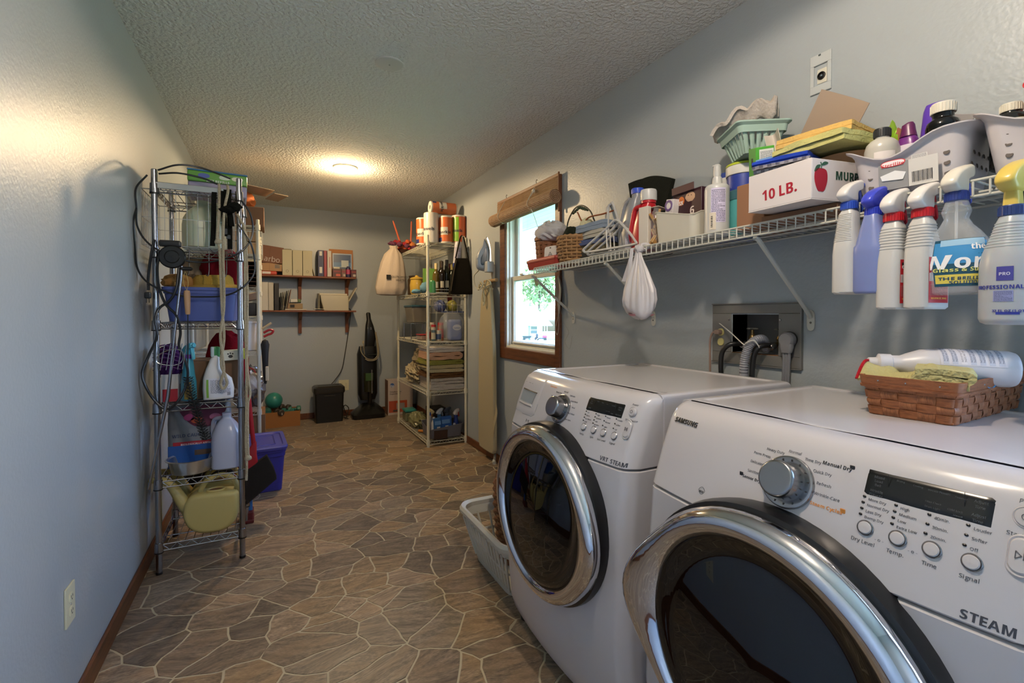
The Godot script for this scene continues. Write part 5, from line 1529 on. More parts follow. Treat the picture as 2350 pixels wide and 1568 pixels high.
func basket_bottles() -> void:
	var o: Node3D
	var b := sh(-0.6) + 0.028
	o = thing("clear_bottle", "cloudy white bottle with a dark cap at the window end of the labelled basket", "bottle", Vector3(1.425, b, -0.672))
	var rg := round_rings([0.03, 0.0, 0.037, 0.004, 0.038, 0.012, 0.038, 0.115, 0.034, 0.130, 0.025, 0.140, 0.016, 0.145, 0.016, 0.15])
	vessel(o, "body", rg, hx("b9b5ab", 0.25))
	part(o, "cap", screw_cap(0.0185, 0.022), hx("242628", 0.45), Vector3(0, 0.148, 0))
	part(o, "label", blabel(rg, 0.05, 0.103, PI * 1.0, PI * 0.62, 2.0), hx("d8d0cc"))
	part(o, "label_print", blabel(rg, 0.062, 0.084, PI * 0.98, PI * 0.7, 2.0, 0.001), fine("dcd2ce"))
	solo("lime_wrapper", "lime green crinkled wrapper behind the cloudy bottle", "wrapper", g().grid(func(u: float, v: float): return Vector3(0.008 * sin(u * 12 + v * 5), 0.155 * (1 - v) + 0.02 * sin(u * 5) * (1 - v), (u - 0.5) * 0.05 * (1.0 - 0.4 * (1 - v))), 8, 10, 0.002).mesh(), hx("9cc23a", 0.35), Vector3(1.475, b + 0.03, -0.70), Vector3(0.2, 0, 0))
	o = thing("purple_bottle", "small purple bottle with a maroon flip cap between the grey cards", "bottle", Vector3(1.455, b, -0.628))
	rg = [[0.0, 0, 0, 0.034, 0.046], [0.004, 0, 0, 0.038, 0.05], [0.10, 0, 0, 0.038, 0.05], [0.125, 0, 0, 0.036, 0.046], [0.14, 0, 0, 0.026, 0.034], [0.145, 0, 0, 0.02, 0.024]]
	vessel(o, "body", rg, hx("6b2878", 0.3), 2.6)
	part(o, "white_band", blabel(rg, 0.098, 0.118, PI * 1.5, PI * 0.5, 2.6), hx("cfc4d0"))
	part(o, "label", blabel(rg, 0.06, 0.086, PI * 1.25, PI * 0.75, 2.6), hx("ccd0e4"))
	part(o, "cap", g().loft(brings([[0, 0, 0, 0.034, 0.036], [0.015, 0, 0, 0.028, 0.03], [0.03, 0, 0, 0.024, 0.026], [0.036, 0, 0.004, 0.012, 0.012]], 18)).mesh(), hx("5d1f4e", 0.35), Vector3(0, 0.14, 0))
	for q in [[-0.672, -0.35], [-0.602, 0.35]]: solo("grey_card", "grey card leaning %s the purple bottle" % ("behind" if q[1] < 0 else "beside"), "card", g().box(Vector3(0, 0.085, 0), Vector3(0.003, 0.17, 0.05), 0.001).mesh(), hx("8b8784", 0.7), Vector3(1.52, b + 0.02, q[0]), Vector3(q[1], 0, 0))
	o = thing("white_purple_bottle", "flat white bottle with a purple upper half standing behind the black bottle", "bottle", Vector3(1.49, b, -0.598), Vector3(0.06, 0, -0.06))
	rg = [[0.0, 0, 0, 0.035, 0.052], [0.004, 0, 0, 0.04, 0.056], [0.20, 0, 0, 0.04, 0.054], [0.215, 0, 0, 0.034, 0.048], [0.219, 0, 0, 0.02, 0.03]]
	vessel(o, "body", rg, hx("c9c2bd", 0.35), 3.0)
	part(o, "purple_cap", g().loft(brings([[0.138, 0, 0, 0.0415, 0.0575], [0.2, 0, 0, 0.0415, 0.0555], [0.216, 0, 0, 0.035, 0.049], [0.2205, 0, 0, 0.02, 0.03]], 28, 3.0)).mesh(45), hx("5a3aa6", 0.3))
	part(o, "print", blabel(rg, 0.06, 0.125, PI * 1.2, PI * 0.8, 3.0), fine("d6d0cc"))
	o = thing("black_bottle", "black glass bottle with a cream cap and orange emblem, near end of the labelled basket", "bottle", Vector3(1.44, b, -0.552))
	rg = round_rings([0.028, 0.0, 0.0325, 0.004, 0.033, 0.012, 0.033, 0.135, 0.030, 0.148, 0.022, 0.154, 0.0205, 0.158, 0.0205, 0.172])
	vessel(o, "body", rg, hx("0d0c0b", 0.08))
	part(o, "cap", screw_cap(0.0235, 0.024), hx("cfc9b8", 0.5), Vector3(0, 0.168, 0))
	part(o, "emblem", g().prism(G.ell(0.013, 0.013, 16), 0.001).mesh(), hx("cc6a3a"), Vector3(-0.0325, 0.112, -0.012), Vector3(0, -PI / 2 - 0.35, 0))
	part(o, "lettering", words("OIL", 0.016, 0.0008, true, true, on_bottle(rg, 0.098, PI * 0.9, 2.0)), hx("d8c096"))
	part(o, "lettering", words("GENUINE", 0.006, 0.0006, true, true, on_bottle(rg, 0.12, PI * 0.9, 2.0)), hx("d8c096"))
	# second basket
	var c := sh(-0.35) + 0.036
	o = thing("dark_jar", "dark jar with a cream cap at the window end of the second basket", "jar", Vector3(1.475, c, -0.445))
	rg = round_rings([0.028, 0.0, 0.034, 0.004, 0.034, 0.10, 0.026, 0.118, 0.017, 0.124, 0.016, 0.13])
	vessel(o, "body", rg, hx("1c1d1b", 0.15))
	part(o, "cap", screw_cap(0.0185, 0.018), hx("cbc5b2", 0.5), Vector3(0, 0.127, 0))
	part(o, "label", blabel(rg, 0.06, 0.105, PI * 1.0, PI * 0.6, 2.0), hx("a39f86"))
	part(o, "lettering", words("Furn", 0.009, 0.0006, false, true, on_bottle(rg, 0.088, PI * 0.8, 2.0, 0.0013)), hx("2c2a22"))
	o = thing("spray_bottle", "red and white trigger sprayer standing in the second basket", "spray bottle", Vector3(1.53, c - 0.03, -0.41), Vector3(0, PI * 0.9, 0))
	part(o, "body", g().loft(brings([[0, 0, 0, 0.05, 0.05], [0.1, 0, 0, 0.05, 0.05], [0.14, 0, 0, 0.026, 0.026], [0.15, 0, 0, 0.026, 0.026]])).mesh(), hx("d8d4d0"))
	trigger(o, 0.148, "d8d2ce", "b02430", "b02430")
	o = thing("gold_bottle", "flat amber bottle with a red flip cap in the second basket", "bottle", Vector3(1.455, c, -0.372))
	rg = [[0.0, 0, 0, 0.036, 0.085], [0.004, 0, 0, 0.04, 0.09], [0.11, 0, 0, 0.04, 0.09], [0.122, 0, 0, 0.038, 0.084], [0.132, 0, -0.004, 0.034, 0.060], [0.140, 0, -0.006, 0.03, 0.036], [0.146, 0, -0.006, 0.026, 0.026]]
	vessel(o, "body", rg, hx("b5842c", 0.3), 3.0)
	part(o, "cap", g().loft(brings([[0, 0, 0, 0.034, 0.034], [0.004, 0, 0, 0.036, 0.036], [0.024, 0, 0, 0.036, 0.036], [0.028, -0.002, 0, 0.034, 0.034]], 24)).box(Vector3(-0.006, 0.026, 0.018), Vector3(0.012, 0.006, 0.01), 0.002).mesh(40), hx("b42c34", 0.35), Vector3(0, 0.144, -0.006))
	part(o, "label", blabel(rg, 0.05, 0.112, PI * 1.15, PI * 0.85, 3.0), fine("d9d4cc"))
	part(o, "groove", g().tube(PackedVector3Array([Vector3(-0.0195, 0.118, -0.03), Vector3(-0.0203, 0.1195, 0.0), Vector3(-0.0195, 0.121, 0.03)]), 0.0018, 5).mesh(), hx("7d5a1c", 0.4))
	o = thing("brown_bottle", "dark brown bottle with a red cap at the near end of the second basket", "bottle", Vector3(1.49, c, -0.318))
	rg = round_rings([0.03, 0.0, 0.034, 0.004, 0.034, 0.12, 0.028, 0.14, 0.019, 0.15, 0.018, 0.156])
	vessel(o, "body", rg, hx("1e1914", 0.12))
	part(o, "cap", screw_cap(0.0215, 0.028), hx("ac2a34", 0.4), Vector3(0, 0.153, 0))

func trigger(o: Node, y: float, head: String, collar: String, lever: String, fat := 1.0, tall := 0.0) -> void:
	# trigger head facing +x: collar, housing, lever and nozzle
	part(o, "collar", screw_cap(0.0185 * fat, 0.02), hx(collar, 0.35), Vector3(0, y, 0))
	var h := y + 0.018
	if tall > 0.0:
		part(o, "stem", g().loft([G.lift(G.rect(0.027, 0.025, 0.006, 3), Vector3(0, h, 0)), G.lift(G.rect(0.024, 0.022, 0.006, 3), Vector3(0, h + tall, 0))]).mesh(40), hx(head, 0.35))
		h += tall
	var pr := P2([-0.012, 0.0, -0.027, 0.008, -0.033, 0.016, -0.028, 0.028, -0.010, 0.044, 0.018, 0.056, 0.034, 0.058, 0.038, 0.050, 0.036, 0.036, 0.016, 0.026, 0.013, 0.0])
	for i in pr.size(): pr[i] *= fat
	var rings := []
	for q in [[-0.0145, 0.72], [-0.0135, 0.88], [-0.009, 1.0], [0.0, 1.03], [0.009, 1.0], [0.0135, 0.88], [0.0145, 0.72]]:
		var r := PackedVector3Array()
		for p in cur2(pr, 4): r.append(Vector3((p.x - 0.002) * q[1] + 0.002, (p.y - 0.027) * q[1] + 0.027 + h, q[0] * fat))
		rings.append(r)
	part(o, "spray_head", g().loft(rings).mesh(50), hx(head, 0.3))
	part(o, "nozzle", g().lathe(P2([0.001, 0, 0.0085, 0, 0.009, 0.002, 0.0085, 0.012, 0.005, 0.013, 0.001, 0.012]), 14).mesh(), hx(lever, 0.35), Vector3(0.034 * fat, h + 0.047 * fat, 0), Vector3(0, 0, -PI / 2))
	part(o, "lever", g().prism(cur2(P2([0.018, 0.036, 0.030, 0.036, 0.036, 0.016, 0.044, -0.012, 0.041, -0.022, 0.036, -0.014, 0.028, 0.012]), 4), 0.015, 0.003).mesh(40), hx(lever, 0.35), Vector3(0, h, 0))

func sprays() -> void:
	var o: Node3D
	var n := "trigger sprayers hung on the shelf front"
	# [y, x, z, size x, size z]; the trigger hooks the shelf's lip, so the head faces the wall
	var neck := func(body: Array) -> Array: return body
	o = thing("spray_bottle", "white spray bottle with a blue collar and white head, first from the window", "spray bottle", Vector3(1.322, 1.262, -0.695), Vector3(0, -0.12, 0), n)
	var a := [[0.0, 0.012, 0, 0.085, 0.052], [0.005, 0.012, 0, 0.095, 0.062], [0.10, 0.012, 0, 0.095, 0.062], [0.13, 0.006, 0, 0.075, 0.058], [0.15, -0.002, 0, 0.052, 0.050], [0.18, -0.002, 0, 0.044, 0.044], [0.205, 0, 0, 0.038, 0.040], [0.213, 0, 0, 0.03, 0.03], [0.22, 0, 0, 0.028, 0.028]]
	vessel(o, "body", a, mt.white_plastic, 3.0)
	for i in 16: part(o, "grip_ridge", g().tube(_ring(a, 0.135 + 0.0045 * i, 3.0, PI * 0.75, PI * 1.25), 0.0011, 4).mesh(), mt.white_plastic)
	part(o, "back_label", blabel(a, 0.018, 0.105, PI * 0.62, PI * 0.36, 3.0, 0.0008), fine("8a8e96"))
	trigger(o, 0.216, "d8d4d0", "2c4db0", "3656b8")
	o = thing("spray_bottle", "periwinkle blue spray bottle with a blue head, second from the window", "spray bottle", Vector3(1.322, 1.262, -0.640), Vector3(0, -0.1, 0), n)
	a = [[0.0, 0, 0, 0.06, 0.066], [0.006, 0, 0, 0.07, 0.076], [0.10, 0, 0, 0.07, 0.078], [0.115, 0, 0, 0.068, 0.076], [0.12, 0, 0, 0.062, 0.066], [0.16, 0, 0, 0.05, 0.048], [0.19, 0, 0, 0.036, 0.034], [0.197, 0, 0, 0.028, 0.028]]
	var peri := mat("periwinkle", Color(0.47, 0.52, 0.72), 0.3)
	peri.subsurf_scatter_enabled = true
	peri.subsurf_scatter_strength = 0.2
	vessel(o, "body", a, peri, 2.8)
	part(o, "print", blabel(a, 0.02, 0.09, PI * 0.72, PI * 0.42, 2.8), fine("8088c4"))
	trigger(o, 0.190, "3b46c0", "2a3ab0", "3b46c0", 0.95)
	for i in 2:
		o = thing("spray_bottle", ["white spray bottle with red collar and narrow red label, third from the window", "white spray bottle with red collar and wide red label, fourth from the window"][i], "spray bottle", Vector3(1.320, 1.222, [-0.596, -0.540][i]), Vector3(0, [-0.05, -0.12][i], 0), n)
		a = [[0.0, 0.014, 0, 0.088, 0.048], [0.005, 0.014, 0, 0.098, 0.056], [0.085, 0.014, 0, 0.098, 0.057], [0.12, 0.010, 0, 0.085, 0.056], [0.145, 0.0, 0, 0.058, 0.054], [0.175, -0.002, 0, 0.046, 0.048], [0.195, 0, 0, 0.040, 0.042], [0.206, 0, 0, 0.03, 0.032], [0.212, 0, 0, 0.028, 0.028]]
		vessel(o, "body", a, mt.white_plastic, 3.2)
		for k in 8: part(o, "grip_ridge", g().tube(_ring(a, 0.142 + 0.0068 * k, 3.2, PI * 0.3, PI * 1.3), 0.0014, 4).mesh(), mt.white_plastic)
		var red := hx("b3202a", 0.4)
		var lb := part(o, "label", blabel(a, 0.014, 0.115, PI * 0.70, PI * 0.36, 3.2, 0.0008), red)
		part(lb, "label_band", blabel(a, 0.062, 0.08, PI * 0.69, PI * 0.37, 3.2, 0.0011), fine("cfc4c0"))
		part(lb, "emblem", blabel(a, 0.096, 0.108, PI * 0.66, PI * 0.46, 3.2, 0.0012), hx("1c1a1a"))
		part(lb, "lettering", words("OUT", 0.008, 0.0004, true, false, on_bottle(a, 0.0975, PI * 0.57, 3.2, 0.0015)), hx("e8e4e0"))
		part(lb, "label_print", blabel(a, 0.03, 0.055, PI * 0.68, PI * 0.38, 3.2, 0.0011), fine("c05a5a"))
		part(lb, "lettering", words("WARNING", 0.004, 0.0003, true, false, on_bottle(a, 0.024, PI * 0.54, 3.2, 0.0014)), hx("e0a84a"))
		trigger(o, 0.208, "dcd8d4", "b31c26", "b31c26", 1.08)
	# clear bottle with the blue label
	o = thing("spray_bottle", "clear glass-cleaner bottle with a blue and yellow label and white head, fifth from the window", "spray bottle", Vector3(1.326, 1.252, -0.483), Vector3(0, -0.1, 0), n)
	a = [[0.0, 0.0, 0, 0.05, 0.075], [0.006, 0.0, 0, 0.062, 0.095], [0.05, 0, 0, 0.066, 0.112], [0.085, 0, 0, 0.066, 0.118], [0.115, 0, 0, 0.060, 0.108], [0.135, 0, 0, 0.052, 0.082], [0.15, 0, 0, 0.042, 0.055], [0.165, 0, 0, 0.036, 0.040], [0.18, 0, 0, 0.042, 0.050], [0.20, 0, 0, 0.034, 0.038], [0.208, 0, 0, 0.028, 0.028]]
	vessel(o, "body", a, clear("clear_bottle", Color(0.93, 0.93, 0.92, 0.22), 0.06), 2.4, 36)
	part(o, "dip_tube", g().bar(Vector3(0, 0.02, 0), Vector3(0, 0.205, 0), 0.003, 6).mesh(), clear("tube_clear", Color(0.9, 0.9, 0.9, 0.35), 0.1))
	var lb5 := part(o, "label", blabel(a, 0.018, 0.118, PI * 1.12, PI * 0.55, 2.4, 0.0008), hx("1f4f66", 0.4))
	part(lb5, "label_band", blabel(a, 0.066, 0.112, PI * 1.11, PI * 0.56, 2.4, 0.0011), hx("3f8fc8", 0.4))
	part(lb5, "label_arc", blabel(a, 0.104, 0.117, PI * 1.05, PI * 0.6, 2.4, 0.0013), hx("9cc4e0", 0.4))
	part(lb5, "label_band", blabel(a, 0.024, 0.043, PI * 1.10, PI * 0.58, 2.4, 0.0011), hx("d8c85a", 0.4))
	part(lb5, "lettering", words("Works", 0.030, 0.0006, true, false, on_bottle(a, 0.070, PI * 0.78, 2.4, 0.0016)), hx("eef0f2"))
	part(lb5, "lettering", words("the", 0.012, 0.0006, true, false, on_bottle(a, 0.100, PI * 0.70, 2.4, 0.0018)), hx("eef0f2"))
	part(lb5, "lettering", words("Glass & Surface", 0.0085, 0.0005, true, false, on_bottle(a, 0.053, PI * 0.80, 2.4, 0.0016)), hx("cfd27a"))
	part(lb5, "lettering", words("THE BRILLIANT", 0.0065, 0.0005, true, false, on_bottle(a, 0.0345, PI * 0.80, 2.4, 0.0016)), hx("28486a"))
	part(lb5, "lettering", words("SOLUTION", 0.0065, 0.0005, true, false, on_bottle(a, 0.026, PI * 0.80, 2.4, 0.0016)), hx("28486a"))
	trigger(o, 0.203, "d6d0c2", "27387c", "4a55b0", 1.08)
	# big translucent sprayer, yellow head
	o = thing("spray_bottle", "large frosted spray bottle with a tall yellow head and navy collar, nearest the camera", "spray bottle", Vector3(1.296, 1.190, -0.386), Vector3(0, -0.1, 0), n)
	a = round_rings([0.036, 0.0, 0.044, 0.004, 0.047, 0.012, 0.047, 0.10, 0.0465, 0.12, 0.043, 0.14, 0.037, 0.158, 0.030, 0.178, 0.024, 0.20, 0.019, 0.212, 0.017, 0.218])
	var fr := mat("frosted", Color(0.66, 0.68, 0.70), 0.3)
	fr.subsurf_scatter_enabled = true
	fr.subsurf_scatter_strength = 0.25
	vessel(o, "body", a, fr, 2.0, 36)
	for k in 9: part(o, "grip_ridge", g().tube(_ring(a, 0.152 + 0.0058 * k, 2.0, 0.0, TAU - 0.01), 0.0012, 4).mesh(), fr)
	part(o, "liquid_line", blabel(a, 0.0985, 0.0995, PI * 1.5, PI * 0.2, 2.0, 0.0003), hx("a8b0ba"))
	var ink := hx("2a3590", 0.5)
	part(o, "printed_shield", blabel(a, 0.085, 0.112, PI * 1.02, PI * 0.86, 2.0, 0.0006), hx("41408e", 0.4))
	part(o, "lettering", words("PRO", 0.006, 0.0004, true, false, on_bottle(a, 0.098, PI * 0.94, 2.0, 0.001)), hx("c8c8dc"))
	part(o, "lettering", words("PROFESSIONAL", 0.0075, 0.0004, true, false, on_bottle(a, 0.073, PI * 1.02, 2.0)), ink)
	part(o, "print", blabel(a, 0.045, 0.066, PI * 1.05, PI * 0.86, 2.0, 0.0006), fine("8a92c0"))
	part(o, "printed_bar", blabel(a, 0.020, 0.025, PI * 1.02, PI * 0.80, 2.0, 0.0006), ink)
	part(o, "lettering", words("32 FL OZ (1 QT)", 0.0048, 0.0004, true, false, on_bottle(a, 0.027, PI * 0.9, 2.0)), ink)
	for k in 5:
		part(o, "graduation", blabel(a, 0.022 + 0.022 * k, 0.0228 + 0.022 * k, PI * 0.66, PI * 0.60, 2.0, 0.0006), ink)
		part(o, "lettering", words("%d fl. oz." % [5, 10, 15, 20, 25][k], 0.0046, 0.0004, true, false, on_bottle(a, 0.0205 + 0.022 * k, PI * 0.53, 2.0)), ink)
	trigger(o, 0.213, "d2b95a", "24386e", "22304e", 1.12, 0.030)
	# plastic carrier bag
	o = thing("plastic_bag", "knotted white plastic carrier bag hanging from the shelf", "bag", Vector3(1.325, 1.20, -1.468))
	var rings := []
	var bagm := mat("bag_film", Color(0.80, 0.78, 0.78), 0.35)
	bagm.backlight_enabled = true
	bagm.backlight = Color(0.5, 0.48, 0.48)
	for q in [[0.0, 0.012], [0.002, 0.038], [0.012, 0.055], [0.035, 0.066], [0.07, 0.069], [0.11, 0.063], [0.15, 0.05], [0.19, 0.036], [0.22, 0.024], [0.245, 0.015], [0.262, 0.011]]:
		var r := PackedVector3Array()
		for i in 72:
			var t := TAU * i / 72
			var k := clampf((q[0] - 0.02) / 0.08, 0, 1)
			var rad: float = q[1] * (1.0 + 0.10 * k * sin(t * 13 + q[0] * 8.0) + 0.06 * k * sin(t * 7 + 1.0 + q[0] * 14.0) + 0.05 * sin(t * 3 + 2.0))
			r.append(Vector3(cos(t) * rad * 0.85 + 0.008 * k, q[0] + (0.012 * sin(t * 2 + 0.5) if q[0] < 0.04 else 0.0), sin(t) * rad * 1.08 - 0.02 * (q[0] / 0.26)))
		rings.append(r)
	part(o, "bag_body", g().loft(rings).mesh(70), bagm)
	part(o, "knot", g().blob(Vector3(0.012, 0.275, -0.02), Vector3(0.034, 0.035, 0.042), 0.3, 3.0, 3, -1, 18).mesh(60), bagm)
	part(o, "bag_handle", g().tube(cur(V3([0.01, 0.27, -0.03, 0.03, 0.295, -0.02, 0.045, 0.29, 0.0, 0.02, 0.27, 0.0])), 0.008, 8).mesh(60), bagm)
	part(o, "bag_ear", g().grid(func(u: float, v: float): return Vector3(-0.01 + 0.012 * sin(u * 6), 0.26 - 0.11 * v + 0.02 * u - 0.03 * v * u, -0.035 - 0.035 * v + (u - 0.5) * 0.04 * (0.5 + v)), 8, 8, 0.003).mesh(60), bagm)
	part(o, "pink_contents", g().loft([G.lift(G.ell(0.085, 0.09), Vector3(0.004, 0.004, 0.004)), G.lift(G.ell(0.10, 0.11), Vector3(0.004, 0.012, 0.004))]).mesh(), hx("c88a92"))

func _ring(rg: Array, y: float, e: float, a0: float, a1: float) -> PackedVector3Array:
	var o := PackedVector3Array()
	for i in 21: o.append(bpoint(rg, y, lerpf(a0, a1, i / 20.0), 0.0002, e))
	return o

func tower(o: Node, w: float, d: float, h: float, levels: Array, pr: float, m: Material, wr: float, long_deck: bool) -> void:
	# wire rack on four posts, standing on the origin, w in x and d in z
	for s in [[-1, 1], [1, 1], [-1, -1], [1, -1]]:
		var p := part(o, "post", g().lathe(P2([0.001, 0.012, pr, 0.012, pr, h - 0.004, pr * 0.8, h, 0.001, h]), 16).mesh(40), m, Vector3(s[0] * w / 2, 0, s[1] * d / 2))
		part(p, "foot", g().lathe(P2([0.001, 0, pr * 1.1, 0, pr * 1.1, 0.01, pr * 0.7, 0.016, 0.001, 0.016]), 14).mesh(), mt.black_plastic if m == mt.chrome else m)
		for y in levels:
			part(p, "collar", g().lathe(P2([pr, y - 0.03, pr * 1.45, y - 0.03, pr * 1.35, y + 0.012, pr, y + 0.012]), 16, true).mesh(40), m)
			if m == mt.chrome: part(p, "clip_ring", g().lathe(P2([pr, y - 0.036, pr * 1.5, y - 0.036, pr * 1.5, y - 0.031, pr, y - 0.031]), 16, true).mesh(40), mt.black_plastic)
	for y in levels:
		var f := g()
		for yy in [y, y - 0.028]:
			for s in [-1, 1]:
				f.bar(Vector3(-w / 2, yy, s * d / 2), Vector3(w / 2, yy, s * d / 2), wr, 6)
				f.bar(Vector3(s * w / 2, yy, -d / 2), Vector3(s * w / 2, yy, d / 2), wr, 6)
		var fr := part(o, "shelf_frame", f.mesh(), m)
		var tr := g()
		for s in [-1, 1]:
			for ax in 2:
				var n := int(((w if ax == 0 else d)) / 0.03)
				var path := PackedVector3Array()
				for i in n + 1:
					var t: float = lerpf(-0.46, 0.46, float(i) / n)
					path.append(Vector3(t * w, y - 0.028 * (i % 2), s * d / 2) if ax == 0 else Vector3(s * w / 2, y - 0.028 * (i % 2), t * d))
				tr.tube(path, wr * 0.62, 5)
		part(fr, "edge_lattice", tr.mesh(), m)
		var dk := g()
		var dn := int((w if long_deck else d) / 0.032)
		for i in range(1, dn):
			var t := lerpf(-0.5, 0.5, float(i) / dn)
			if long_deck: dk.bar(Vector3(t * w, y + wr, -d / 2), Vector3(t * w, y + wr, d / 2), wr * 0.6, 5)
			else: dk.bar(Vector3(-w / 2, y + wr, t * d), Vector3(w / 2, y + wr, t * d), wr * 0.6, 5)
		for q in [-0.25, 0.25]:
			if long_deck: dk.bar(Vector3(-w / 2, y - 0.003, q * d), Vector3(w / 2, y - 0.003, q * d), wr * 0.8, 5)
			else: dk.bar(Vector3(q * w, y - 0.003, -d / 2), Vector3(q * w, y - 0.003, d / 2), wr * 0.8, 5)
		part(fr, "deck_grate", dk.mesh(), m)

func grid_basket(o: Node, w: float, h: float, d: float, step: float, r: float, m: Material) -> void:
	# open wire basket: rim, walls and floor of crossed wires
	part(o, "rim", g().tube(PackedVector3Array([Vector3(-w / 2, h, -d / 2), Vector3(w / 2, h, -d / 2), Vector3(w / 2, h, d / 2), Vector3(-w / 2, h, d / 2)]), r * 1.7, 6, true).mesh(), m)
	var q := g()
	var n := int(w / step)
	for i in n + 1:
		var x := lerpf(-w / 2, w / 2, float(i) / n)
		q.tube(PackedVector3Array([Vector3(x, h, -d / 2), Vector3(x, 0, -d / 2), Vector3(x, 0, d / 2), Vector3(x, h, d / 2)]), r, 4)
	n = int(d / step)
	for i in range(1, n):
		var z := lerpf(-d / 2, d / 2, float(i) / n)
		q.tube(PackedVector3Array([Vector3(-w / 2, h, z), Vector3(-w / 2, 0, z), Vector3(w / 2, 0, z), Vector3(w / 2, h, z)]), r, 4)
	for y in [0.0, h * 0.5]: q.tube(PackedVector3Array([Vector3(-w / 2, y, -d / 2), Vector3(w / 2, y, -d / 2), Vector3(w / 2, y, d / 2), Vector3(-w / 2, y, d / 2)]), r, 4, true)
	part(o, "wire_lattice", q.mesh(), m)

func jug(called: String, label: String, cat_: String, at: Vector3, c: Material, ht: float, wd: float, turn := 0.0, cap := "") -> Node3D:
	# blow-moulded gallon jug with a side grip
	var o := thing(called, label, cat_, at, Vector3(0, turn, 0))
	vessel(o, "body", [[0.0, 0, 0, wd * 0.85, wd * 0.85], [ht * 0.03, 0, 0, wd, wd], [ht * 0.5, 0, 0, wd, wd], [ht * 0.64, 0, 0, wd * 0.94, wd * 0.94], [ht * 0.78, 0, 0, wd * 0.72, wd * 0.72], [ht * 0.88, 0, 0, wd * 0.42, wd * 0.42], [ht * 0.92, 0, 0, wd * 0.29, wd * 0.29], [ht, 0, 0, wd * 0.29, wd * 0.29]], c, 3.0)
	part(o, "grip", g().tube(cur(V3([wd * 0.12, ht * 0.9, wd * 0.1, wd * 0.40, ht * 0.86, wd * 0.3, wd * 0.47, ht * 0.70, wd * 0.34, wd * 0.44, ht * 0.5, wd * 0.34])), wd * 0.085, 8).mesh(), c)
	if cap: part(o, "cap", screw_cap(wd * 0.17, ht * 0.06), hx(cap, 0.4), Vector3(0, ht * 0.98, 0))
	return o

func tub(called: String, label: String, at: Vector3, s: Vector3, c: String, turn := 0.0, lid := false) -> Node3D:
	# storage tote with a flared, lipped rim
	var o := thing(called, label, "storage tub", at, Vector3(0, turn, 0))
	var m := hx(c, 0.4)
	var rg := []
	for q in [[0.0, 0.80, 0.02], [0.02, 0.83, 0.03], [0.80, 0.93, 0.035], [0.81, 0.955, 0.035], [0.90, 0.96, 0.035], [0.91, 0.99, 0.04], [0.99, 1.0, 0.04], [1.0, 0.985, 0.04], [0.97, 0.90, 0.03], [0.03, 0.79, 0.03], [0.03, 0.05, 0.002]]: rg.append(G.lift(G.rect(s.x * q[1], s.z * q[1], q[2], 4), Vector3(0, s.y * q[0], 0)))
	part(o, "tub_body", g().loft(rg, true, true).mesh(30), m)
	if lid:
		var lg := []
		for q in [[0.985, 1.0], [0.975, 1.035], [1.03, 1.05], [1.06, 1.03], [1.06, 0.9], [1.035, 0.86], [1.035, 0.05]]: lg.append(G.lift(G.rect(s.x * q[1], s.z * q[1], 0.04, 4), Vector3(0, s.y * q[0], 0)))
		part(o, "lid", g().loft(lg, true, true).mesh(30), hx(Color(c).lightened(0.08).to_html(false), 0.35))
		part(o, "lid_groove", g().tube(G.lift(G.rect(s.x * 0.62, s.z * 0.62, 0.02, 3), Vector3(0, s.y * 1.036, 0)), 0.004, 5, true).mesh(), m)
	return o

func carton(called: String, label: String, at: Vector3, s: Vector3, c: String, rot := Vector3.ZERO, cat_ := "box") -> Node3D:
	var o := thing(called, label, cat_, at, rot)
	part(o, "carton", bx(s, 0.002), hx(c, 0.7))
	part(o, "flap_seam", g().box(Vector3(0, s.y + 0.0002, 0), Vector3(s.x * 0.98, 0.0008, 0.003)).box(Vector3(0, s.y * 0.5, s.z / 2 + 0.0002), Vector3(0.002, s.y * 0.9, 0.0006)).mesh(), hx(Color(c).darkened(0.25).to_html(false), 0.8))
	return o

func say(o: Node, s: String, h: float, c: String, at: Vector3, rot := Vector3.ZERO, bold := true) -> void:
	part(o, "lettering", words(s, h, 0.0008, bold), hx(c), at, rot)

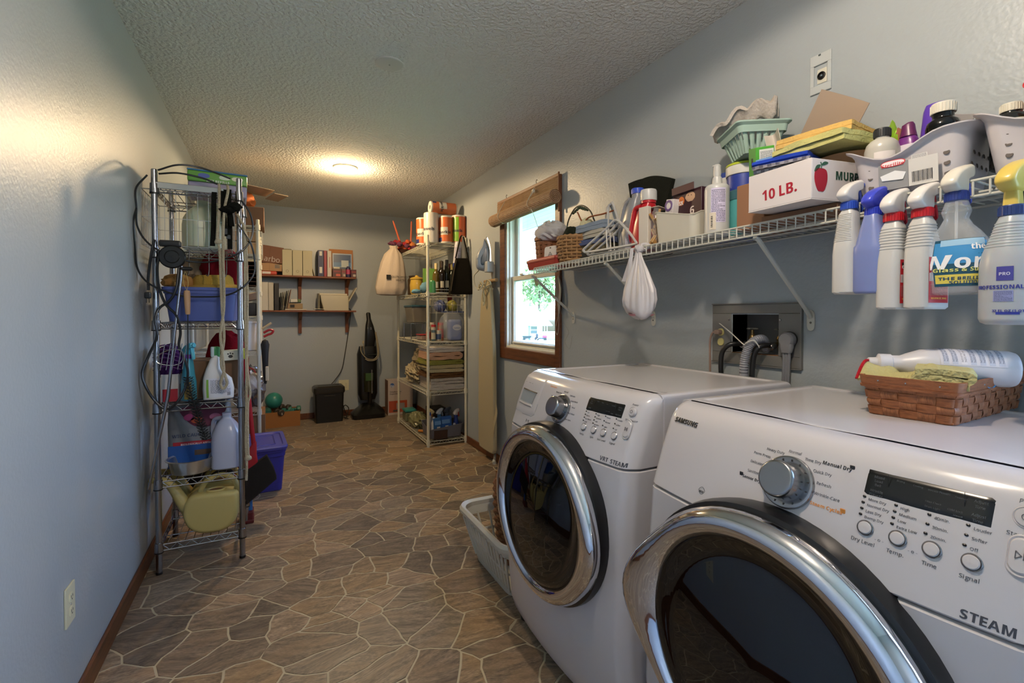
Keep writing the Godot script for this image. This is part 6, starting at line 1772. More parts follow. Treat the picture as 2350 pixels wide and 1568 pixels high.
func chrome_rack() -> void:
	var cx := -0.30
	var cz := -2.915
	var o := thing("chrome_rack", "tall narrow chrome wire rack against the left wall, crammed with household things", "rack", Vector3(cx, 0, cz))
	var lv := [0.135, 0.43, 0.785, 1.17, 1.505, 1.80]
	tower(o, 0.338, 0.43, 1.878, lv, 0.0127, mt.chrome, 0.0033, true)
	part(o, "front_bar", g().box(Vector3(-0.02, 1.805, 0.222), Vector3(0.29, 0.03, 0.008), 0.002).mesh(), mt.steel)
	var b := thing("hanging_basket", "fine wire basket under the chrome rack's top shelf, reaching to the wall", "basket", Vector3(-0.345, 1.53, -2.90))
	grid_basket(b, 0.345, 0.255, 0.40, 0.041, 0.0016, mt.steel)
	b = thing("wipes_box", "green, blue and lavender box of cleaning cloths on top of the chrome rack", "box", Vector3(-0.235, 1.812, -2.93), Vector3(0, 0.06, 0))
	part(b, "carton", bx(Vector3(0.255, 0.062, 0.19), 0.006), hx("9a94ae", 0.5))
	part(b, "green_lid", g().box(Vector3(0, 0.089, 0), Vector3(0.26, 0.054, 0.196), 0.008, 2).mesh(), hx("5f9a3a", 0.35))
	part(b, "blue_top", g().box(Vector3(0, 0.119, 0), Vector3(0.262, 0.008, 0.198), 0.003).mesh(), hx("3f78a4", 0.35))
	for q in [[-0.06, "4f5fa8"], [0.03, "c9d8c4"], [0.085, "dcd8c0"]]: part(b, "print_patch", g().prism(G.ell(0.05, 0.022, 18, 2.4), 0.001).mesh(), hx(q[1]), Vector3(q[0], 0.093, 0.0985))
	say(b, "WET REFILLS", 0.012, "d8dcd0", Vector3(0.0, 0.07, 0.0985))
	part(b, "clear_window", g().box(Vector3(-0.03, 0.03, 0.0955), Vector3(0.06, 0.02, 0.001)).mesh(), hx("c8c4bc"))
	var milky := mat("milky", Color(0.70, 0.72, 0.62), 0.35)
	milky.subsurf_scatter_enabled = true
	milky.subsurf_scatter_strength = 0.3
	jug("plastic_jug", "milky gallon jug lying in the wire basket under the rack's top shelf", "jug", Vector3(-0.30, 1.537, -2.86), milky, 0.245, 0.17, 0.3)
	jug("plastic_jug", "half-full clear water jug beside the steel bowl", "jug", Vector3(-0.200, 0.437, -2.80), hx("a9acbc", 0.25), 0.275, 0.135, PI)
	# straps and ropes over the top right corner
	var st := thing("black_straps", "black webbing straps and a cloth knot slung over the rack's top right corner", "straps", Vector3(-0.19, 1.835, -2.685))
	var bk := cloth("141512", 0.2, 90)
	for q in [[-0.042, -0.30, -0.052, 0.0], [-0.012, -0.25, 0.0, 0.003], [0.016, -0.31, 0.02, 0.0], [0.002, -0.20, 0.03, 0.006]]:
		part(st, "strap", g().grid(func(u: float, v: float): return Vector3(lerpf(q[0], q[2], v) + (u - 0.5) * 0.021, q[1] * v + 0.016 * sin(minf(v * 6.0, 1.57)) - 0.014, q[3] + 0.012 * sin(v * 7.0) - 0.03 * pow(1.0 - v, 6)), 2, 12, 0.003).mesh(60), bk)
	part(st, "knot", g().blob(Vector3(0.042, -0.105, 0.016), Vector3(0.055, 0.042, 0.04), 0.3, 3, 5, -1, 16).blob(Vector3(0.012, -0.12, 0.018), Vector3(0.06, 0.035, 0.035), 0.3, 3, 8, -1, 16).mesh(60), bk)
	part(st, "buckle", g().box(Vector3(0.0, -0.225, 0.008), Vector3(0.02, 0.03, 0.006), 0.002).box(Vector3(0.014, -0.25, 0.008), Vector3(0.018, 0.02, 0.006), 0.002).mesh(), hx("4a4c4e", 0.3, 0.6))
	var rope := cloth("b5a98e", 0.5, 120)
	var r1 := thing("cream_rope", "cream cotton rope looped over the rack's front, its bight hanging before the spray bottle", "rope", Vector3(-0.20, 1.82, -2.68))
	part(r1, "rope_loop", g().tube(cur(V3([-0.016, 0.02, -0.03, -0.012, 0.0, 0.004, -0.014, -0.12, 0.006, -0.022, -0.255, 0.008, -0.012, -0.31, 0.010, -0.006, -0.56, 0.012, 0.002, -0.72, 0.012, -0.012, -0.84, 0.012, 0.004, -0.90, 0.013, 0.012, -0.945, 0.013, -0.004, -0.968, 0.013, -0.014, -0.94, 0.013, 0.0, -0.88, 0.014, -0.006, -0.80, 0.016, -0.012, -0.70, 0.016, 0.004, -0.56, 0.016, 0.002, -0.30, 0.014, 0.008, -0.12, 0.012, 0.024, -0.02, 0.008, 0.02, 0.02, -0.03]), 7), 0.0062, 7).mesh(), rope)
	part(r1, "rope_knot", g().blob(Vector3(-0.018, -0.262, 0.014), Vector3(0.03, 0.026, 0.024), 0.25, 3, 2, -1, 14).mesh(60), rope)
	var r2 := thing("cream_rope", "doubled cream rope hanging down the rack's front right post to the broom head", "rope", Vector3(-0.108, 1.60, -2.68))
	part(r2, "rope_strand", g().tube(cur(V3([-0.03, 0.10, 0.0, -0.012, 0.06, 0.004, 0.0, 0.0, 0.006, -0.002, -0.4, 0.004, 0.003, -0.70, 0.004, -0.003, -1.0, 0.004, 0.0, -1.12, 0.004, -0.002, -1.21, 0.006]), 8), 0.006, 7).mesh(), rope)
	part(r2, "rope_strand", g().tube(cur(V3([0.006, 0.02, -0.004, 0.010, -0.3, 0.0, 0.006, -0.64, 0.004, 0.018, -0.78, 0.004, 0.008, -0.83, 0.004, 0.006, -0.98, 0.006, 0.008, -1.1, 0.004]), 8), 0.006, 7).mesh(), rope)
	part(r2, "rope_knot", g().blob(Vector3(0.006, -1.10, 0.006), Vector3(0.03, 0.024, 0.022), 0.25, 3, 2, -1, 14).mesh(60), rope)
	# black cable, work light
	var ca := thing("cable_coil", "loose coil of black cable hung round the rack's upper front", "cable", Vector3.ZERO)
	var blk := hx("17191a", 0.35)
	var z := -2.672
	for l in [[-0.45, 1.868, -0.37, 1.90, -0.28, 1.902, -0.165, 1.868], [-0.447, 1.852, -0.37, 1.862, -0.28, 1.855, -0.22, 1.835],
		[-0.49, 1.84, -0.545, 1.77, -0.565, 1.69, -0.545, 1.60, -0.48, 1.525, -0.39, 1.472, -0.29, 1.458, -0.20, 1.475, -0.13, 1.51, -0.085, 1.57, -0.072, 1.64, -0.085, 1.71, -0.12, 1.765],
		[-0.562, 1.68, -0.605, 1.62, -0.61, 1.52, -0.56, 1.415, -0.48, 1.345, -0.38, 1.30, -0.29, 1.294, -0.19, 1.302, -0.12, 1.34, -0.072, 1.405, -0.066, 1.48, -0.085, 1.57, -0.135, 1.65]]:
		var p := []
		for i in range(0, l.size(), 2): p.append(Vector3(maxf(l[i], -0.525), l[i + 1], z + 0.012 * sin(i * 0.9) + maxf(0.0, -0.525 - l[i]) * 0.8))
		part(ca, "cable_loop", g().tube(cur(p, 8), 0.0042, 7).mesh(), blk)
	var wl := thing("work_light", "round black cord reel hung from the rack shelf, its cord looping down the left post", "cord reel", Vector3(-0.398, 1.475, -2.678))
	part(wl, "reel", g().lathe(P2([0.001, 0, 0.045, 0, 0.052, 0.004, 0.053, 0.02, 0.048, 0.026, 0.030, 0.026, 0.026, 0.030, 0.012, 0.030, 0.001, 0.031]), 30).mesh(35), hx("121313", 0.3), Vector3.ZERO, Vector3(PI / 2, 0, 0))
	part(wl, "bracket", g().box(Vector3(-0.01, 0.062, 0.0), Vector3(0.085, 0.03, 0.035), 0.008, 2).mesh(), hx("161717", 0.4))
	part(wl, "clamp_lever", g().box(Vector3(0.052, -0.052, 0.012), Vector3(0.05, 0.018, 0.024), 0.006).mesh(), hx("161717", 0.4))
	var cp := func(l: Array) -> ArrayMesh:
		var p := []
		for i in range(0, l.size(), 2): p.append(Vector3(l[i] + 0.398, l[i + 1] - 1.475, 0.012 + 0.006 * sin(i)))
		return g().tube(cur(p, 8), 0.0058, 8).mesh()
	part(wl, "cord", cp.call([-0.445, 1.50, -0.455, 1.42, -0.45, 1.33, -0.425, 1.255, -0.385, 1.205, -0.372, 1.13, -0.378, 1.06, -0.352, 0.99, -0.345, 0.93, -0.358, 0.86, -0.39, 0.80, -0.43, 0.775, -0.475, 0.82, -0.505, 0.89, -0.515, 0.95, -0.49, 1.03, -0.46, 1.11, -0.465, 1.19, -0.45, 1.24, -0.41, 1.275, -0.385, 1.33, -0.375, 1.43]), blk)
	part(wl, "cord", cp.call([-0.465, 1.55, -0.478, 1.47, -0.49, 1.38, -0.49, 1.32]), blk)
	part(wl, "plug", g().box(Vector3(-0.094, -0.178, 0.012), Vector3(0.026, 0.03, 0.02), 0.006, 2).bar(Vector3(-0.099, -0.19, 0.012), Vector3(-0.099, -0.212, 0.012), 0.002, 4).bar(Vector3(-0.089, -0.19, 0.012), Vector3(-0.089, -0.212, 0.012), 0.002, 4).mesh(), blk)
	# hooks and hung tools
	for i in 3: solo("wire_hook", ["chrome hook holding the wooden-handled brush", "empty chrome hook in the middle of the rack's second shelf", "chrome hook beside the cream rope"][i], "hook", g().tube(cur(V3([-0.004, 0.115, 0, 0.006, 0.118, 0, 0.004, 0.09, 0, 0.004, 0.03, 0, 0.0, 0.0, 0.004, -0.008, 0.006, 0.012])), 0.0024, 6).mesh(), mt.chrome, Vector3([-0.342, -0.262, -0.19][i], 1.395, -2.69))
	var br := thing("bottle_brush", "long bottle brush with black spiral bristles and a turned wooden handle, hung from the hook", "brush", Vector3(-0.343, 1.21, -2.672), Vector3(0, 0, 0.02))
	part(br, "handle", g().lathe(P2([0.001, 0, 0.009, 0, 0.0105, 0.01, 0.0125, 0.06, 0.0135, 0.10, 0.011, 0.112, 0.001, 0.114]), 16).mesh(), hx("b08a62", 0.5))
	part(br, "hanging_loop", g().tube(cur(V3([0, 0.112, 0, -0.012, 0.15, 0, -0.004, 0.20, 0, 0.006, 0.15, 0, 0, 0.112, 0])), 0.001, 4).mesh(), hx("b5a05a"))
	part(br, "wire_stem", g().tube(cur(V3([0, 0, 0, -0.004, -0.15, 0, -0.008, -0.295, 0, 0.0, -0.36, 0.004, 0.03, -0.50, 0.004, 0.055, -0.60, 0.0])), 0.0028, 6).mesh(), hx("2a2a28", 0.4, 0.5))
	var bs := g()
	for i in 46:
		var t := i / 45.0
		var c := Vector3(lerpf(-0.008, 0.055, pow(t, 1.3)), lerpf(-0.30, -0.60, t), 0)
		for k in 5:
			var a := TAU * k / 5 + i * 0.5
			bs.bar(c, c + Vector3(cos(a) * 0.022, 0.006, sin(a) * 0.022), 0.0019, 4)
	part(br, "bristles", bs.mesh(), hx("11150f", 0.7)).set_meta("kind", "stuff")
	var fk := thing("extending_fork", "long slender steel extending fork leaning down the rack's front left corner", "fork", Vector3(-0.363, 1.375, -2.662))
	part(fk, "shaft", g().tube(PackedVector3Array([Vector3(0, 0.06, 0), Vector3(-0.004, 0, 0), Vector3(-0.035, -0.30, 0.0), Vector3(-0.058, -0.54, 0), Vector3(-0.135, -0.96, 0.0)]), PackedFloat32Array([0.005, 0.0065, 0.0055, 0.0075, 0.0055]), 10).mesh(), mt.chrome)
	var ti := g()
	for x in [-0.078, -0.056, -0.034, -0.012, 0.006]: ti.bar(Vector3(x - 0.008, -0.42, 0.004), Vector3(x + 0.012, -0.30, 0.012), 0.0022, 5)
	ti.tube(cur(V3([-0.095, -0.385, 0.004, -0.09, -0.35, 0.006, -0.04, -0.325, 0.008, 0.0, -0.338, 0.008, -0.004, -0.385, 0.004, -0.04, -0.40, 0.004]), 5, true), 0.0022, 5, true)
	part(fk, "tines", ti.mesh(), mt.steel)
	# second tier
	var t2 := tub("storage_tub", "dusty blue open tub on the rack's second shelf, heaped with folded things", Vector3(-0.295, 1.176, -2.90), Vector3(0.32, 0.165, 0.40), "4d5a94")
	solo("straw_hat", "tan and yellow straw-coloured hat on the blue tub", "hat", g().lathe(P2([0.001, 0.06, 0.07, 0.06, 0.085, 0.045, 0.09, 0.012, 0.14, 0.0, 0.141, 0.004, 0.092, 0.018, 0.087, 0.05, 0.072, 0.066, 0.001, 0.066]), 30).mesh(), cloth("a98a3e", 0.3), Vector3(-0.255, 1.345, -2.86), Vector3(0.06, 0, 0.04))
	solo("tan_cloth", "orange-tan cloth spilling over the blue tub's left corner", "cloth", g().blob(Vector3.ZERO, Vector3(0.12, 0.08, 0.2), 0.25, 2.4, 7, -0.9, 20).mesh(60), cloth("a87b44"), Vector3(-0.40, 1.365, -2.84))
	solo("red_cloth", "dark red cloth bunched behind the straw hat", "cloth", g().blob(Vector3(0, 0.06, 0), Vector3(0.20, 0.20, 0.16), 0.22, 2.2, 9, -0.9, 24).mesh(60), cloth("741620"), Vector3(-0.215, 1.385, -2.96))
	solo("paper_bag", "crumpled brown and white paper bag at the back of the second shelf", "bag", g().blob(Vector3(0, 0.06, 0), Vector3(0.13, 0.15, 0.10), 0.3, 1.6, 3, -0.9, 18).mesh(25), hx("8f7c62", 0.8), Vector3(-0.335, 1.375, -3.0))
	# third tier
	var c3 := carton("brown_carton", "brown cardboard box on the rack's third shelf behind the spray bottles", Vector3(-0.275, 0.793, -2.925), Vector3(0.26, 0.185, 0.26), "6f5238")
	say(c3, "Co", 0.045, "a58c76", Vector3(0.09, 0.03, 0.1308))
	part(c3, "shipping_label", g().box(Vector3(-0.10, 0.105, 0.1305), Vector3(0.04, 0.05, 0.0008)).mesh(), fine("b9b4ae"))
	solo("red_bag", "dark red fabric bag standing behind the brown box", "bag", g().blob(Vector3(0, 0.15, 0), Vector3(0.20, 0.34, 0.12), 0.12, 1.8, 14, -0.95, 26).mesh(60), cloth("70101a"), Vector3(-0.215, 0.79, -3.07))
	var pn := thing("purple_net", "purple net bag bulging out of the rack's left side", "bag", Vector3(-0.435, 0.925, -2.83))
	part(pn, "net_bag", g().blob(Vector3(0, 0.05, 0), Vector3(0.13, 0.17, 0.16), 0.12, 2.0, 4, -0.9, 22).mesh(60), cloth("3f1f52", 0.6, 40))
	for i in 6: part(pn, "cord_strand", g().tube(cur(V3([-0.06, 0.02 + 0.02 * i, 0.06, -0.01, 0.04 + 0.02 * i, 0.085, 0.05, 0.02 + 0.018 * i, 0.065])), 0.003, 5).mesh(), hx("5b2f6e"))
	var wr_ := carton("soap_box", "white and red box under the purple net bag", Vector3(-0.43, 0.793, -2.83), Vector3(0.07, 0.13, 0.14), "c4bfb8")
	part(wr_, "red_panel", g().box(Vector3(0.002, 0.03, 0.0708), Vector3(0.06, 0.06, 0.001)).mesh(), hx("a3202a"))
	var sb := thing("spray_bottle", "turquoise spray bottle with a purple collar standing before the brown box", "spray bottle", Vector3(-0.352, 0.795, -2.745), Vector3(0, -0.9, 0))
	var a := [[0.0, 0, 0, 0.06, 0.05], [0.004, 0, 0, 0.068, 0.058], [0.09, 0, 0, 0.066, 0.056], [0.13, 0.0, 0, 0.05, 0.046], [0.17, 0, 0, 0.044, 0.04], [0.2, 0, 0, 0.036, 0.034], [0.206, 0, 0, 0.028, 0.028]]
	vessel(sb, "body", a, hx("3f8fa0", 0.3), 2.8)
	part(sb, "label", blabel(a, 0.01, 0.09, PI * 0.42, PI * 0.05, 2.8), hx("b59a3c"))
	part(sb, "label_print", blabel(a, 0.02, 0.07, PI * 0.40, PI * 0.08, 2.8, 0.001), fine("c9a24a"))
	trigger(sb, 0.203, "4fa3b4", "5a2a86", "4fa3b4")
	var wsb := thing("spray_bottle", "white spray bottle with a green head and printed label beneath the rope loop", "spray bottle", Vector3(-0.228, 0.795, -2.735), Vector3(0, 0.15, 0))
	a = [[0.0, 0.0, 0, 0.10, 0.05], [0.004, 0, 0, 0.128, 0.062], [0.05, 0, 0, 0.134, 0.066], [0.10, -0.004, 0, 0.122, 0.064], [0.125, -0.014, 0, 0.09, 0.058], [0.15, -0.022, 0, 0.06, 0.05], [0.19, -0.014, 0, 0.045, 0.042], [0.205, -0.012, 0, 0.034, 0.034]]
	vessel(wsb, "body", a, hx("cdc9c2", 0.35), 2.6)
	var wl2 := part(wsb, "label", blabel(a, 0.012, 0.105, PI * 0.78, PI * 0.22, 2.6), hx("c9c9cc"))
	part(wl2, "label_print", blabel(a, 0.03, 0.10, PI * 0.66, PI * 0.26, 2.6, 0.001), fine("ccccd2"))
	part(wl2, "green_stripe", blabel(a, 0.012, 0.10, PI * 0.76, PI * 0.69, 2.6, 0.001), hx("79a83c"))
	for i in 6: part(wl2, "barcode_line", blabel(a, 0.018, 0.033, PI * (0.36 - 0.016 * i), PI * (0.352 - 0.016 * i), 2.6, 0.0013), hx("333338"))
	part(wsb, "neck", g().lathe(P2([0.001, 0, 0.017, 0, 0.017, 0.012, 0.001, 0.012]), 16).mesh(), hx("cdc9c2", 0.35), Vector3(-0.012, 0.203, 0))
	part(wsb, "spray_head", g().box(Vector3(-0.012, 0.232, 0), Vector3(0.038, 0.052, 0.032), 0.008, 2).mesh(), hx("3a8a4c", 0.35))
	part(wsb, "head_side", g().box(Vector3(-0.024, 0.232, 0.0), Vector3(0.016, 0.05, 0.034), 0.005, 2).mesh(), hx("a8b4b0", 0.4))
	var pa := thing("animal_carton", "white carton with a black paw print and lime edge behind the white spray bottle", "box", Vector3(-0.165, 0.98, -2.80), Vector3(0, 0, 0.05))
	part(pa, "carton", bx(Vector3(0.10, 0.05, 0.07), 0.003), hx("c9c8ba"))
	part(pa, "paw_print", g().prism(G.ell(0.02, 0.016), 0.0008).prism(_off(G.ell(0.007, 0.008), -0.010, 0.013), 0.0008).prism(_off(G.ell(0.007, 0.008), 0.0, 0.016), 0.0008).prism(_off(G.ell(0.007, 0.008), 0.010, 0.013), 0.0008).mesh(), hx("242420"), Vector3(-0.012, 0.02, 0.0356))
	part(pa, "lime_edge", g().box(Vector3(0.046, 0.028, 0.002), Vector3(0.014, 0.05, 0.072), 0.002).mesh(), hx("b5bf3a"))
	# fourth tier
	var db := thing("pet_food_bag", "grey pet food bag with red band and blue foot, behind the steel bowl", "bag", Vector3(-0.325, 0.437, -2.93))
	part(db, "bag_body", g().loft([G.lift(G.rect(0.22, 0.10, 0.03, 4), Vector3.ZERO), G.lift(G.rect(0.27, 0.14, 0.04, 4), Vector3(0, 0.04, 0)), G.lift(G.rect(0.275, 0.14, 0.04, 4), Vector3(0, 0.22, 0)), G.lift(G.rect(0.27, 0.09, 0.03, 4), Vector3(0, 0.31, 0)), G.lift(G.rect(0.27, 0.012, 0.005, 4), Vector3(0, 0.335, 0))]).mesh(), hx("77797c", 0.4))
	part(db, "blue_foot", g().box(Vector3(0, 0.062, 0.071), Vector3(0.262, 0.11, 0.004), 0.001).mesh(), hx("1f4f94", 0.4))
	part(db, "red_band", g().box(Vector3(0.01, 0.125, 0.0715), Vector3(0.24, 0.018, 0.004), 0.001).mesh(), hx("a8202c", 0.4))
	say(db, "BIOLOGICALLY APPROPRIATE", 0.009, "d8d0d0", Vector3(0.01, 0.1208, 0.0738))
	say(db, "WILD CAUGHT FISH", 0.016, "2f3c58", Vector3(-0.01, 0.165, 0.0712))
	part(db, "food_picture", g().prism(cur2(P2([-0.09, 0.06, 0.09, 0.06, 0.075, 0.0, 0.03, -0.04, -0.03, -0.04, -0.075, 0.0])), 0.002).mesh(), hx("5a1430"), Vector3(0.02, 0.245, 0.070))
	for q in [[-0.03, 0.24, "b8481f"], [-0.06, 0.255, "8a2a5a"], [0.05, 0.25, "a05a72"], [0.02, 0.225, "6a2a3a"]]: part(db, "picture_patch", g().prism(G.ell(0.05, 0.034, 14), 0.001).mesh(), hx(q[2]), Vector3(q[0] + 0.02, q[1], 0.0718))
	part(db, "kibble_picture", g().box(Vector3(0.02, 0.075, 0.0735), Vector3(0.08, 0.026, 0.001)).mesh(), hx("5f4a38"))
	solo("steel_bowl", "shiny stainless steel bowl on the rack's fourth shelf", "bowl", g().lathe(P2([0.001, 0, 0.078, 0, 0.082, 0.003, 0.094, 0.062, 0.106, 0.066, 0.107, 0.069, 0.100, 0.0705, 0.092, 0.066, 0.079, 0.006, 0.001, 0.004]), 48).mesh(40), mat("bowl_steel", Color(0.86, 0.85, 0.82), 0.30, 1.0), Vector3(-0.352, 0.437, -2.80))
	# watering cans, black basket on the lowest shelf
	for i in 2:
		var wc := thing("watering_can", ["big pale yellow plastic watering can on the rack's lowest shelf, spout to the wall", "second watering can, deeper yellow, behind the pale one"][i], "watering can", Vector3(-0.262, 0.142, -2.775 - 0.16 * i), Vector3(0, [-0.10, -0.02][i], 0))
		var m := hx(["b9a868", "ab9550"][i], 0.45)
		var outl := cur2(P2([-0.04, 0.0, 0.05, 0.0, 0.10, 0.035, 0.118, 0.10, 0.115, 0.175, 0.085, 0.188, 0.0, 0.192, -0.075, 0.19, -0.105, 0.16, -0.118, 0.10, -0.095, 0.035]), 5)
		var rg := []
		for q in [[-0.055, 0.80], [-0.053, 0.90], [-0.044, 0.98], [-0.03, 1.0], [0.03, 1.0], [0.044, 0.98], [0.053, 0.90], [0.055, 0.80]]:
			var r := PackedVector3Array()
			for p in outl: r.append(Vector3(p.x * q[1], (p.y - 0.09) * q[1] + 0.09, q[0]))
			rg.append(r)
		part(wc, "body", g().loft(rg).mesh(50), m)
		part(wc, "spout", g().tube(cur(V3([-0.09, 0.10, 0, -0.125, 0.15, 0, -0.165, 0.225, 0, -0.20, 0.262, 0, -0.25, 0.272, 0, -0.262, 0.274, 0])), PackedFloat32Array(_ramp(41, 0.042, 0.009)), 14).mesh(60), m)
		part(wc, "handle", g().tube(cur(V3([-0.06, 0.17, 0, -0.03, 0.235, 0, 0.03, 0.265, 0, 0.08, 0.25, 0, 0.108, 0.20, 0, 0.112, 0.15, 0])), 0.0125, 10).mesh(60), m)
		part(wc, "fill_rim", g().tube(G.lift(G.ell(0.075, 0.055, 24), Vector3(0.015, 0.194, 0.0)), 0.006, 8, true).mesh(60), m)
		part(wc, "fill_hole", g().lathe(P2([0.001, 0, 0.03, 0, 0.03, 0.001, 0.001, 0.001]), 24).mesh(), hx("7d5532", 0.7), Vector3(0.015, 0.1935, 0))
	solo("black_crate", "black basket at the back of the rack's lowest shelf behind the watering cans", "basket", g().loft([G.lift(G.rect(0.2, 0.10, 0.02), Vector3.ZERO), G.lift(G.rect(0.25, 0.13, 0.02), Vector3(0, 0.24, 0)), G.lift(G.rect(0.23, 0.11, 0.02), Vector3(0, 0.24, 0)), G.lift(G.rect(0.18, 0.08, 0.02), Vector3(0, 0.02, 0))]).mesh(30), hx("1a1b1b", 0.6), Vector3(-0.31, 0.142, -3.06))

func _ramp(n: int, a: float, b: float) -> Array:
	var o := []
	for i in n: o.append(lerpf(a, b, pow(float(i) / (n - 1), 0.55)))
	return o

func left_white_rack() -> void:
	var o := thing("white_rack", "white wire rack behind the chrome one on the left wall", "rack", Vector3(-0.287, 0, -4.52))
	tower(o, 0.42, 0.90, 1.925, [0.48, 0.93, 1.19, 1.41, 1.655, 1.875], 0.0125, mt.white_wire, 0.003, false)
	carton("brown_carton", "brown cardboard box on top of the white rack, partly behind the chrome post", Vector3(-0.155, 1.885, -4.30), Vector3(0.24, 0.15, 0.30), "6f4f3a")
	solo("orange_basket", "crinkled orange paper bag on the brown box near the ceiling", "bag", g().blob(Vector3(0, 0.06, 0), Vector3(0.17, 0.14, 0.17), 0.16, 2.4, 6, -0.9, 24).mesh(50), hx("b55e2a", 0.7), Vector3(-0.18, 2.04, -4.28))
	solo("card_sheet", "thin whitish card sheet lying over the orange bag under the ceiling", "card", g().box(Vector3.ZERO, Vector3(0.30, 0.004, 0.34), 0.001).box(Vector3(0.2, -0.02, 0.0), Vector3(0.10, 0.004, 0.34), 0.001).mesh(), hx("a58f78", 0.8), Vector3(-0.14, 2.195, -4.28), Vector3(0.06, 0.2, -0.08))
	var b := thing("white_basket", "white wire basket of pale cartons on the white rack's second shelf", "basket", Vector3(-0.17, 1.665, -4.28))
	grid_basket(b, 0.24, 0.17, 0.40, 0.04, 0.0022, mt.white_wire)
	for i in 3: carton("pale_carton", ["pale tan carton at the front of the white wire basket", "cream carton behind the tan one in the white wire basket", "tan carton lying on the two others in the white wire basket"][i], Vector3(-0.16, 1.672 + (0.1 if i == 2 else 0.0), -4.20 - 0.10 * (i % 2)), Vector3(0.17, 0.09, 0.09), ["b3936f", "bdb497", "a98a6a"][i])
	var tr := thing("drawer_tray", "dark brown stack of slim letter trays on the white rack", "letter tray", Vector3(-0.19, 1.418, -4.26))
	for i in 7: part(tr, "tray_board", g().box(Vector3(0, 0.012 + 0.03 * i, 0), Vector3(0.21, 0.006, 0.30), 0.002).mesh(), hx("54392a", 0.5))
	for x in [-0.105, 0.105]: part(tr, "tray_side", g().box(Vector3(x, 0.10, 0), Vector3(0.008, 0.21, 0.30), 0.002).mesh(), hx("2a1c16", 0.5))
	part(tr, "tray_back", g().box(Vector3(0, 0.10, -0.15), Vector3(0.21, 0.21, 0.008)).mesh(), hx("1f1512", 0.6))
	solo("black_case", "small black case under the letter trays on the white rack", "case", g().box(Vector3(0, 0.05, 0), Vector3(0.16, 0.10, 0.2), 0.01, 2).mesh(), hx("151312", 0.4), Vector3(-0.165, 1.198, -4.22))
	solo("paper_heap", "slanting heap of papers on the black case", "papers", g().box(Vector3(0, 0.0, 0), Vector3(0.16, 0.05, 0.2), 0.004).mesh(), hx("9c8474", 0.8), Vector3(-0.16, 1.335, -4.2), Vector3(0, 0, 0.25))
	solo("white_bucket", "white plastic bucket on the white rack, above the silver bag", "bucket", g().lathe(P2([0.001, 0, 0.085, 0, 0.088, 0.004, 0.096, 0.205, 0.102, 0.206, 0.102, 0.222, 0.093, 0.222, 0.085, 0.008, 0.001, 0.006]), 32).mesh(40), hx("c9c8cc", 0.35), Vector3(-0.165, 0.938, -4.17))
	var cb := thing("silver_bag", "crumpled silver foil bag with a red twist tie on the white rack", "bag", Vector3(-0.15, 0.488, -4.18))
	part(cb, "foil_bag", g().blob(Vector3(0, 0.15, 0), Vector3(0.20, 0.31, 0.22), 0.3, 2.6, 11, -0.9, 30).mesh(25), mat("foil", Color(0.55, 0.54, 0.56), 0.25, 0.8))
	part(cb, "white_print", g().blob(Vector3(0.03, 0.20, 0.06), Vector3(0.12, 0.14, 0.12), 0.2, 2, 4, -1, 16).mesh(40), hx("b8b0aa", 0.4))
	part(cb, "twist_tie", g().tube(cur(V3([-0.01, 0.32, 0.06, 0.03, 0.31, 0.09, 0.05, 0.28, 0.10])), 0.005, 5).mesh(), hx("b02a30"))
	carton("brown_carton", "brown box on the floor under the white rack, behind the blue lidded tub", Vector3(-0.17, 0.0, -4.30), Vector3(0.26, 0.44, 0.36), "7a5638")
	var um := thing("umbrella", "black furled umbrella with red hook and tan grip hung on the white rack's post", "umbrella", Vector3(-0.035, 0.66, -4.08))
	part(um, "canopy", g().lathe(P2([0.001, 0, 0.008, 0.0, 0.018, 0.08, 0.024, 0.24, 0.03, 0.30, 0.02, 0.33, 0.001, 0.34]), 14).mesh(), hx("16181a", 0.7), Vector3(0, 0.02, 0))
	part(um, "red_hook", g().tube(cur(V3([-0.01, 0.38, 0, 0.02, 0.395, 0, 0.045, 0.405, 0, 0.055, 0.425, 0, 0.03, 0.432, 0, -0.01, 0.41, 0])), 0.009, 8).mesh(), hx("a01a22", 0.35))
	part(um, "tan_grip", g().bar(Vector3(-0.02, 0.44, 0), Vector3(0.045, 0.485, 0), 0.009, 8).mesh(), hx("b39c78", 0.5))
	part(um, "white_handle", g().box(Vector3(0.012, 0.10, 0.02), Vector3(0.022, 0.11, 0.018), 0.004).mesh(), hx("c4b59c", 0.5))


func book(called: String, label: String, cat_: String, at: Vector3, s: Vector3, c: String, grp := "", lean := 0.0) -> Node3D:
	var o := thing(called, label, cat_, at, Vector3(0, 0, lean), grp)
	part(o, "cover", many([[Vector3(-s.x / 2, 0, -s.z / 2), Vector3(-s.x / 2 + 0.003, s.y, s.z / 2), 0.001], [Vector3(s.x / 2 - 0.003, 0, -s.z / 2), Vector3(s.x / 2, s.y, s.z / 2), 0.001], [Vector3(-s.x / 2, 0, s.z / 2 - 0.003), Vector3(s.x / 2, s.y, s.z / 2), 0.001]]), hx(c, 0.5))
	part(o, "pages", g().box(Vector3(0, s.y / 2, -0.003), Vector3(s.x - 0.007, s.y - 0.008, s.z - 0.006)).mesh(), hx("c9c4b8", 0.9))
	return o

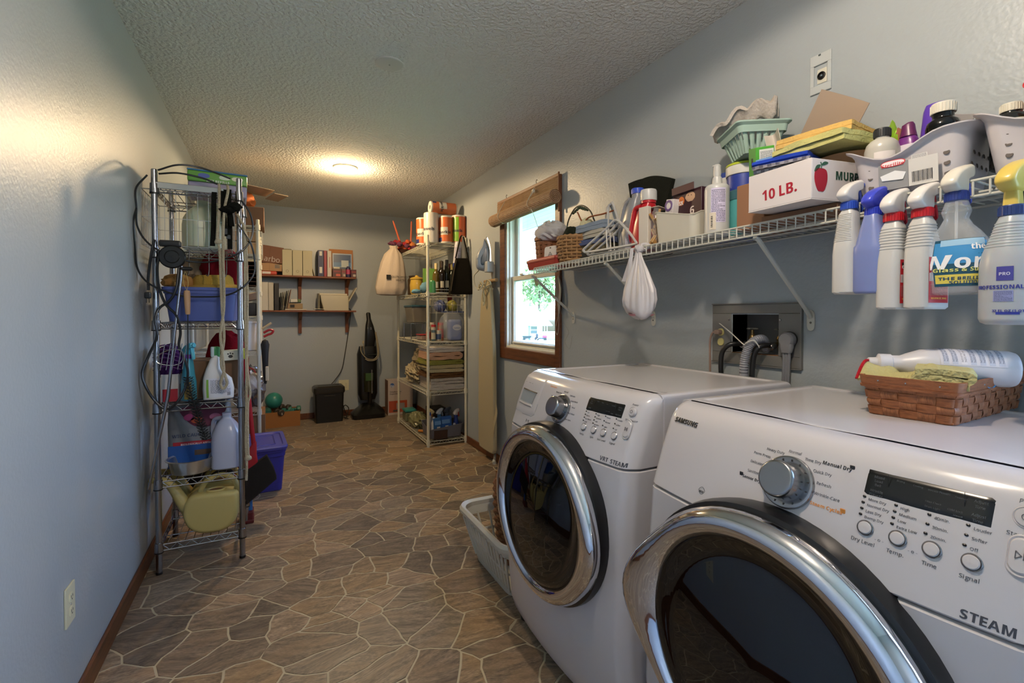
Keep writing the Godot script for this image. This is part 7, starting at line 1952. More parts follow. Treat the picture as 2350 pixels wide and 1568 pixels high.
func back_wall() -> void:
	var wd := wood("8a4f2a", 0.5, Vector3(1.2, 14, 14))
	for i in 2:
		var y: float = [1.628, 1.246][i]
		var o := thing("wall_shelf", ["upper brown wooden shelf on the far wall, carrying the binders", "lower brown wooden shelf on the far wall, carrying the printer"][i], "shelf", Vector3(0.35, y, BZ))
		part(o, "board", g().box(Vector3(0, 0, 0.125), Vector3(1.08, 0.018, 0.25), 0.003).mesh(), wd)
		for x in [-0.045, 0.465]: part(o, "bracket", g().prism(V2([0, -0.009, 0.21, -0.009, 0.19, -0.035, 0.05, -0.10, 0.036, -0.25, 0, -0.25]), 0.034, 0.002).mesh(), wood("7a4522", 0.5), Vector3(x, 0, 0), Vector3(0, -PI / 2, 0))
	var u := 1.638
	var z := BZ + 0.13
	var c := carton("brown_carton", "brown cardboard box lettered arbo, tipped on the upper shelf's left end", Vector3(-0.01, u + 0.125, z), Vector3(0.26, 0.185, 0.2), "6d4836", Vector3(0, 0, -0.12))
	say(c, "arbo", 0.055, "b0a49a", Vector3(0.03, 0.045, 0.1008), Vector3.ZERO, false)
	c = carton("tan_carton", "tan carton under the tipped brown box on the upper shelf", Vector3(0.0, u + 0.04, z), Vector3(0.24, 0.085, 0.2), "a07c58")
	part(c, "barcode", g().grid(func(a: float, b: float): return Vector3(0.05 + 0.05 * a, 0.07 - 0.04 * b, 0.1006), 1, 1).mesh(), fine("8a7a6a"))
	c = thing("red_packet", "red and white packet at the bottom of the upper shelf's left end", "packet", Vector3(-0.01, u, z + 0.02))
	part(c, "packet_body", bx(Vector3(0.16, 0.038, 0.18), 0.008), hx("b8402a", 0.4))
	part(c, "white_panel", g().box(Vector3(-0.02, 0.02, 0.0905), Vector3(0.08, 0.026, 0.001)).mesh(), hx("c9c0b8"))
	for i in 3:
		var m := thing("magazine_file", "cream magazine file on the upper shelf, " + ["next to the brown boxes", "in the middle of the three", "nearest the blue binder"][i], "magazine file", Vector3(0.172 + 0.102 * i, u, z - 0.005), Vector3.ZERO, "magazine files")
		part(m, "file_body", g().prism(V2([-0.115, 0, 0.115, 0, 0.115, 0.275, 0.09, 0.28, -0.115, 0.315 if i == 0 else 0.28]), 0.096, 0.001).mesh(), hx("ada68a", 0.6), Vector3.ZERO, Vector3(0, -PI / 2, 0))
		part(m, "finger_ring", g().lathe(P2([0.010, 0, 0.015, 0, 0.014, 0.002, 0.010, 0.001]), 20, true).mesh(), hx("8d8770", 0.5), Vector3(0, 0.045, 0.1155), Vector3(PI / 2, 0, 0))
	solo("cream_envelope", "cream envelope leaning beside the magazine files", "envelope", g().box(Vector3(0, 0.075, 0), Vector3(0.004, 0.15, 0.12), 0.001).mesh(), hx("b0a684", 0.7), Vector3(0.452, u + 0.002, z), Vector3(0, 0, 0.25))
	c = book("ring_binder", "navy blue ring binder with a white spine label", "binder", Vector3(0.512, u, z), Vector3(0.06, 0.292, 0.22), "20284f")
	for q in [[0.07, 0.07], [0.255, 0.05]]: part(c, "spine_label", g().box(Vector3(0, q[0], 0.1105), Vector3(0.028, q[1], 0.001)).mesh(), hx("bfbcb4"))
	book("ring_binder", "red ring binder between the navy and the white one", "binder", Vector3(0.560, u, z), Vector3(0.032, 0.29, 0.22), "8f2430")
	c = book("ring_binder", "white ring binder beside the picture folder", "binder", Vector3(0.602, u, z), Vector3(0.045, 0.29, 0.22), "b8b2a6")
	part(c, "spine_print", g().box(Vector3(0.004, 0.16, 0.1105), Vector3(0.008, 0.12, 0.001)).mesh(), hx("a86a60"))
	solo("card_backing", "orange-brown cardboard sheet standing behind the sailing picture", "cardboard", g().box(Vector3(0, 0.165, 0), Vector3(0.265, 0.33, 0.006), 0.002).mesh(), hx("a8703f", 0.7), Vector3(0.745, u, z - 0.02), Vector3(-0.05, 0, 0))
	c = thing("picture_folder", "folder with a blue sea picture standing on the upper shelf", "picture", Vector3(0.752, u, z + 0.02), Vector3(-0.05, 0, 0))
	part(c, "board", g().box(Vector3(0, 0.14, 0), Vector3(0.215, 0.28, 0.006), 0.002).mesh(), hx("8f9aa8", 0.3))
	for q in [[0.0, 0.22, 0.19, 0.09, "1f3f66"], [0.0, 0.15, 0.19, 0.05, "35628c"], [0.03, 0.16, 0.08, 0.08, "a3a9a6"], [0.0, 0.08, 0.19, 0.08, "2c3a4a"]]: part(c, "picture_patch", g().box(Vector3(q[0], q[1], 0.0035 + 0.0005 * absf(q[0]) * 20), Vector3(q[2], q[3], 0.0012)).mesh(), hx(q[4], 0.3))
	for q in [[0.685, 0.095, 0.092, "4a2420", "maroon ink box with a white top at the left of the small boxes", "box"], [0.757, 0.046, 0.092, "6a4a40", "slim brown box second in the row of small boxes", "box"], [0.866, 0.06, 0.09, "4a2228", "maroon ink box at the right end of the upper shelf", "box"]]:
		c = thing("ink_box", q[4], q[5], Vector3(q[0], u, z + 0.07))
		part(c, "carton", bx(Vector3(q[1], q[2], 0.06), 0.002), hx(q[3], 0.45))
		part(c, "price_patch", g().box(Vector3(q[1] * 0.12, 0.022, 0.0304), Vector3(q[1] * 0.5, 0.026, 0.001)).mesh(), hx("b8503a" if q[0] < 0.7 else "a89a8c"))
		part(c, "print", g().box(Vector3(0, 0.062, 0.0304), Vector3(q[1] * 0.8, 0.02, 0.001)).mesh(), hx("7a2c30"))
	solo("paper_pad", "small white pad on the maroon ink box", "pad", bx(Vector3(0.07, 0.02, 0.05), 0.003), hx("c4bfae", 0.7), Vector3(0.68, u + 0.0925, z + 0.07))
	c = thing("spray_can", "slim blue and pink can among the small boxes", "can", Vector3(0.808, u, z + 0.08))
	part(c, "body", g().lathe(P2([0.001, 0, 0.024, 0, 0.025, 0.003, 0.025, 0.10, 0.018, 0.115, 0.016, 0.125, 0.001, 0.126]), 20).mesh(), hx("2a2a52", 0.35))
	part(c, "pink_band", g().lathe(P2([0.0252, 0.035, 0.0256, 0.035, 0.0256, 0.09, 0.0252, 0.09]), 20, true).mesh(), hx("a83a5c", 0.4))
	# lower shelf
	var l := 1.256
	book("white_binder", "thick white binder at the left end of the lower shelf", "binder", Vector3(-0.045, l, z), Vector3(0.062, 0.30, 0.22), "b9b3a4", "", 0.0)
	book("white_binder", "white binder beside the black one on the lower shelf", "binder", Vector3(0.012, l, z), Vector3(0.05, 0.298, 0.22), "b0aa9c", "", 0.0)
	book("black_binder", "black binder on the lower shelf", "binder", Vector3(0.066, l, z), Vector3(0.045, 0.292, 0.22), "17140f", "", 0.0)
	for i in 6: book("thin_booklet", ["charcoal booklet next to the black binder", "grey booklet second in the leaning row", "white booklet third in the leaning row", "dark booklet fourth in the leaning row", "cream booklet fifth in the leaning row", "pinkish booklet at the end of the leaning row"][i], "booklet", Vector3(0.098 + 0.014 * i, l, z + 0.01), Vector3(0.008, 0.19 + 0.008 * i, 0.17), ["25221d", "7a756a", "b0aa9a", "2a2622", "a39a84", "94705c"][i], "leaning booklets", -0.05 - 0.025 * i)
	solo("paper_tray", "shallow white tray under the small tan box on the lower shelf", "tray", g().box(Vector3(0, 0.007, 0), Vector3(0.22, 0.014, 0.19), 0.004).mesh(), hx("b8b0a0", 0.5), Vector3(0.255, l, z + 0.01))
	c = carton("tan_carton", "small tan carton on the white tray of the lower shelf", Vector3(0.25, l + 0.016, z + 0.01), Vector3(0.15, 0.06, 0.13), "8d7656")
	part(c, "dark_window", g().box(Vector3(-0.03, 0.03, 0.0655), Vector3(0.045, 0.034, 0.001)).mesh(), hx("1c1814"))
	c = thing("stapler", "green and white stapler on the small tan carton", "stapler", Vector3(0.25, l + 0.078, z + 0.02), Vector3(0, 0.15, 0.05))
	part(c, "base", bx(Vector3(0.12, 0.012, 0.035), 0.004), hx("2a2c26", 0.4))
	part(c, "white_top", g().box(Vector3(-0.01, 0.03, 0), Vector3(0.075, 0.036, 0.03), 0.008, 2).mesh(), hx("c4c2b6", 0.4))
	part(c, "green_end", g().box(Vector3(0.044, 0.026, 0), Vector3(0.035, 0.04, 0.03), 0.008, 2).mesh(), hx("566b3a", 0.4))
	solo("tape_roll", "small black tape dispenser on the lower shelf", "tape", g().lathe(P2([0.008, -0.012, 0.024, -0.012, 0.024, 0.012, 0.008, 0.012]), 20, true).mesh(), hx("1a1814", 0.4), Vector3(0.155, l + 0.024, z + 0.07), Vector3(PI / 2, 0, 0))
	c = thing("printer", "cream desktop printer with raised paper rest on the lower shelf", "printer", Vector3(0.655, l, z + 0.02))
	var pc := hx("b5ae98", 0.45)
	part(c, "body", g().loft([G.lift(G.rect(0.27, 0.18, 0.012, 2), Vector3(0.02, 0, 0)), G.lift(G.rect(0.30, 0.2, 0.02, 2), Vector3(0.005, 0.10, 0)), G.lift(G.rect(0.31, 0.2, 0.02, 2), Vector3(0.0, 0.17, -0.005))]).mesh(30), pc)
	part(c, "top_cover", g().box(Vector3(-0.01, 0.182, -0.01), Vector3(0.30, 0.022, 0.16), 0.006, 2).mesh(), hx("bfb8a4", 0.45))
	part(c, "side_panel", g().prism(V2([-0.08, 0.02, 0.08, 0.0, 0.09, 0.175, -0.08, 0.19]), 0.016, 0.002).mesh(), hx("7d7764", 0.45), Vector3(-0.165, 0.005, 0), Vector3(0, PI / 2, 0.22))
	part(c, "paper_rest", g().box(Vector3(0, 0.09, 0), Vector3(0.012, 0.20, 0.15), 0.003).mesh(), pc, Vector3(0.155, 0.10, -0.01), Vector3(0, 0, -0.5))
	part(c, "output_flap", g().box(Vector3(-0.16, 0.008, 0.05), Vector3(0.12, 0.006, 0.10), 0.002).mesh(), hx("c4bda8", 0.45), Vector3.ZERO, Vector3(0, 0, -0.05))
	part(c, "cord", g().tube(cur(V3([0.15, 0.03, -0.02, 0.19, 0.01, -0.04, 0.20, -0.05, -0.11, 0.18, -0.24, -0.135, 0.14, -0.50, -0.135, 0.10, -0.70, -0.13, 0.02, -0.82, -0.115, -0.02, -0.86, -0.10])), 0.005, 6).mesh(), hx("2e2e2a", 0.5))
	# floor by the far wall
	c = thing("paper_shredder", "tall black paper shredder bin by the far wall outlet", "shredder", Vector3(0.585, 0, -5.74), Vector3(0, 0.03, 0))
	part(c, "bin_body", g().loft([G.lift(G.rect(0.285, 0.17, 0.02, 3), Vector3.ZERO), G.lift(G.rect(0.31, 0.20, 0.025, 3), Vector3(0, 0.33, 0))]).mesh(30), hx("12110e", 0.4))
	part(c, "cutter_head", g().loft([G.lift(G.rect(0.325, 0.215, 0.03, 4), Vector3(0, 0.328, 0)), G.lift(G.rect(0.335, 0.225, 0.035, 4), Vector3(0, 0.345, 0)), G.lift(G.rect(0.33, 0.22, 0.035, 4), Vector3(0, 0.39, 0)), G.lift(G.rect(0.29, 0.18, 0.03, 4), Vector3(0, 0.408, 0))]).mesh(40), hx("24211b", 0.3))
	part(c, "feed_slot", g().box(Vector3(0, 0.409, 0), Vector3(0.23, 0.003, 0.012)).mesh(), hx("060606"))
	part(c, "grip_recess", g().box(Vector3(0, 0.30, 0.099), Vector3(0.12, 0.012, 0.004), 0.002).mesh(), hx("24211c"))
	part(c, "power_cord", g().tube(cur(V3([0.15, 0.10, -0.08, 0.20, 0.14, -0.12, 0.24, 0.10, -0.13, 0.22, 0.04, -0.10, 0.19, 0.008, -0.02, 0.16, 0.03, 0.02, 0.21, 0.008, 0.03])), 0.005, 6).mesh(), hx("1c1a16", 0.5))
	c = thing("weights_box", "low orange-brown cardboard box of dumbbells in the far left corner", "box", Vector3(0.075, 0, -5.77))
	part(c, "carton", many([[Vector3(-0.21, 0, -0.13), Vector3(0.21, 0.004, 0.13)], [Vector3(-0.21, 0.004, 0.126), Vector3(0.21, 0.165, 0.13)], [Vector3(-0.21, 0.004, -0.13), Vector3(0.21, 0.165, -0.126)], [Vector3(-0.21, 0.004, -0.126), Vector3(-0.206, 0.165, 0.126)], [Vector3(0.206, 0.004, -0.126), Vector3(0.21, 0.165, 0.126)]]), hx("94602c", 0.75))
	solo("exercise_ball", "teal green ball resting in the box of dumbbells", "ball", g().lathe(_arc(0.088), 32).mesh(60), hx("2d8072", 0.35), Vector3(0.03, 0.268, -5.80))
	for i in 5:
		var q: Array = [[-0.07, 0.17, 0.06, "1f5a50", "teal dumbbell at the left under the green ball"], [0.04, 0.155, 0.08, "3a322a", "dark brown dumbbell with a pale mark, beneath the ball"], [0.10, 0.185, -0.02, "3d332a", "brown dumbbell behind, right of the ball"], [0.13, 0.155, 0.07, "2f6f66", "teal dumbbell seen end-on in the box"], [0.19, 0.165, 0.02, "2a6a58", "teal dumbbell at the right end of the box"]][i]
		c = thing("dumbbell", q[4], "dumbbell", Vector3(0.04 + q[0], q[1], -5.77 + q[2]), Vector3(0, 0.4 * i, 0), "dumbbells in the box")
		for s in [-0.045, 0.045]: part(c, "weight", g().lathe(P2([0.001, -0.022, 0.028, -0.022, 0.036, -0.014, 0.036, 0.014, 0.028, 0.022, 0.001, 0.022]), 8).mesh(20), hx(q[3], 0.45), Vector3(0, 0, s), Vector3(PI / 2, 0, 0))
		part(c, "grip", g().bar(Vector3(0, 0, -0.03), Vector3(0, 0, 0.03), 0.014, 10).mesh(), hx(q[3], 0.5))
		if i == 1: say(c, "5", 0.02, "c9c4b8", Vector3(0, -0.01, 0.068))
	c = thing("vacuum_cleaner", "black upright vacuum cleaner standing by the far wall", "vacuum cleaner", Vector3(1.05, 0, -5.78))
	var vb := hx("100f0c", 0.3)
	part(c, "floor_head", g().loft([G.lift(G.rect(0.37, 0.24, 0.05, 4), Vector3(-0.03, 0.005, 0.03)), G.lift(G.rect(0.38, 0.25, 0.06, 4), Vector3(-0.03, 0.05, 0.03)), G.lift(G.rect(0.34, 0.2, 0.08, 4), Vector3(-0.02, 0.085, 0.01)), G.lift(G.rect(0.16, 0.1, 0.04, 4), Vector3(0, 0.15, -0.04))]).mesh(40), vb)
	part(c, "bag_housing", g().loft([G.lift(G.rect(0.18, 0.12, 0.05, 4), Vector3(-0.02, 0.20, -0.05)), G.lift(G.rect(0.225, 0.15, 0.06, 4), Vector3(-0.02, 0.27, -0.05)), G.lift(G.rect(0.23, 0.15, 0.06, 4), Vector3(-0.02, 0.74, -0.06)), G.lift(G.rect(0.20, 0.12, 0.05, 4), Vector3(-0.01, 0.83, -0.07))]).mesh(50), vb)
	part(c, "clear_canister", g().lathe(P2([0.001, 0, 0.06, 0, 0.06, 0.22, 0.001, 0.22]), 24).mesh(), hx("2a2a18", 0.1), Vector3(-0.015, 0.30, 0.0))
	part(c, "dust_window", g().box(Vector3(-0.015, 0.475, 0.056), Vector3(0.085, 0.09, 0.01), 0.003).mesh(), hx("3f5a34", 0.2))
	part(c, "neck_tube", g().bar(Vector3(0.0, 0.12, -0.02), Vector3(0.0, 0.32, 0.03), 0.028, 12).mesh(), vb)
	part(c, "chrome_strip", g().box(Vector3(0.012, 0.42, 0.066), Vector3(0.014, 0.28, 0.006), 0.002).box(Vector3(0.02, 0.98, -0.02), Vector3(0.012, 0.16, 0.006), 0.002).mesh(), mt.steel)
	part(c, "handle", g().loft([G.lift(G.rect(0.11, 0.08, 0.03, 3), Vector3(0.005, 0.80, -0.06)), G.lift(G.rect(0.13, 0.09, 0.03, 3), Vector3(0.02, 0.95, -0.05)), G.lift(G.rect(0.09, 0.07, 0.025, 3), Vector3(0.01, 1.08, -0.06)), G.lift(G.rect(0.05, 0.05, 0.02, 3), Vector3(0.005, 1.15, -0.07)), G.lift(G.rect(0.05, 0.06, 0.02, 3), Vector3(0.0, 1.22, -0.08)), G.lift(G.rect(0.03, 0.04, 0.014, 3), Vector3(0.0, 1.235, -0.08))]).mesh(50), vb)
	part(c, "cord_wrap", g().tube(cur(V3([0.07, 1.0, -0.02, 0.085, 0.86, 0.0, 0.09, 0.74, 0.02, 0.05, 0.685, 0.04, 0.0, 0.68, 0.05, -0.05, 0.70, 0.05, -0.10, 0.77, 0.03, -0.105, 0.85, 0.02])), 0.006, 6).tube(cur(V3([0.075, 1.0, -0.01, 0.095, 0.86, 0.01, 0.10, 0.72, 0.02, 0.05, 0.67, 0.045, -0.02, 0.668, 0.055, -0.06, 0.69, 0.05])), 0.006, 6).tube(cur(V3([-0.075, 0.87, 0.03, -0.07, 0.8, 0.035, -0.065, 0.74, 0.04])), 0.004, 6).mesh(), hx("8a8068", 0.6))
	part(c, "cord_plug", g().box(Vector3(-0.078, 0.885, 0.03), Vector3(0.02, 0.035, 0.015), 0.004).mesh(), hx("a89c80", 0.5))
	part(c, "dark_trim", g().box(Vector3(0.03, 0.735, 0.03), Vector3(0.10, 0.012, 0.02), 0.004).mesh(), hx("262a26", 0.3))
	# printer carton on the floor
	c = thing("printer_carton", "white and orange printer carton standing on the floor behind the white rack", "box", Vector3(1.40, 0, -5.80))
	part(c, "carton", bx(Vector3(0.30, 0.42, 0.16), 0.002), hx("b5a69c", 0.6))
	part(c, "left_side", g().box(Vector3(-0.1505, 0.21, 0), Vector3(0.001, 0.42, 0.16)).mesh(), hx("7d5a44", 0.6))
	part(c, "blue_emblem", g().prism(G.ell(0.05, 0.05), 0.001).mesh(), hx("3f5f98"), Vector3(-0.10, 0.36, 0.0807))
	say(c, "hp", 0.026, "c9ccd4", Vector3(-0.10, 0.352, 0.0815))
	say(c, "Simple setup", 0.016, "54504e", Vector3(-0.06, 0.28, 0.0807))
	say(c, "Dependable", 0.016, "54504e", Vector3(-0.065, 0.255, 0.0807))
	part(c, "orange_panel", g().box(Vector3(-0.03, 0.10, 0.0805), Vector3(0.22, 0.14, 0.001)).mesh(), hx("a8482a"))
	part(c, "printer_picture", g().box(Vector3(0.0, 0.105, 0.0812), Vector3(0.10, 0.07, 0.001)).mesh(), hx("8f8480"))
	part(c, "printer_picture", g().box(Vector3(-0.05, 0.05, 0.0812), Vector3(0.08, 0.024, 0.001)).mesh(), hx("4a4440"))

func _arc(r: float) -> Array:
	var o := []
	for i in 19:
		var a := lerpf(-PI / 2 + 0.002, PI / 2 - 0.002, i / 18.0)
		o.append(Vector2(cos(a) * r, sin(a) * r))
	return o

func towel_roll(label: String, at: Vector3, r: float, h: float, wrap: String, kind: int, rot := Vector3.ZERO) -> void:
	var o := thing("paper_towels", label, "paper towels", at, rot, "paper towel packs on the white rack")
	part(o, "roll", g().lathe(P2([0.02, 0.004, r * 0.97, 0.002, r, 0.008, r, h - 0.008, r * 0.97, h - 0.002, 0.02, h - 0.004]), 30, true).mesh(40), hx("c4bfb4", 0.45))
	var rg := round_rings([r, 0.0, r, h])
	if kind == 0: return
	part(o, "wrapper", blabel(rg, h * 0.06, h * 0.94, PI * 1.2, PI * 0.1, 2.0, 0.001), hx(wrap, 0.35))
	if kind == 1:
		part(o, "print_oval", blabel(rg, h * 0.30, h * 0.58, PI * 0.80, PI * 0.42, 2.0, 0.0018), hx("c9c4b8", 0.35))
		part(o, "print_corner", blabel(rg, h * 0.06, h * 0.2, PI * 0.95, PI * 0.70, 2.0, 0.0018), hx("27306a", 0.35))
		part(o, "lettering", words("Sparkle", r * 0.42, 0.0006, true, false, on_bottle(rg, h * 0.40, PI * 0.60, 2.0, 0.0026)), hx("23262a"))
	else:
		part(o, "print_band", blabel(rg, h * 0.08, h * 0.92, PI * 0.80, PI * 0.52, 2.0, 0.0018), hx("79a82e" if kind == 2 else "c4bfb4", 0.35))
		part(o, "lettering", words("Towels", r * 0.42, 0.0006, true, false, on_bottle(rg, h * 0.45, PI * 0.66, 2.0, 0.0026)), hx("23283a"))

func right_white_rack() -> void:
	var x0 := 1.275
	var o := thing("white_rack", "cream-white wire rack by the window, with paper towels on top and folded quilts below", "rack", Vector3(1.457, 0, -4.735))
	var lv := [0.05, 0.50, 0.955, 1.405, 1.865]
	tower(o, 0.365, 1.11, 1.93, lv, 0.0125, hx("c9c4ae", 0.4), 0.003, false)
	# top shelf
	var t := 1.873
	for q in [[1.345, -4.30, 0.068, 0.28, "c9c4ba", 3, "white pack of towel rolls at the rack's front post"], [1.478, -4.27, 0.064, 0.255, "c4622e", 1, "orange paper towel roll in the middle of the front row"], [1.60, -4.25, 0.066, 0.27, "c0582c", 2, "green and orange towel roll at the wall end of the front row"], [1.32, -4.47, 0.066, 0.26, "c4622e", 1, "orange towel roll behind the white pack"], [1.45, -4.45, 0.066, 0.255, "b5562c", 1, "orange towel roll in the second row"]]:
		towel_roll(q[6], Vector3(q[0], t, q[1]), q[2], q[3], q[4], q[5], Vector3(0, -0.3, 0))
	towel_roll("orange towel roll lying across the tops of the others", Vector3(1.33, t + 0.335, -4.30), 0.058, 0.26, "c0683c", 1, Vector3(0, 0, -PI / 2))
	var fl := thing("flower_arrangement", "autumn silk flower arrangement with two orange candles on the rack's far end", "flower arrangement", Vector3(1.30, t, -5.12))
	part(fl, "dish", g().lathe(P2([0.001, 0, 0.07, 0, 0.10, 0.03, 0.001, 0.03]), 20).mesh(), hx("4a2a1c", 0.6))
	for i in 26:
		var a := i * 2.4
		var rr := 0.035 + 0.018 * (i % 5)
		part(fl, "blossom", g().blob(Vector3(cos(a) * rr * 1.3, 0.045 + 0.014 * (i % 6), sin(a) * rr * 1.3), Vector3(0.055, 0.04, 0.05), 0.45, 3, i, -1, 9).mesh(25), hx(["a3202a", "b8502a", "8a1c24", "c07038", "5a2a44"][i % 5], 0.8))
	for q in [[-0.03, -0.45, 0.0], [0.07, -0.05, 0.0]]: part(fl, "candle", g().lathe(P2([0.001, 0, 0.011, 0, 0.009, 0.27, 0.003, 0.285, 0.001, 0.286]), 12).mesh(), hx("b8542e", 0.5), Vector3(q[0], 0.07, 0), Vector3(0, 0, 0.32 if q[1] < -0.1 else -0.04))
	# hung bags
	var cb := thing("cotton_bag", "plump off-white drawstring bag lettered in black, hung on the rack's far post", "bag", Vector3(1.13, 1.41, -5.02), Vector3(0, 0.12, 0))
	var cm := cloth("b0a292", 0.1, 30)
	var rings := []
	for q in [[0.0, 0.10, 0.05], [0.01, 0.15, 0.08], [0.08, 0.165, 0.10], [0.22, 0.145, 0.095], [0.34, 0.12, 0.08], [0.43, 0.09, 0.06], [0.49, 0.035, 0.035], [0.52, 0.05, 0.02]]:
		var r := PackedVector3Array()
		for i in 48:
			var a := TAU * i / 48
			var k: float = 1.0 + (0.05 + 0.05 * q[0]) * sin(a * 9 + q[0] * 6)
			r.append(Vector3(cos(a) * q[1] * k + 0.07 * q[0], q[0], sin(a) * q[2] * k))
		rings.append(r)
	part(cb, "bag_body", g().loft(rings).mesh(70), cm)
	part(cb, "black_patch", g().box(Vector3(-0.055, 0.185, 0.098), Vector3(0.045, 0.045, 0.006)).mesh(), hx("15130f", 0.8))
	say(cb, "COLLINGWOOD", 0.02, "2a2824", Vector3(0.055, 0.19, 0.101), Vector3.ZERO, false)
	say(cb, "MERCILE", 0.02, "2a2824", Vector3(0.075, 0.155, 0.101), Vector3.ZERO, false)
	var kb := thing("tote_bag", "black tote bag hung from the rack's near wall-side post", "bag", Vector3(1.575, 1.395, -4.10), Vector3(0, -0.25, 0))
	part(kb, "bag_body", g().loft([G.lift(G.rect(0.23, 0.06, 0.02, 4), Vector3(-0.01, 0, 0)), G.lift(G.rect(0.225, 0.075, 0.03, 4), Vector3(-0.01, 0.03, 0)), G.lift(G.rect(0.17, 0.06, 0.025, 4), Vector3(0.0, 0.22, 0)), G.lift(G.rect(0.12, 0.03, 0.012, 4), Vector3(0.0, 0.33, 0))]).mesh(40), cloth("1a1711", 0.15, 60))
	for s in [-0.05, 0.045]: part(kb, "strap", g().tube(cur(V3([s * 1.2, 0.33, 0.012, s * 0.7, 0.44, 0.01, s * 0.3, 0.52, 0, 0, 0.54, -0.02])), 0.007, 6).mesh(), cloth("1a1711", 0.15, 60))
	part(kb, "white_strap", g().box(Vector3(0.012, 0.43, 0.0), Vector3(0.026, 0.21, 0.004), 0.001).mesh(), hx("b5ac9a", 0.8))
	part(kb, "side_crease", g().tube(PackedVector3Array([Vector3(-0.055, 0.31, 0.024), Vector3(-0.085, 0.16, 0.036), Vector3(-0.105, 0.03, 0.040)]), 0.004, 5).mesh(), cloth("4a4438", 0.15, 60))
	var sc := thing("spray_can", "white and blue aerosol can hung upside down beside the tote bag", "can", Vector3(1.535, 1.66, -4.145), Vector3(0, 0, -0.10))
	part(sc, "body", g().lathe(P2([0.001, 0, 0.031, 0, 0.033, 0.003, 0.033, 0.20, 0.024, 0.222, 0.001, 0.224]), 24).mesh(), hx("b5b2b4", 0.3))
	part(sc, "blue_cap", g().lathe(P2([0.001, -0.02, 0.028, -0.02, 0.0335, 0.0, 0.0335, 0.02, 0.001, 0.02]), 24).mesh(), hx("27387c", 0.4))
	part(sc, "print", blabel(round_rings([0.033, 0.0, 0.033, 0.2]), 0.06, 0.17, PI * 0.9, PI * 0.3, 2.0), fine("b9b4c4"))
	# bottle shelf
	var b := 1.413
	var bt := thing("bottle_tray", "clear low tray under the wine bottles", "tray", Vector3(1.515, b, -4.42))
	part(bt, "tray_wall", g().tube(G.lift(G.rect(0.24, 0.30, 0.03, 3), Vector3(0, 0.03, 0)), 0.003, 5, true).tube(G.lift(G.rect(0.23, 0.29, 0.03, 3), Vector3(0, 0.004, 0)), 0.004, 5, true).mesh(), clear("tray_clear", Color(0.8, 0.82, 0.82, 0.4), 0.1))
	for i in 8:
		var q: Array = [[1.415, -4.37, "5a4a18", "d8c48a", "amber wine bottle at the left of the tray"], [1.468, -4.36, "1c1208", "3a2a18", "dark brown wine bottle second in the tray"], [1.525, -4.38, "14180c", "2a2620", "green-black wine bottle third in the tray"], [1.572, -4.36, "15140a", "b8a868", "wine bottle with gold foil at the near wall side"], [1.61, -4.42, "14160c", "a89a4a", "wine bottle with yellow foil against the wall"], [1.50, -4.48, "101208", "3a3a20", "dark wine bottle in the back row, left"], [1.56, -4.50, "12140a", "4a5a20", "dark wine bottle in the back row, middle"], [1.61, -4.52, "0f1108", "5a1a1a", "dark wine bottle in the back row by the wall"]][i]
		var w := thing("wine_bottle", q[4], "bottle", Vector3(q[0], b + 0.008, q[1]), Vector3(0, 0.4, 0), "wine bottles")
		var h: float = 0.275 + 0.02 * (i % 3)
		var rg := round_rings([0.028, 0.0, 0.034, 0.004, 0.035, 0.02, 0.035, h * 0.58, 0.028, h * 0.68, 0.015, h * 0.76, 0.0135, h * 0.93, 0.015, h * 0.95, 0.014, h])
		vessel(w, "body", rg, hx(q[2], 0.08))
		part(w, "foil", g().lathe(P2([0.0145, h * 0.80, 0.0150, h * 0.80, 0.0162, h * 0.95, 0.0155, h * 1.005, 0.001, h * 1.006]), 16).mesh(), hx(q[3], 0.35))
		part(w, "label", blabel(rg, h * 0.15, h * 0.36, PI * 0.85, PI * 0.55, 2.0), hx("b8b29c", 0.6))
	var gp := thing("treat_bag", "green and white snack bag behind the amber bottle", "bag", Vector3(1.40, b, -4.55), Vector3(0, -0.2, 0))
	part(gp, "bag_body", g().loft([G.lift(G.rect(0.10, 0.05, 0.02, 3), Vector3.ZERO), G.lift(G.rect(0.12, 0.06, 0.02, 3), Vector3(0, 0.12, 0)), G.lift(G.rect(0.12, 0.01, 0.004, 3), Vector3(0, 0.25, 0))]).mesh(), hx("5f8a34", 0.35))
	part(gp, "white_panel", g().box(Vector3(0, 0.19, 0.022), Vector3(0.08, 0.05, 0.004)).mesh(), hx("b5b0a4"), Vector3.ZERO, Vector3(-0.15, 0, 0))
	say(gp, "BOX", 0.02, "20201c", Vector3(0, 0.12, 0.032))
	solo("yellow_jar", "yellow ceramic canister with lid on the rack's bottle shelf", "canister", g().lathe(P2([0.001, 0, 0.055, 0, 0.065, 0.02, 0.07, 0.09, 0.062, 0.145, 0.068, 0.15, 0.068, 0.16, 0.05, 0.17, 0.02, 0.178, 0.014, 0.19, 0.001, 0.195]), 28).mesh(40), hx("b8963a", 0.3), Vector3(1.325, b, -4.72))
	solo("blue_bundle", "pale blue tied bundle with a white end lying on the shelf edge", "bundle", g().blob(Vector3(0.03, 0.05, 0), Vector3(0.12, 0.11, 0.12), 0.2, 2.4, 3, -0.9, 20).blob(Vector3(-0.07, 0.015, 0.0), Vector3(0.09, 0.045, 0.06), 0.2, 2.0, 4, -0.8, 14).mesh(60), cloth("5f8494"), Vector3(1.315, b, -4.46))
	solo("green_jar", "green plastic jar between the blue bundle and the bottles", "jar", g().lathe(P2([0.001, 0, 0.04, 0, 0.045, 0.005, 0.045, 0.10, 0.034, 0.12, 0.001, 0.122]), 22).mesh(), hx("3a7a48", 0.3), Vector3(1.385, b, -4.38))
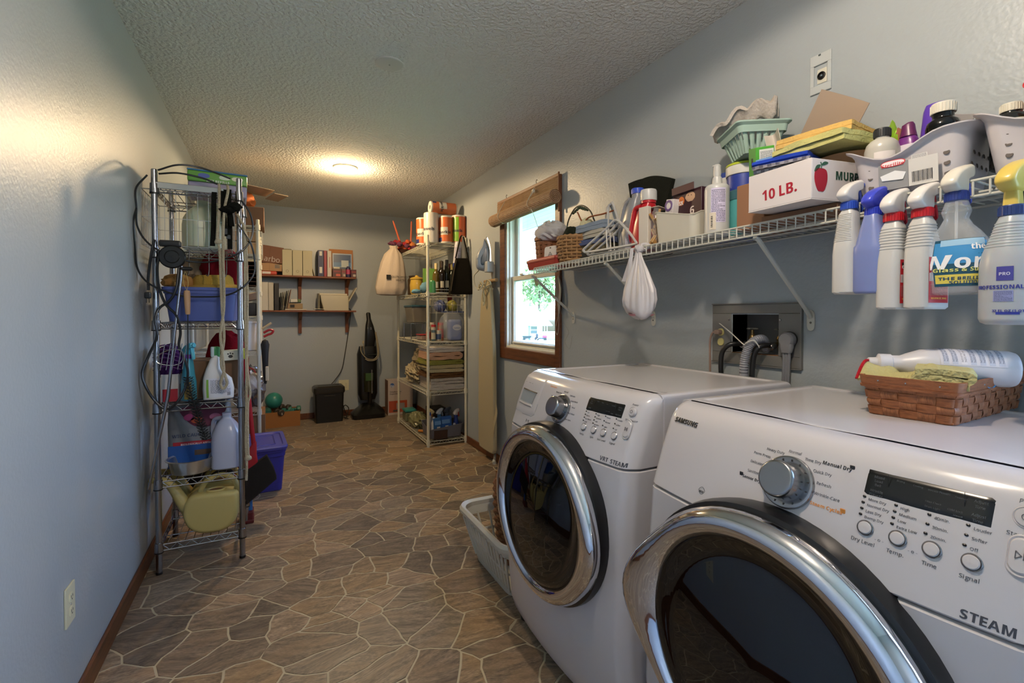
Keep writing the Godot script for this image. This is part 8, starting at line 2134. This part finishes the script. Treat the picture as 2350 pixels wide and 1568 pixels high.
	solo("glass_jar", "brown glass jar behind the yellow canister", "jar", g().lathe(P2([0.001, 0, 0.05, 0, 0.055, 0.005, 0.055, 0.16, 0.04, 0.18, 0.045, 0.20, 0.001, 0.21]), 22).mesh(), hx("3a2c1a", 0.15), Vector3(1.34, b, -4.92))
	# middle shelf
	var m := 0.963
	var cc := thing("clear_cart", "clear plastic drawer tub with a teal lid on the middle shelf", "storage tub", Vector3(1.35, m + 0.17, -4.80))
	part(cc, "tub_body", g().loft([G.lift(G.rect(0.16, 0.26, 0.02, 3), Vector3.ZERO), G.lift(G.rect(0.19, 0.30, 0.02, 3), Vector3(0, 0.15, 0))]).mesh(), hx("6f685a", 0.3))
	part(cc, "lid", g().box(Vector3(0, 0.16, 0), Vector3(0.20, 0.024, 0.31), 0.006).mesh(), hx("2a4a54", 0.4))
	part(cc, "stand", g().box(Vector3(0, -0.01, 0), Vector3(0.22, 0.006, 0.32), 0.002).bar(Vector3(-0.1, -0.01, 0.14), Vector3(-0.1, -0.17, 0.14), 0.005).bar(Vector3(0.1, -0.01, 0.14), Vector3(0.1, -0.17, 0.14), 0.005).bar(Vector3(-0.1, -0.01, -0.14), Vector3(-0.1, -0.17, -0.14), 0.005).bar(Vector3(0.1, -0.01, -0.14), Vector3(0.1, -0.17, -0.14), 0.005).mesh(), mt.steel)
	var gb := thing("hanging_basket", "white wire basket slung under the bottle shelf, holding blue and lime packets", "basket", Vector3(1.505, 1.225, -4.36))
	grid_basket(gb, 0.25, 0.15, 0.24, 0.045, 0.002, hx("b5b2a8"))
	for q in [[-0.06, "47527c", "slate blue packet in the slung wire basket"], [0.055, "7f7a34", "lime and yellow packet in the slung wire basket"]]: solo("soft_packet", q[2], "packet", g().blob(Vector3(0, 0.055, 0), Vector3(0.10, 0.115, 0.18), 0.12, 2, 6, -0.9, 18).mesh(50), hx(q[1], 0.5), Vector3(1.505 + q[0], 1.232, -4.35))
	solo("red_packet", "small red packet sticking up from the slung wire basket", "packet", g().box(Vector3(0, 0.03, 0), Vector3(0.05, 0.06, 0.03), 0.006).mesh(), hx("8a1f24", 0.5), Vector3(1.56, 1.34, -4.40))
	var zb := thing("zip_bag", "big clear zip bag with a blue and white quilted pack inside, at the shelf front", "bag", Vector3(1.54, m, -4.265))
	part(zb, "quilted_pack", g().box(Vector3(0.02, 0.10, 0), Vector3(0.14, 0.20, 0.08), 0.03, 3).mesh(50), hx("7c87ac", 0.6))
	part(zb, "label_oval", g().prism(G.ell(0.085, 0.055), 0.002).mesh(), hx("c4c2c6"), Vector3(0.03, 0.125, 0.0415))
	say(zb, "SoftAid", 0.012, "5a6a98", Vector3(0.03, 0.12, 0.043))
	part(zb, "film", g().blob(Vector3(-0.01, 0.135, 0), Vector3(0.25, 0.29, 0.11), 0.08, 1.6, 5, -0.92, 20).mesh(60), clear("clear_film", Color(0.95, 0.95, 0.95, 0.12), 0.08))
	part(zb, "zip_strip", g().box(Vector3(0, 0.272, 0), Vector3(0.23, 0.012, 0.006), 0.002).mesh(), hx("3a4a7a", 0.4))
	for i in 7:
		var q: Array = [[1.325, -4.33, 0.024, 0.13, "8f8a78", "a8402a", "tall tin with red print at the shelf's left front"], [1.355, -4.27, 0.022, 0.12, "4a5a5c", "b5aa90", "small dark bottle with cream label"], [1.385, -4.36, 0.025, 0.15, "a39a84", "b03a2a", "cream canister with red band"], [1.405, -4.27, 0.026, 0.10, "b0a490", "3a4a6a", "short white jar with blue label"], [1.435, -4.30, 0.03, 0.17, "8a5a40", "a8242a", "tall jar of pinkish powder with a red cap"], [1.475, -4.42, 0.03, 0.16, "5a4a28", "96281f", "brown jar with red label behind the red-capped one"], [1.41, -4.47, 0.03, 0.17, "7c7462", "7a2a24", "grey tin at the back of the jar row"]][i]
		var j := thing("pantry_jar", q[5 + 1], "jar", Vector3(q[0], m, q[1]), Vector3.ZERO, "jars on the middle shelf")
		var rg := round_rings([q[2] * 0.9, 0.0, q[2], 0.004, q[2], q[3] * 0.8, q[2] * 0.8, q[3] * 0.88])
		vessel(j, "body", rg, hx(q[4], 0.3))
		part(j, "cap", g().lathe(P2([0.001, 0, q[2] * 0.9, 0, q[2] * 0.9, q[3] * 0.14, 0.001, q[3] * 0.14]), 20).mesh(), hx("a8242a" if i in [4, 2] else "b5ad9c", 0.4), Vector3(0, q[3] * 0.86, 0))
		part(j, "label", blabel(rg, q[3] * 0.15, q[3] * 0.65, PI * 0.95, PI * 0.3, 2.0), hx(q[5], 0.5))
	var pt := thing("red_tray", "clear food box with a red edge on the middle shelf", "box", Vector3(1.335, m, -4.52))
	part(pt, "box_body", bx(Vector3(0.10, 0.045, 0.16), 0.008), hx("9a8478", 0.2))
	part(pt, "red_lid", g().box(Vector3(-0.005, 0.05, 0), Vector3(0.10, 0.012, 0.16), 0.004).mesh(), hx("8f2a28", 0.4))
	# quilts
	var y := 0.508
	for i in 7:
		var q: Array = [["b0a79c", 0.055, "white folded quilt at the bottom of the pile"], ["a89f94", 0.055, "off-white quilt with dark piping, second from the bottom"], ["5a3f26", 0.05, "brown blanket under the cream ones"], ["a89a78", 0.035, "cream blanket, lower of two"], ["a5966f", 0.035, "cream blanket drooping at the wall side"], ["7d7a3a", 0.045, "olive green blanket in the middle of the pile"], ["b08a70", 0.07, "salmon pink towel near the top of the pile"]][i]
		solo("folded_blanket", q[2], "blanket", folded(0.32, q[1], 0.38, 2, 40 + i), cloth(q[0], 0.3, 50), Vector3(1.47 - 0.004 * i, y, -4.40), Vector3(0, 0.03 * (i % 3 - 1), 0), "folded blankets")
		y += q[1] + 0.001
	solo("folded_blanket", "white blanket with grey stripes on top of the pile", "blanket", folded(0.33, 0.05, 0.36, 2, 52), cloth("b3aca2", 0.3, 50), Vector3(1.465, y, -4.40), Vector3.ZERO, "folded blankets")
	solo("lace_throw", "cream lacy throw tumbling down the rack's open long side", "throw", g().blob(Vector3(0, 0.10, 0), Vector3(0.20, 0.20, 0.46), 0.42, 3.4, 17, -0.9, 44).mesh(60), cloth("a5987c", 0.8, 40), Vector3(1.365, 0.508, -4.80))
	solo("grey_throw", "grey-brown fringed throw on the lacy one", "throw", g().blob(Vector3(0, 0.06, 0), Vector3(0.17, 0.20, 0.28), 0.45, 4.0, 23, -0.9, 36).mesh(60), cloth("80745f", 0.8, 40), Vector3(1.40, 0.69, -4.74))
	# bottom shelf
	var l := 0.058
	var cd := thing("cleaning_caddy", "grey plastic caddy with a brown end label, full of cleaners, on the lowest shelf", "caddy", Vector3(1.46, l, -4.345))
	open_bin(cd, 0.33, 0.30, 0.30, 0.27, 0.125, hx("5f6068", 0.45), 0.0)
	part(cd, "brown_label", g().box(Vector3(-0.06, 0.055, 0.142), Vector3(0.13, 0.085, 0.002)).mesh(), hx("3a241a", 0.6), Vector3.ZERO, Vector3(0.11, 0, 0))
	for q in [[1.395, 0.16, "2a5a8c", "tall blue box with white print at the left of the caddy", 0.10], [1.475, 0.17, "24549a", "wide blue sponge box in the middle of the caddy", 0.13]]:
		var bb := thing("cleaner_box", q[3], "box", Vector3(q[0], l + 0.02, -4.27), Vector3(-0.08, 0, 0.03))
		part(bb, "carton", bx(Vector3(q[4] * 0.85, q[1], 0.04), 0.002), hx(q[2], 0.4))
		part(bb, "print", g().box(Vector3(0, q[1] * 0.72, 0.0203), Vector3(q[4] * 0.6, q[1] * 0.22, 0.001)).mesh(), hx("5f88b8"))
		part(bb, "small_patch", g().box(Vector3(q[4] * 0.05, q[1] * 0.42, 0.0203), Vector3(0.03, 0.025, 0.001)).mesh(), hx("b5b2b0"))
	for i in 4:
		var q: Array = [[1.585, -4.30, "27387c", "c9c2bc", "b8482a", "blue spray bottle with white head and red lever, wall side of the caddy"], [1.45, -4.40, "3a6a94", "b5bcc4", "8a9aa8", "pale-headed spray bottle behind the blue boxes"], [1.385, -4.44, "8a5a24", "8c8468", "7a6a3a", "amber spray bottle at the caddy's back left"], [1.54, -4.43, "4a525c", "3a3f48", "50585f", "grey spray bottle at the caddy's back"]][i]
		var s := thing("spray_bottle", q[5], "spray bottle", Vector3(q[0], l + 0.015, q[1]), Vector3(0, [0.5, 0.3, 2.4, 0.2][i], 0))
		part(s, "body", g().loft(brings([[0, 0, 0, 0.06, 0.055], [0.08, 0, 0, 0.06, 0.055], [0.14, 0, 0, 0.035, 0.035], [0.155, 0, 0, 0.03, 0.03]])).mesh(), hx(q[2], 0.35))
		trigger(s, 0.153, q[3], q[2], q[4])
	for q in [[1.36, -4.28, "b5b2ae", 0.17, "white squeeze bottle at the caddy's left end"], [1.345, -4.36, "8f9298", 0.20, "grey bottle with a blue cap behind the white squeeze bottle"], [1.555, -4.26, "7f9ec4", 0.10, "pale blue capped bottle beside the wide blue box"]]:
		var s := thing("squeeze_bottle", q[4], "bottle", Vector3(q[0], l + 0.02, q[1]))
		vessel(s, "body", [[0, 0, 0, 0.05, 0.04], [q[3] * 0.7, 0, 0, 0.05, 0.04], [q[3] * 0.85, 0, 0, 0.026, 0.026], [q[3] * 0.88, 0, 0, 0.022, 0.022]], hx(q[2], 0.35))
		part(s, "cap", g().lathe(P2([0.001, 0, 0.013, 0, 0.011, q[3] * 0.14, 0.001, q[3] * 0.14]), 14).mesh(), hx("2a3f8a" if q[3] > 0.19 else "b5b5bb", 0.4), Vector3(0, q[3] * 0.87, 0))
	solo("clear_sack", "crumpled clear greenish plastic sack on the lowest shelf's open side", "bag", g().blob(Vector3(0, 0.06, 0), Vector3(0.17, 0.15, 0.32), 0.3, 3.0, 19, -0.85, 28).mesh(35), hx("7c7a58", 0.2), Vector3(1.36, l, -4.80))
	solo("teal_tray", "teal plastic lid edge at the far end of the lowest shelf", "lid", bx(Vector3(0.13, 0.03, 0.15), 0.01), hx("2f7f74", 0.3), Vector3(1.345, l + 0.10, -5.10))
	solo("plastic_tub", "clear tub under the teal lid at the far end of the lowest shelf", "storage tub", bx(Vector3(0.12, 0.098, 0.15), 0.012), hx("6a6a50", 0.25), Vector3(1.345, l, -5.10))
	solo("orange_tube", "small orange tube lying on the lowest shelf before the caddy", "tube", g().bar(Vector3(0, 0.014, -0.05), Vector3(0, 0.014, 0.06), 0.013, 12).mesh(), hx("b5712c", 0.4), Vector3(1.32, l, -4.50), Vector3(0, 0.7, 0))
	solo("black_box", "black box in shadow at the back of the lowest shelf", "box", bx(Vector3(0.16, 0.20, 0.22), 0.006), hx("1c1812", 0.6), Vector3(1.52, l, -4.70))
	# ironing board and iron on the wall
	var ib := thing("ironing_board", "ironing board in a cream cover hung nose-up flat on the wall by the window", "ironing board", Vector3(1.60, 0.085, -3.575))
	var pf := P2([-0.145, 0.02, -0.10, 0.0, 0.10, 0.0, 0.15, 0.03, 0.158, 0.12, 0.15, 0.75, 0.135, 0.95, 0.095, 1.25, 0.05, 1.375, -0.04, 1.385, -0.10, 1.24, -0.14, 0.95, -0.155, 0.75, -0.162, 0.12])
	var rb := []
	for q in [[-0.024, 0.90], [-0.020, 0.965], [-0.010, 1.0], [0.006, 0.99], [0.010, 0.94]]:
		var r := PackedVector3Array()
		for p in cur2(pf, 5): r.append(Vector3(q[0], (p.y - 0.69) * (1.0 - (1.0 - q[1]) * 0.22) + 0.69, p.x * q[1]))
		rb.append(r)
	part(ib, "padded_cover", g().loft(rb).mesh(50), cloth("a4987a", 0.05, 20))
	part(ib, "cover_drape", g().grid(func(u: float, v: float): return Vector3(-0.012 + 0.01 * sin(v * 6), 0.46 - 0.30 * v, 0.148 + 0.045 * u * sin(PI * v)), 6, 10, 0.004).mesh(60), cloth("a4987a", 0.05, 20))
	part(ib, "leg_tube", g().tube(cur(V3([0.03, 1.2, 0.03, 0.03, 0.3, 0.05, 0.02, 0.02, 0.09, -0.03, -0.03, 0.19])), 0.011, 8).mesh(), hx("8a8a86", 0.4, 0.5))
	part(ib, "leg_cap", g().bar(Vector3(-0.03, -0.032, 0.18), Vector3(-0.045, -0.040, 0.215), 0.014, 10).mesh(), hx("a8a8a0", 0.5))
	part(ib, "tie_cord", g().tube(cur(V3([-0.02, 1.37, -0.09, -0.05, 1.395, -0.04, -0.045, 1.35, 0.03, -0.05, 1.40, 0.09, -0.03, 1.37, 0.12, -0.05, 1.33, 0.03, -0.045, 1.24, 0.0, -0.05, 1.20, 0.02, -0.045, 1.26, 0.03, -0.05, 1.36, -0.02, -0.045, 1.33, -0.10, -0.03, 1.38, -0.11])), 0.006, 6).mesh(), cloth("b0a78a", 0.3, 90))
	var hh := thing("board_hanger", "white iron and board hanger with a wooden peg on the wall", "hanger", Vector3(1.645, 1.48, -3.55))
	part(hh, "hanger_plate", g().box(Vector3(-0.01, 0.06, 0), Vector3(0.02, 0.16, 0.05), 0.006).mesh(), hx("b5ae9c", 0.5))
	part(hh, "iron_rest", g().box(Vector3(-0.05, 0.11, 0), Vector3(0.09, 0.05, 0.07), 0.012, 2).mesh(), hx("b8b2a4", 0.5))
	part(hh, "wooden_peg", g().bar(Vector3(-0.035, 0.005, -0.11), Vector3(-0.035, 0.005, 0.12), 0.014, 10).mesh(), hx("8f7550", 0.6))
	var ir := thing("iron", "grey and white steam iron standing nose-up on the wall hanger", "iron", Vector3(1.575, 1.575, -3.56), Vector3(0, 0.2, 0))
	part(ir, "body", g().prism(cur2(P2([-0.06, 0.0, 0.02, -0.005, 0.035, 0.06, 0.03, 0.15, 0.005, 0.22, -0.015, 0.25, -0.03, 0.20, -0.075, 0.13, -0.085, 0.05]), 5), 0.075, 0.018).mesh(50), hx("8d9297", 0.4), Vector3.ZERO, Vector3(0, -PI / 2 + 1.0, 0))
	part(ir, "blue_tank", g().prism(cur2(P2([-0.045, 0.03, 0.0, 0.04, 0.012, 0.10, 0.008, 0.19, -0.012, 0.15, -0.05, 0.09]), 5), 0.08, 0.01).mesh(50), hx("2f3c44", 0.25), Vector3.ZERO, Vector3(0, -PI / 2 + 1.0, 0))
	part(ir, "soleplate", g().prism(cur2(P2([0.025, 0.0, 0.045, 0.0, 0.045, 0.1, 0.035, 0.19, 0.01, 0.26, 0.0, 0.25, 0.03, 0.16]), 5), 0.07, 0.004).mesh(40), mt.steel, Vector3.ZERO, Vector3(0, -PI / 2 + 1.0, 0))
	part(ir, "heel", g().box(Vector3(0.0, 0.02, 0.04), Vector3(0.07, 0.09, 0.06), 0.012, 2).mesh(), hx("a5a8a8", 0.45))
	part(ir, "cord", g().tube(cur(V3([-0.03, 0.0, -0.06, -0.05, -0.05, -0.10, -0.05, -0.13, -0.08, -0.045, -0.16, -0.02, -0.05, -0.12, 0.03])), 0.005, 6).mesh(), hx("b0a890", 0.7))

func floor_goods() -> void:
	var tb := tub("lidded_tub", "purple-blue lidded storage tub on the floor beyond the chrome rack", Vector3(-0.085, 0.0, -3.80), Vector3(0.34, 0.30, 0.46), "2f2f8c", 0.05, true)
	part(tb, "moulded_line", g().box(Vector3(0.0, 0.19, 0.212), Vector3(0.10, 0.006, 0.006), 0.002).mesh(), hx("26266e"))
	var br := thing("broom", "red broom with black bristles standing head-down behind the cream rope", "broom", Vector3(-0.085, 0.0, -3.14), Vector3(0, 0, 0.0))
	var red := hx("a01c24", 0.35)
	part(br, "handle", g().tube(PackedVector3Array([Vector3(-0.005, 0.44, 0), Vector3(-0.03, 0.75, 0), Vector3(-0.05, 1.16, 0)]), 0.012, 10).mesh(), red)
	part(br, "head", g().loft([_yz2(-0.055, 0.30, 0.085, 0.02), _yz2(-0.04, 0.36, 0.06, 0.022), _yz2(-0.015, 0.43, 0.03, 0.018), _yz2(-0.005, 0.46, 0.016, 0.014)]).mesh(40), red)
	var bs := g()
	for i in 150:
		var t := (i % 30) / 29.0
		var zz := (i / 30 - 2) * 0.009
		var p := Vector3(lerpf(-0.09, 0.06, t), lerpf(0.30, 0.40, t) - 0.02, zz)
		bs.tube(PackedVector3Array([p, p + Vector3(0.035, -0.08, zz * 0.4), p + Vector3(0.05, -0.16 + 0.02 * t, zz)]), 0.0035, 4)
	part(br, "bristles", bs.mesh(), hx("15120f", 0.8)).set_meta("kind", "stuff")
	solo("blue_board", "bright blue board edge standing behind the rack's front right post", "board", g().box(Vector3(0, 0.13, 0), Vector3(0.05, 0.26, 0.02), 0.002).mesh(), hx("2a6ab0", 0.4), Vector3(-0.125, 0.06, -3.16))
	solo("dust_pan", "black and red dustpan foot under the blue board", "dustpan", g().box(Vector3(0, 0.04, 0), Vector3(0.07, 0.05, 0.10), 0.006).box(Vector3(0.0, 0.01, 0), Vector3(0.075, 0.02, 0.11), 0.004).mesh(), hx("5a1418", 0.5), Vector3(-0.13, 0, -3.17))
	# laundry baskets behind the washer
	var o := thing("laundry_basket", "white plastic laundry basket with slotted sides behind the washer", "laundry basket", Vector3(1.075, 0, -1.985))
	var wm := hx("c4c1b4", 0.4)
	var w0 := 0.34
	var w1 := 0.45
	var d0 := 0.42
	var d1 := 0.54
	part(o, "rim", g().loft([G.lift(G.rect(w1 - 0.012, d1 - 0.012, 0.07, 6), Vector3(0, 0.225, 0)), G.lift(G.rect(w1 + 0.03, d1 + 0.03, 0.08, 6), Vector3(0, 0.228, 0)), G.lift(G.rect(w1 + 0.036, d1 + 0.036, 0.08, 6), Vector3(0, 0.245, 0)), G.lift(G.rect(w1 + 0.02, d1 + 0.02, 0.075, 6), Vector3(0, 0.258, 0)), G.lift(G.rect(w1 - 0.016, d1 - 0.016, 0.07, 6), Vector3(0, 0.25, 0))], false, false, true).mesh(40), wm)
	var tp := func(h: float) -> PackedVector3Array: return G.lift(G.rect(lerpf(w0, w1, h / 0.24), lerpf(d0, d1, h / 0.24), 0.06, 4), Vector3(0, h, 0))
	for q in [[0.0, 0.03], [0.105, 0.118], [0.19, 0.228]]: part(o, "band", g().loft([tp.call(q[0]), tp.call(q[1]), _shrink(tp.call(q[1]), 0.985), _shrink(tp.call(q[0]), 0.985)], false, false, true).mesh(35), wm)
	part(o, "bottom", g().box(Vector3(0, 0.006, 0), Vector3(w0 - 0.02, 0.008, d0 - 0.02), 0.003).mesh(), wm)
	for s in [-1, 1]:
		for i in 13:
			var t := lerpf(-0.44, 0.44, i / 12.0)
			part(o, "upright", g().bar(Vector3(s * w0 * 0.496, 0.02, t * d0), Vector3(s * w1 * 0.48, 0.20, t * d1), 0.0055, 5).mesh(), wm)
			if i % 2 == 0 and absf(t) < 0.42: part(o, "upright", g().bar(Vector3(t * w0, 0.02, s * d0 * 0.496), Vector3(t * w1, 0.20, s * d1 * 0.48), 0.0055, 5).mesh(), wm)
	o = thing("wicker_hamper", "tall brown wicker basket with a hoop handle standing in the white laundry basket", "basket", Vector3(1.085, 0.012, -2.05))
	wicker(o, 0.085, 0.118, 0.375, 20, 22, "7d5230", 0.0098)
	part(o, "hoop_handle", g().tube(cur(V3([-0.12, 0.34, 0.0, -0.118, 0.42, 0.0, -0.08, 0.50, 0.0, 0.0, 0.535, 0, 0.08, 0.50, 0, 0.118, 0.42, 0, 0.12, 0.34, 0])), 0.011, 8).mesh(), hx("7d5230", 0.55))
	var hw := PackedVector3Array()
	for i in 90:
		var a := lerpf(PI * 0.98, PI * 0.02, i / 89.0)
		hw.append(Vector3(cos(a) * 0.12, 0.40 + sin(a) * 0.133, 0) + Vector3(cos(a) * cos(i * 0.8), sin(a) * cos(i * 0.8), sin(i * 0.8)) * 0.010)
	part(o, "handle_wrap", g().tube(hw, 0.0045, 5).mesh(), hx("8f6238", 0.55))
	# bread basket on the dryer
	o = thing("bread_basket", "orange-brown woven splint bread basket on the dryer", "basket", Vector3(1.430, 0.982, -0.536), Vector3(0, 0.05, 0))
	splint_rect(o, 0.41, 0.172, 0.385, 0.15, 0.088, "9a5f38")
	o = thing("bottle_lying", "white bottle lying in the bread basket, its label wrapped in small print", "bottle", Vector3(1.285, 1.094, -0.632), Vector3(0, -0.88, -PI / 2 - 0.02))
	o.scale = Vector3.ONE * 1.08
	var rg := round_rings([0.022, 0.0, 0.034, 0.004, 0.037, 0.012, 0.037, 0.13, 0.034, 0.155, 0.024, 0.18, 0.019, 0.19, 0.0185, 0.205, 0.021, 0.207, 0.021, 0.228, 0.013, 0.232, 0.012, 0.246, 0.008, 0.249])
	for q in rg: q[0] = 0.249 - q[0]
	rg.reverse()
	vessel(o, "body", rg, hx("c9c6c8", 0.35), 2.0, 32)
	part(o, "label", blabel(rg, 0.118, 0.222, PI * 1.5, PI * 0.55, 2.0), hx("cfccd0", 0.4))
	for i in 7: part(o, "print_band", blabel(rg, 0.122 + 0.0145 * i, 0.131 + 0.0145 * i, PI * 1.48, PI * 0.57, 2.0, 0.0009), fine("b9bcc8" if i != 2 else "d8d4d6"))
	var tw := func(u: float, v: float) -> Vector3: return Vector3((v - 0.5) * 0.12, 0.040 * sin(PI * clampf(v * 1.1, 0, 1)) * (0.35 + 0.65 * absf(cos(u * 4.2))) + 0.006 * sin(u * 15 + v * 7), (u - 0.5) * 0.165)
	var te := PackedVector3Array()
	for i in 13: te.append(tw.call(0.0, i / 14.0) + Vector3(0, 0.001, 0))
	o = thing("yellow_towel", "yellow terry towel with red edging bunched over the bread basket's window end", "towel", Vector3(1.292, 1.058, -0.545))
	part(o, "terry_cloth", g().grid(tw, 26, 12, 0.007).mesh(70), cloth("b3ab78", 0.5, 50))
	part(o, "red_edging", g().tube(te, 0.0036, 6).mesh(60), cloth("a3202a", 0.5, 50))
	solo("yellow_towel", "folded yellow terry towel with red corners at the basket's near corner", "towel", folded(0.085, 0.040, 0.12, 3, 61), cloth("b3ab78", 0.5, 50), Vector3(1.300, 1.056, -0.492), Vector3(0, PI / 2 + 0.35, 0.05))
	solo("blue_towel", "light blue cloth with a scalloped edge hanging out of the bread basket", "towel", g().grid(func(u: float, v: float): return Vector3(lerpf(0.0, 0.16, u), 0.022 - 0.045 * pow(v, 1.5) * (1.0 - 0.2 * u) + 0.004 * sin(u * 14), -0.05 + 0.095 * v), 14, 10, 0.004).mesh(70), cloth("5f93b8", 0.4, 50), Vector3(1.345, 1.070, -0.490))
	solo("green_towel", "lime green cloth corner behind the light blue one", "towel", g().blob(Vector3.ZERO, Vector3(0.12, 0.04, 0.09), 0.2, 2, 5, -1, 18).mesh(60), cloth("8fae3a", 0.4, 50), Vector3(1.50, 1.065, -0.49))

func _yz2(x: float, y: float, w: float, d: float) -> PackedVector3Array:
	var o := PackedVector3Array()
	for p in G.rect(2 * w, 2 * d, d * 0.8, 3): o.append(Vector3(x + p.x * 0.83, y + p.x * 0.55, p.y))
	return o

func _shrink(r: PackedVector3Array, k: float) -> PackedVector3Array:
	var o := PackedVector3Array()
	for p in r: o.append(Vector3(p.x * k, p.y, p.z * k))
	return o

func splint_rect(o: Node, w1: float, d1: float, w0: float, d0: float, h: float, c: String) -> void:
	# rectangular basket: flat bands woven over flat stakes, double nailed rim
	var t := 0.0022
	var m1 := wood(c, 0.55, Vector3(6, 40, 6))
	var m2 := wood(Color(c).lightened(0.04).to_html(false), 0.55, Vector3(40, 6, 40))
	var at := func(s: float, y: float, off: float) -> Vector3:
		# s runs round the four sides from 0 to 4, corners rounded by the loop of points
		var k := int(s) % 4
		var f := s - floorf(s)
		var w := lerpf(w0, w1, y / h) / 2 + off
		var d := lerpf(d0, d1, y / h) / 2 + off
		var cs := [Vector2(-w, -d), Vector2(-w, d), Vector2(w, d), Vector2(w, -d)]
		var p: Vector2 = cs[k].lerp(cs[(k + 1) % 4], f)
		var r := 0.014
		var q := Vector2(clampf(p.x, -w + r, w - r), clampf(p.y, -d + r, d - r))
		if absf(p.x) > w - r and absf(p.y) > d - r: p = q + (p - q).normalized() * r
		return Vector3(p.x, y, p.y)
	var cnt := [5, 13, 5, 13]
	var rows := 4
	for j in rows:
		var y0 := h * (0.02 + 0.205 * j)
		var y1 := y0 + h * 0.195
		var rgs := [PackedVector3Array(), PackedVector3Array(), PackedVector3Array(), PackedVector3Array()]
		for k in 4:
			for i in cnt[k] * 6:
				var f: float = float(i) / (cnt[k] * 6)
				var wv := sin(PI * (f * cnt[k]) + PI * j) * t * 1.2
				for q in 4: rgs[q].append(at.call(k + f, y0 if q == 0 or q == 3 else y1, wv + (t * 0.4 if q < 2 else -t * 0.4)))
		part(o, "weaver", g().loft(rgs, false, false, true).mesh(40), m1)
	for k in 4:
		for i in cnt[k]:
			var s: float = k + (i + 0.5) / cnt[k]
			var hw: float = 0.5 / cnt[k] * 0.94
			part(o, "stake", g().grid(func(u: float, v: float):
				var y := h * 0.98 * v
				return at.call(clampf(s + (u - 0.5) * 2.0 * hw, k + 0.002, k + 0.998), y, -sin(PI * (v * 0.98 - 0.02) / 0.205 + PI * i) * t * 1.25 + 0.0004), 3, 24, t * 0.5).mesh(40), m2)
	for q in [[0.76, 1.02, 0.006, 0.0025], [0.72, 0.78, 0.008, 0.004]]:
		var rr := [PackedVector3Array(), PackedVector3Array(), PackedVector3Array(), PackedVector3Array()]
		for i in 160:
			for e in 4: rr[e].append(at.call(i / 40.0, h * (q[0] if e == 0 or e == 3 else q[1]), q[2] if e < 2 else q[2] - 0.006))
		part(o, "rim", g().loft(rr, false, false, true).mesh(40), m1)
	for q in [[0.22], [0.5], [0.82], [1.1], [1.3], [1.5], [1.75]]: part(o, "tack", g().lathe(P2([0.0003, 0, 0.0022, 0, 0.0015, 0.0012, 0.0003, 0.0014]), 8).mesh(), mt.steel, at.call(q[0], h * 0.9, 0.006), Vector3(0, 0, PI / 2) if q[0] < 1 else Vector3(PI / 2, 0, 0))
	part(o, "bottom", g().box(Vector3(0, 0.003, 0), Vector3(w0, 0.004, d0), 0.001).mesh(), m1)
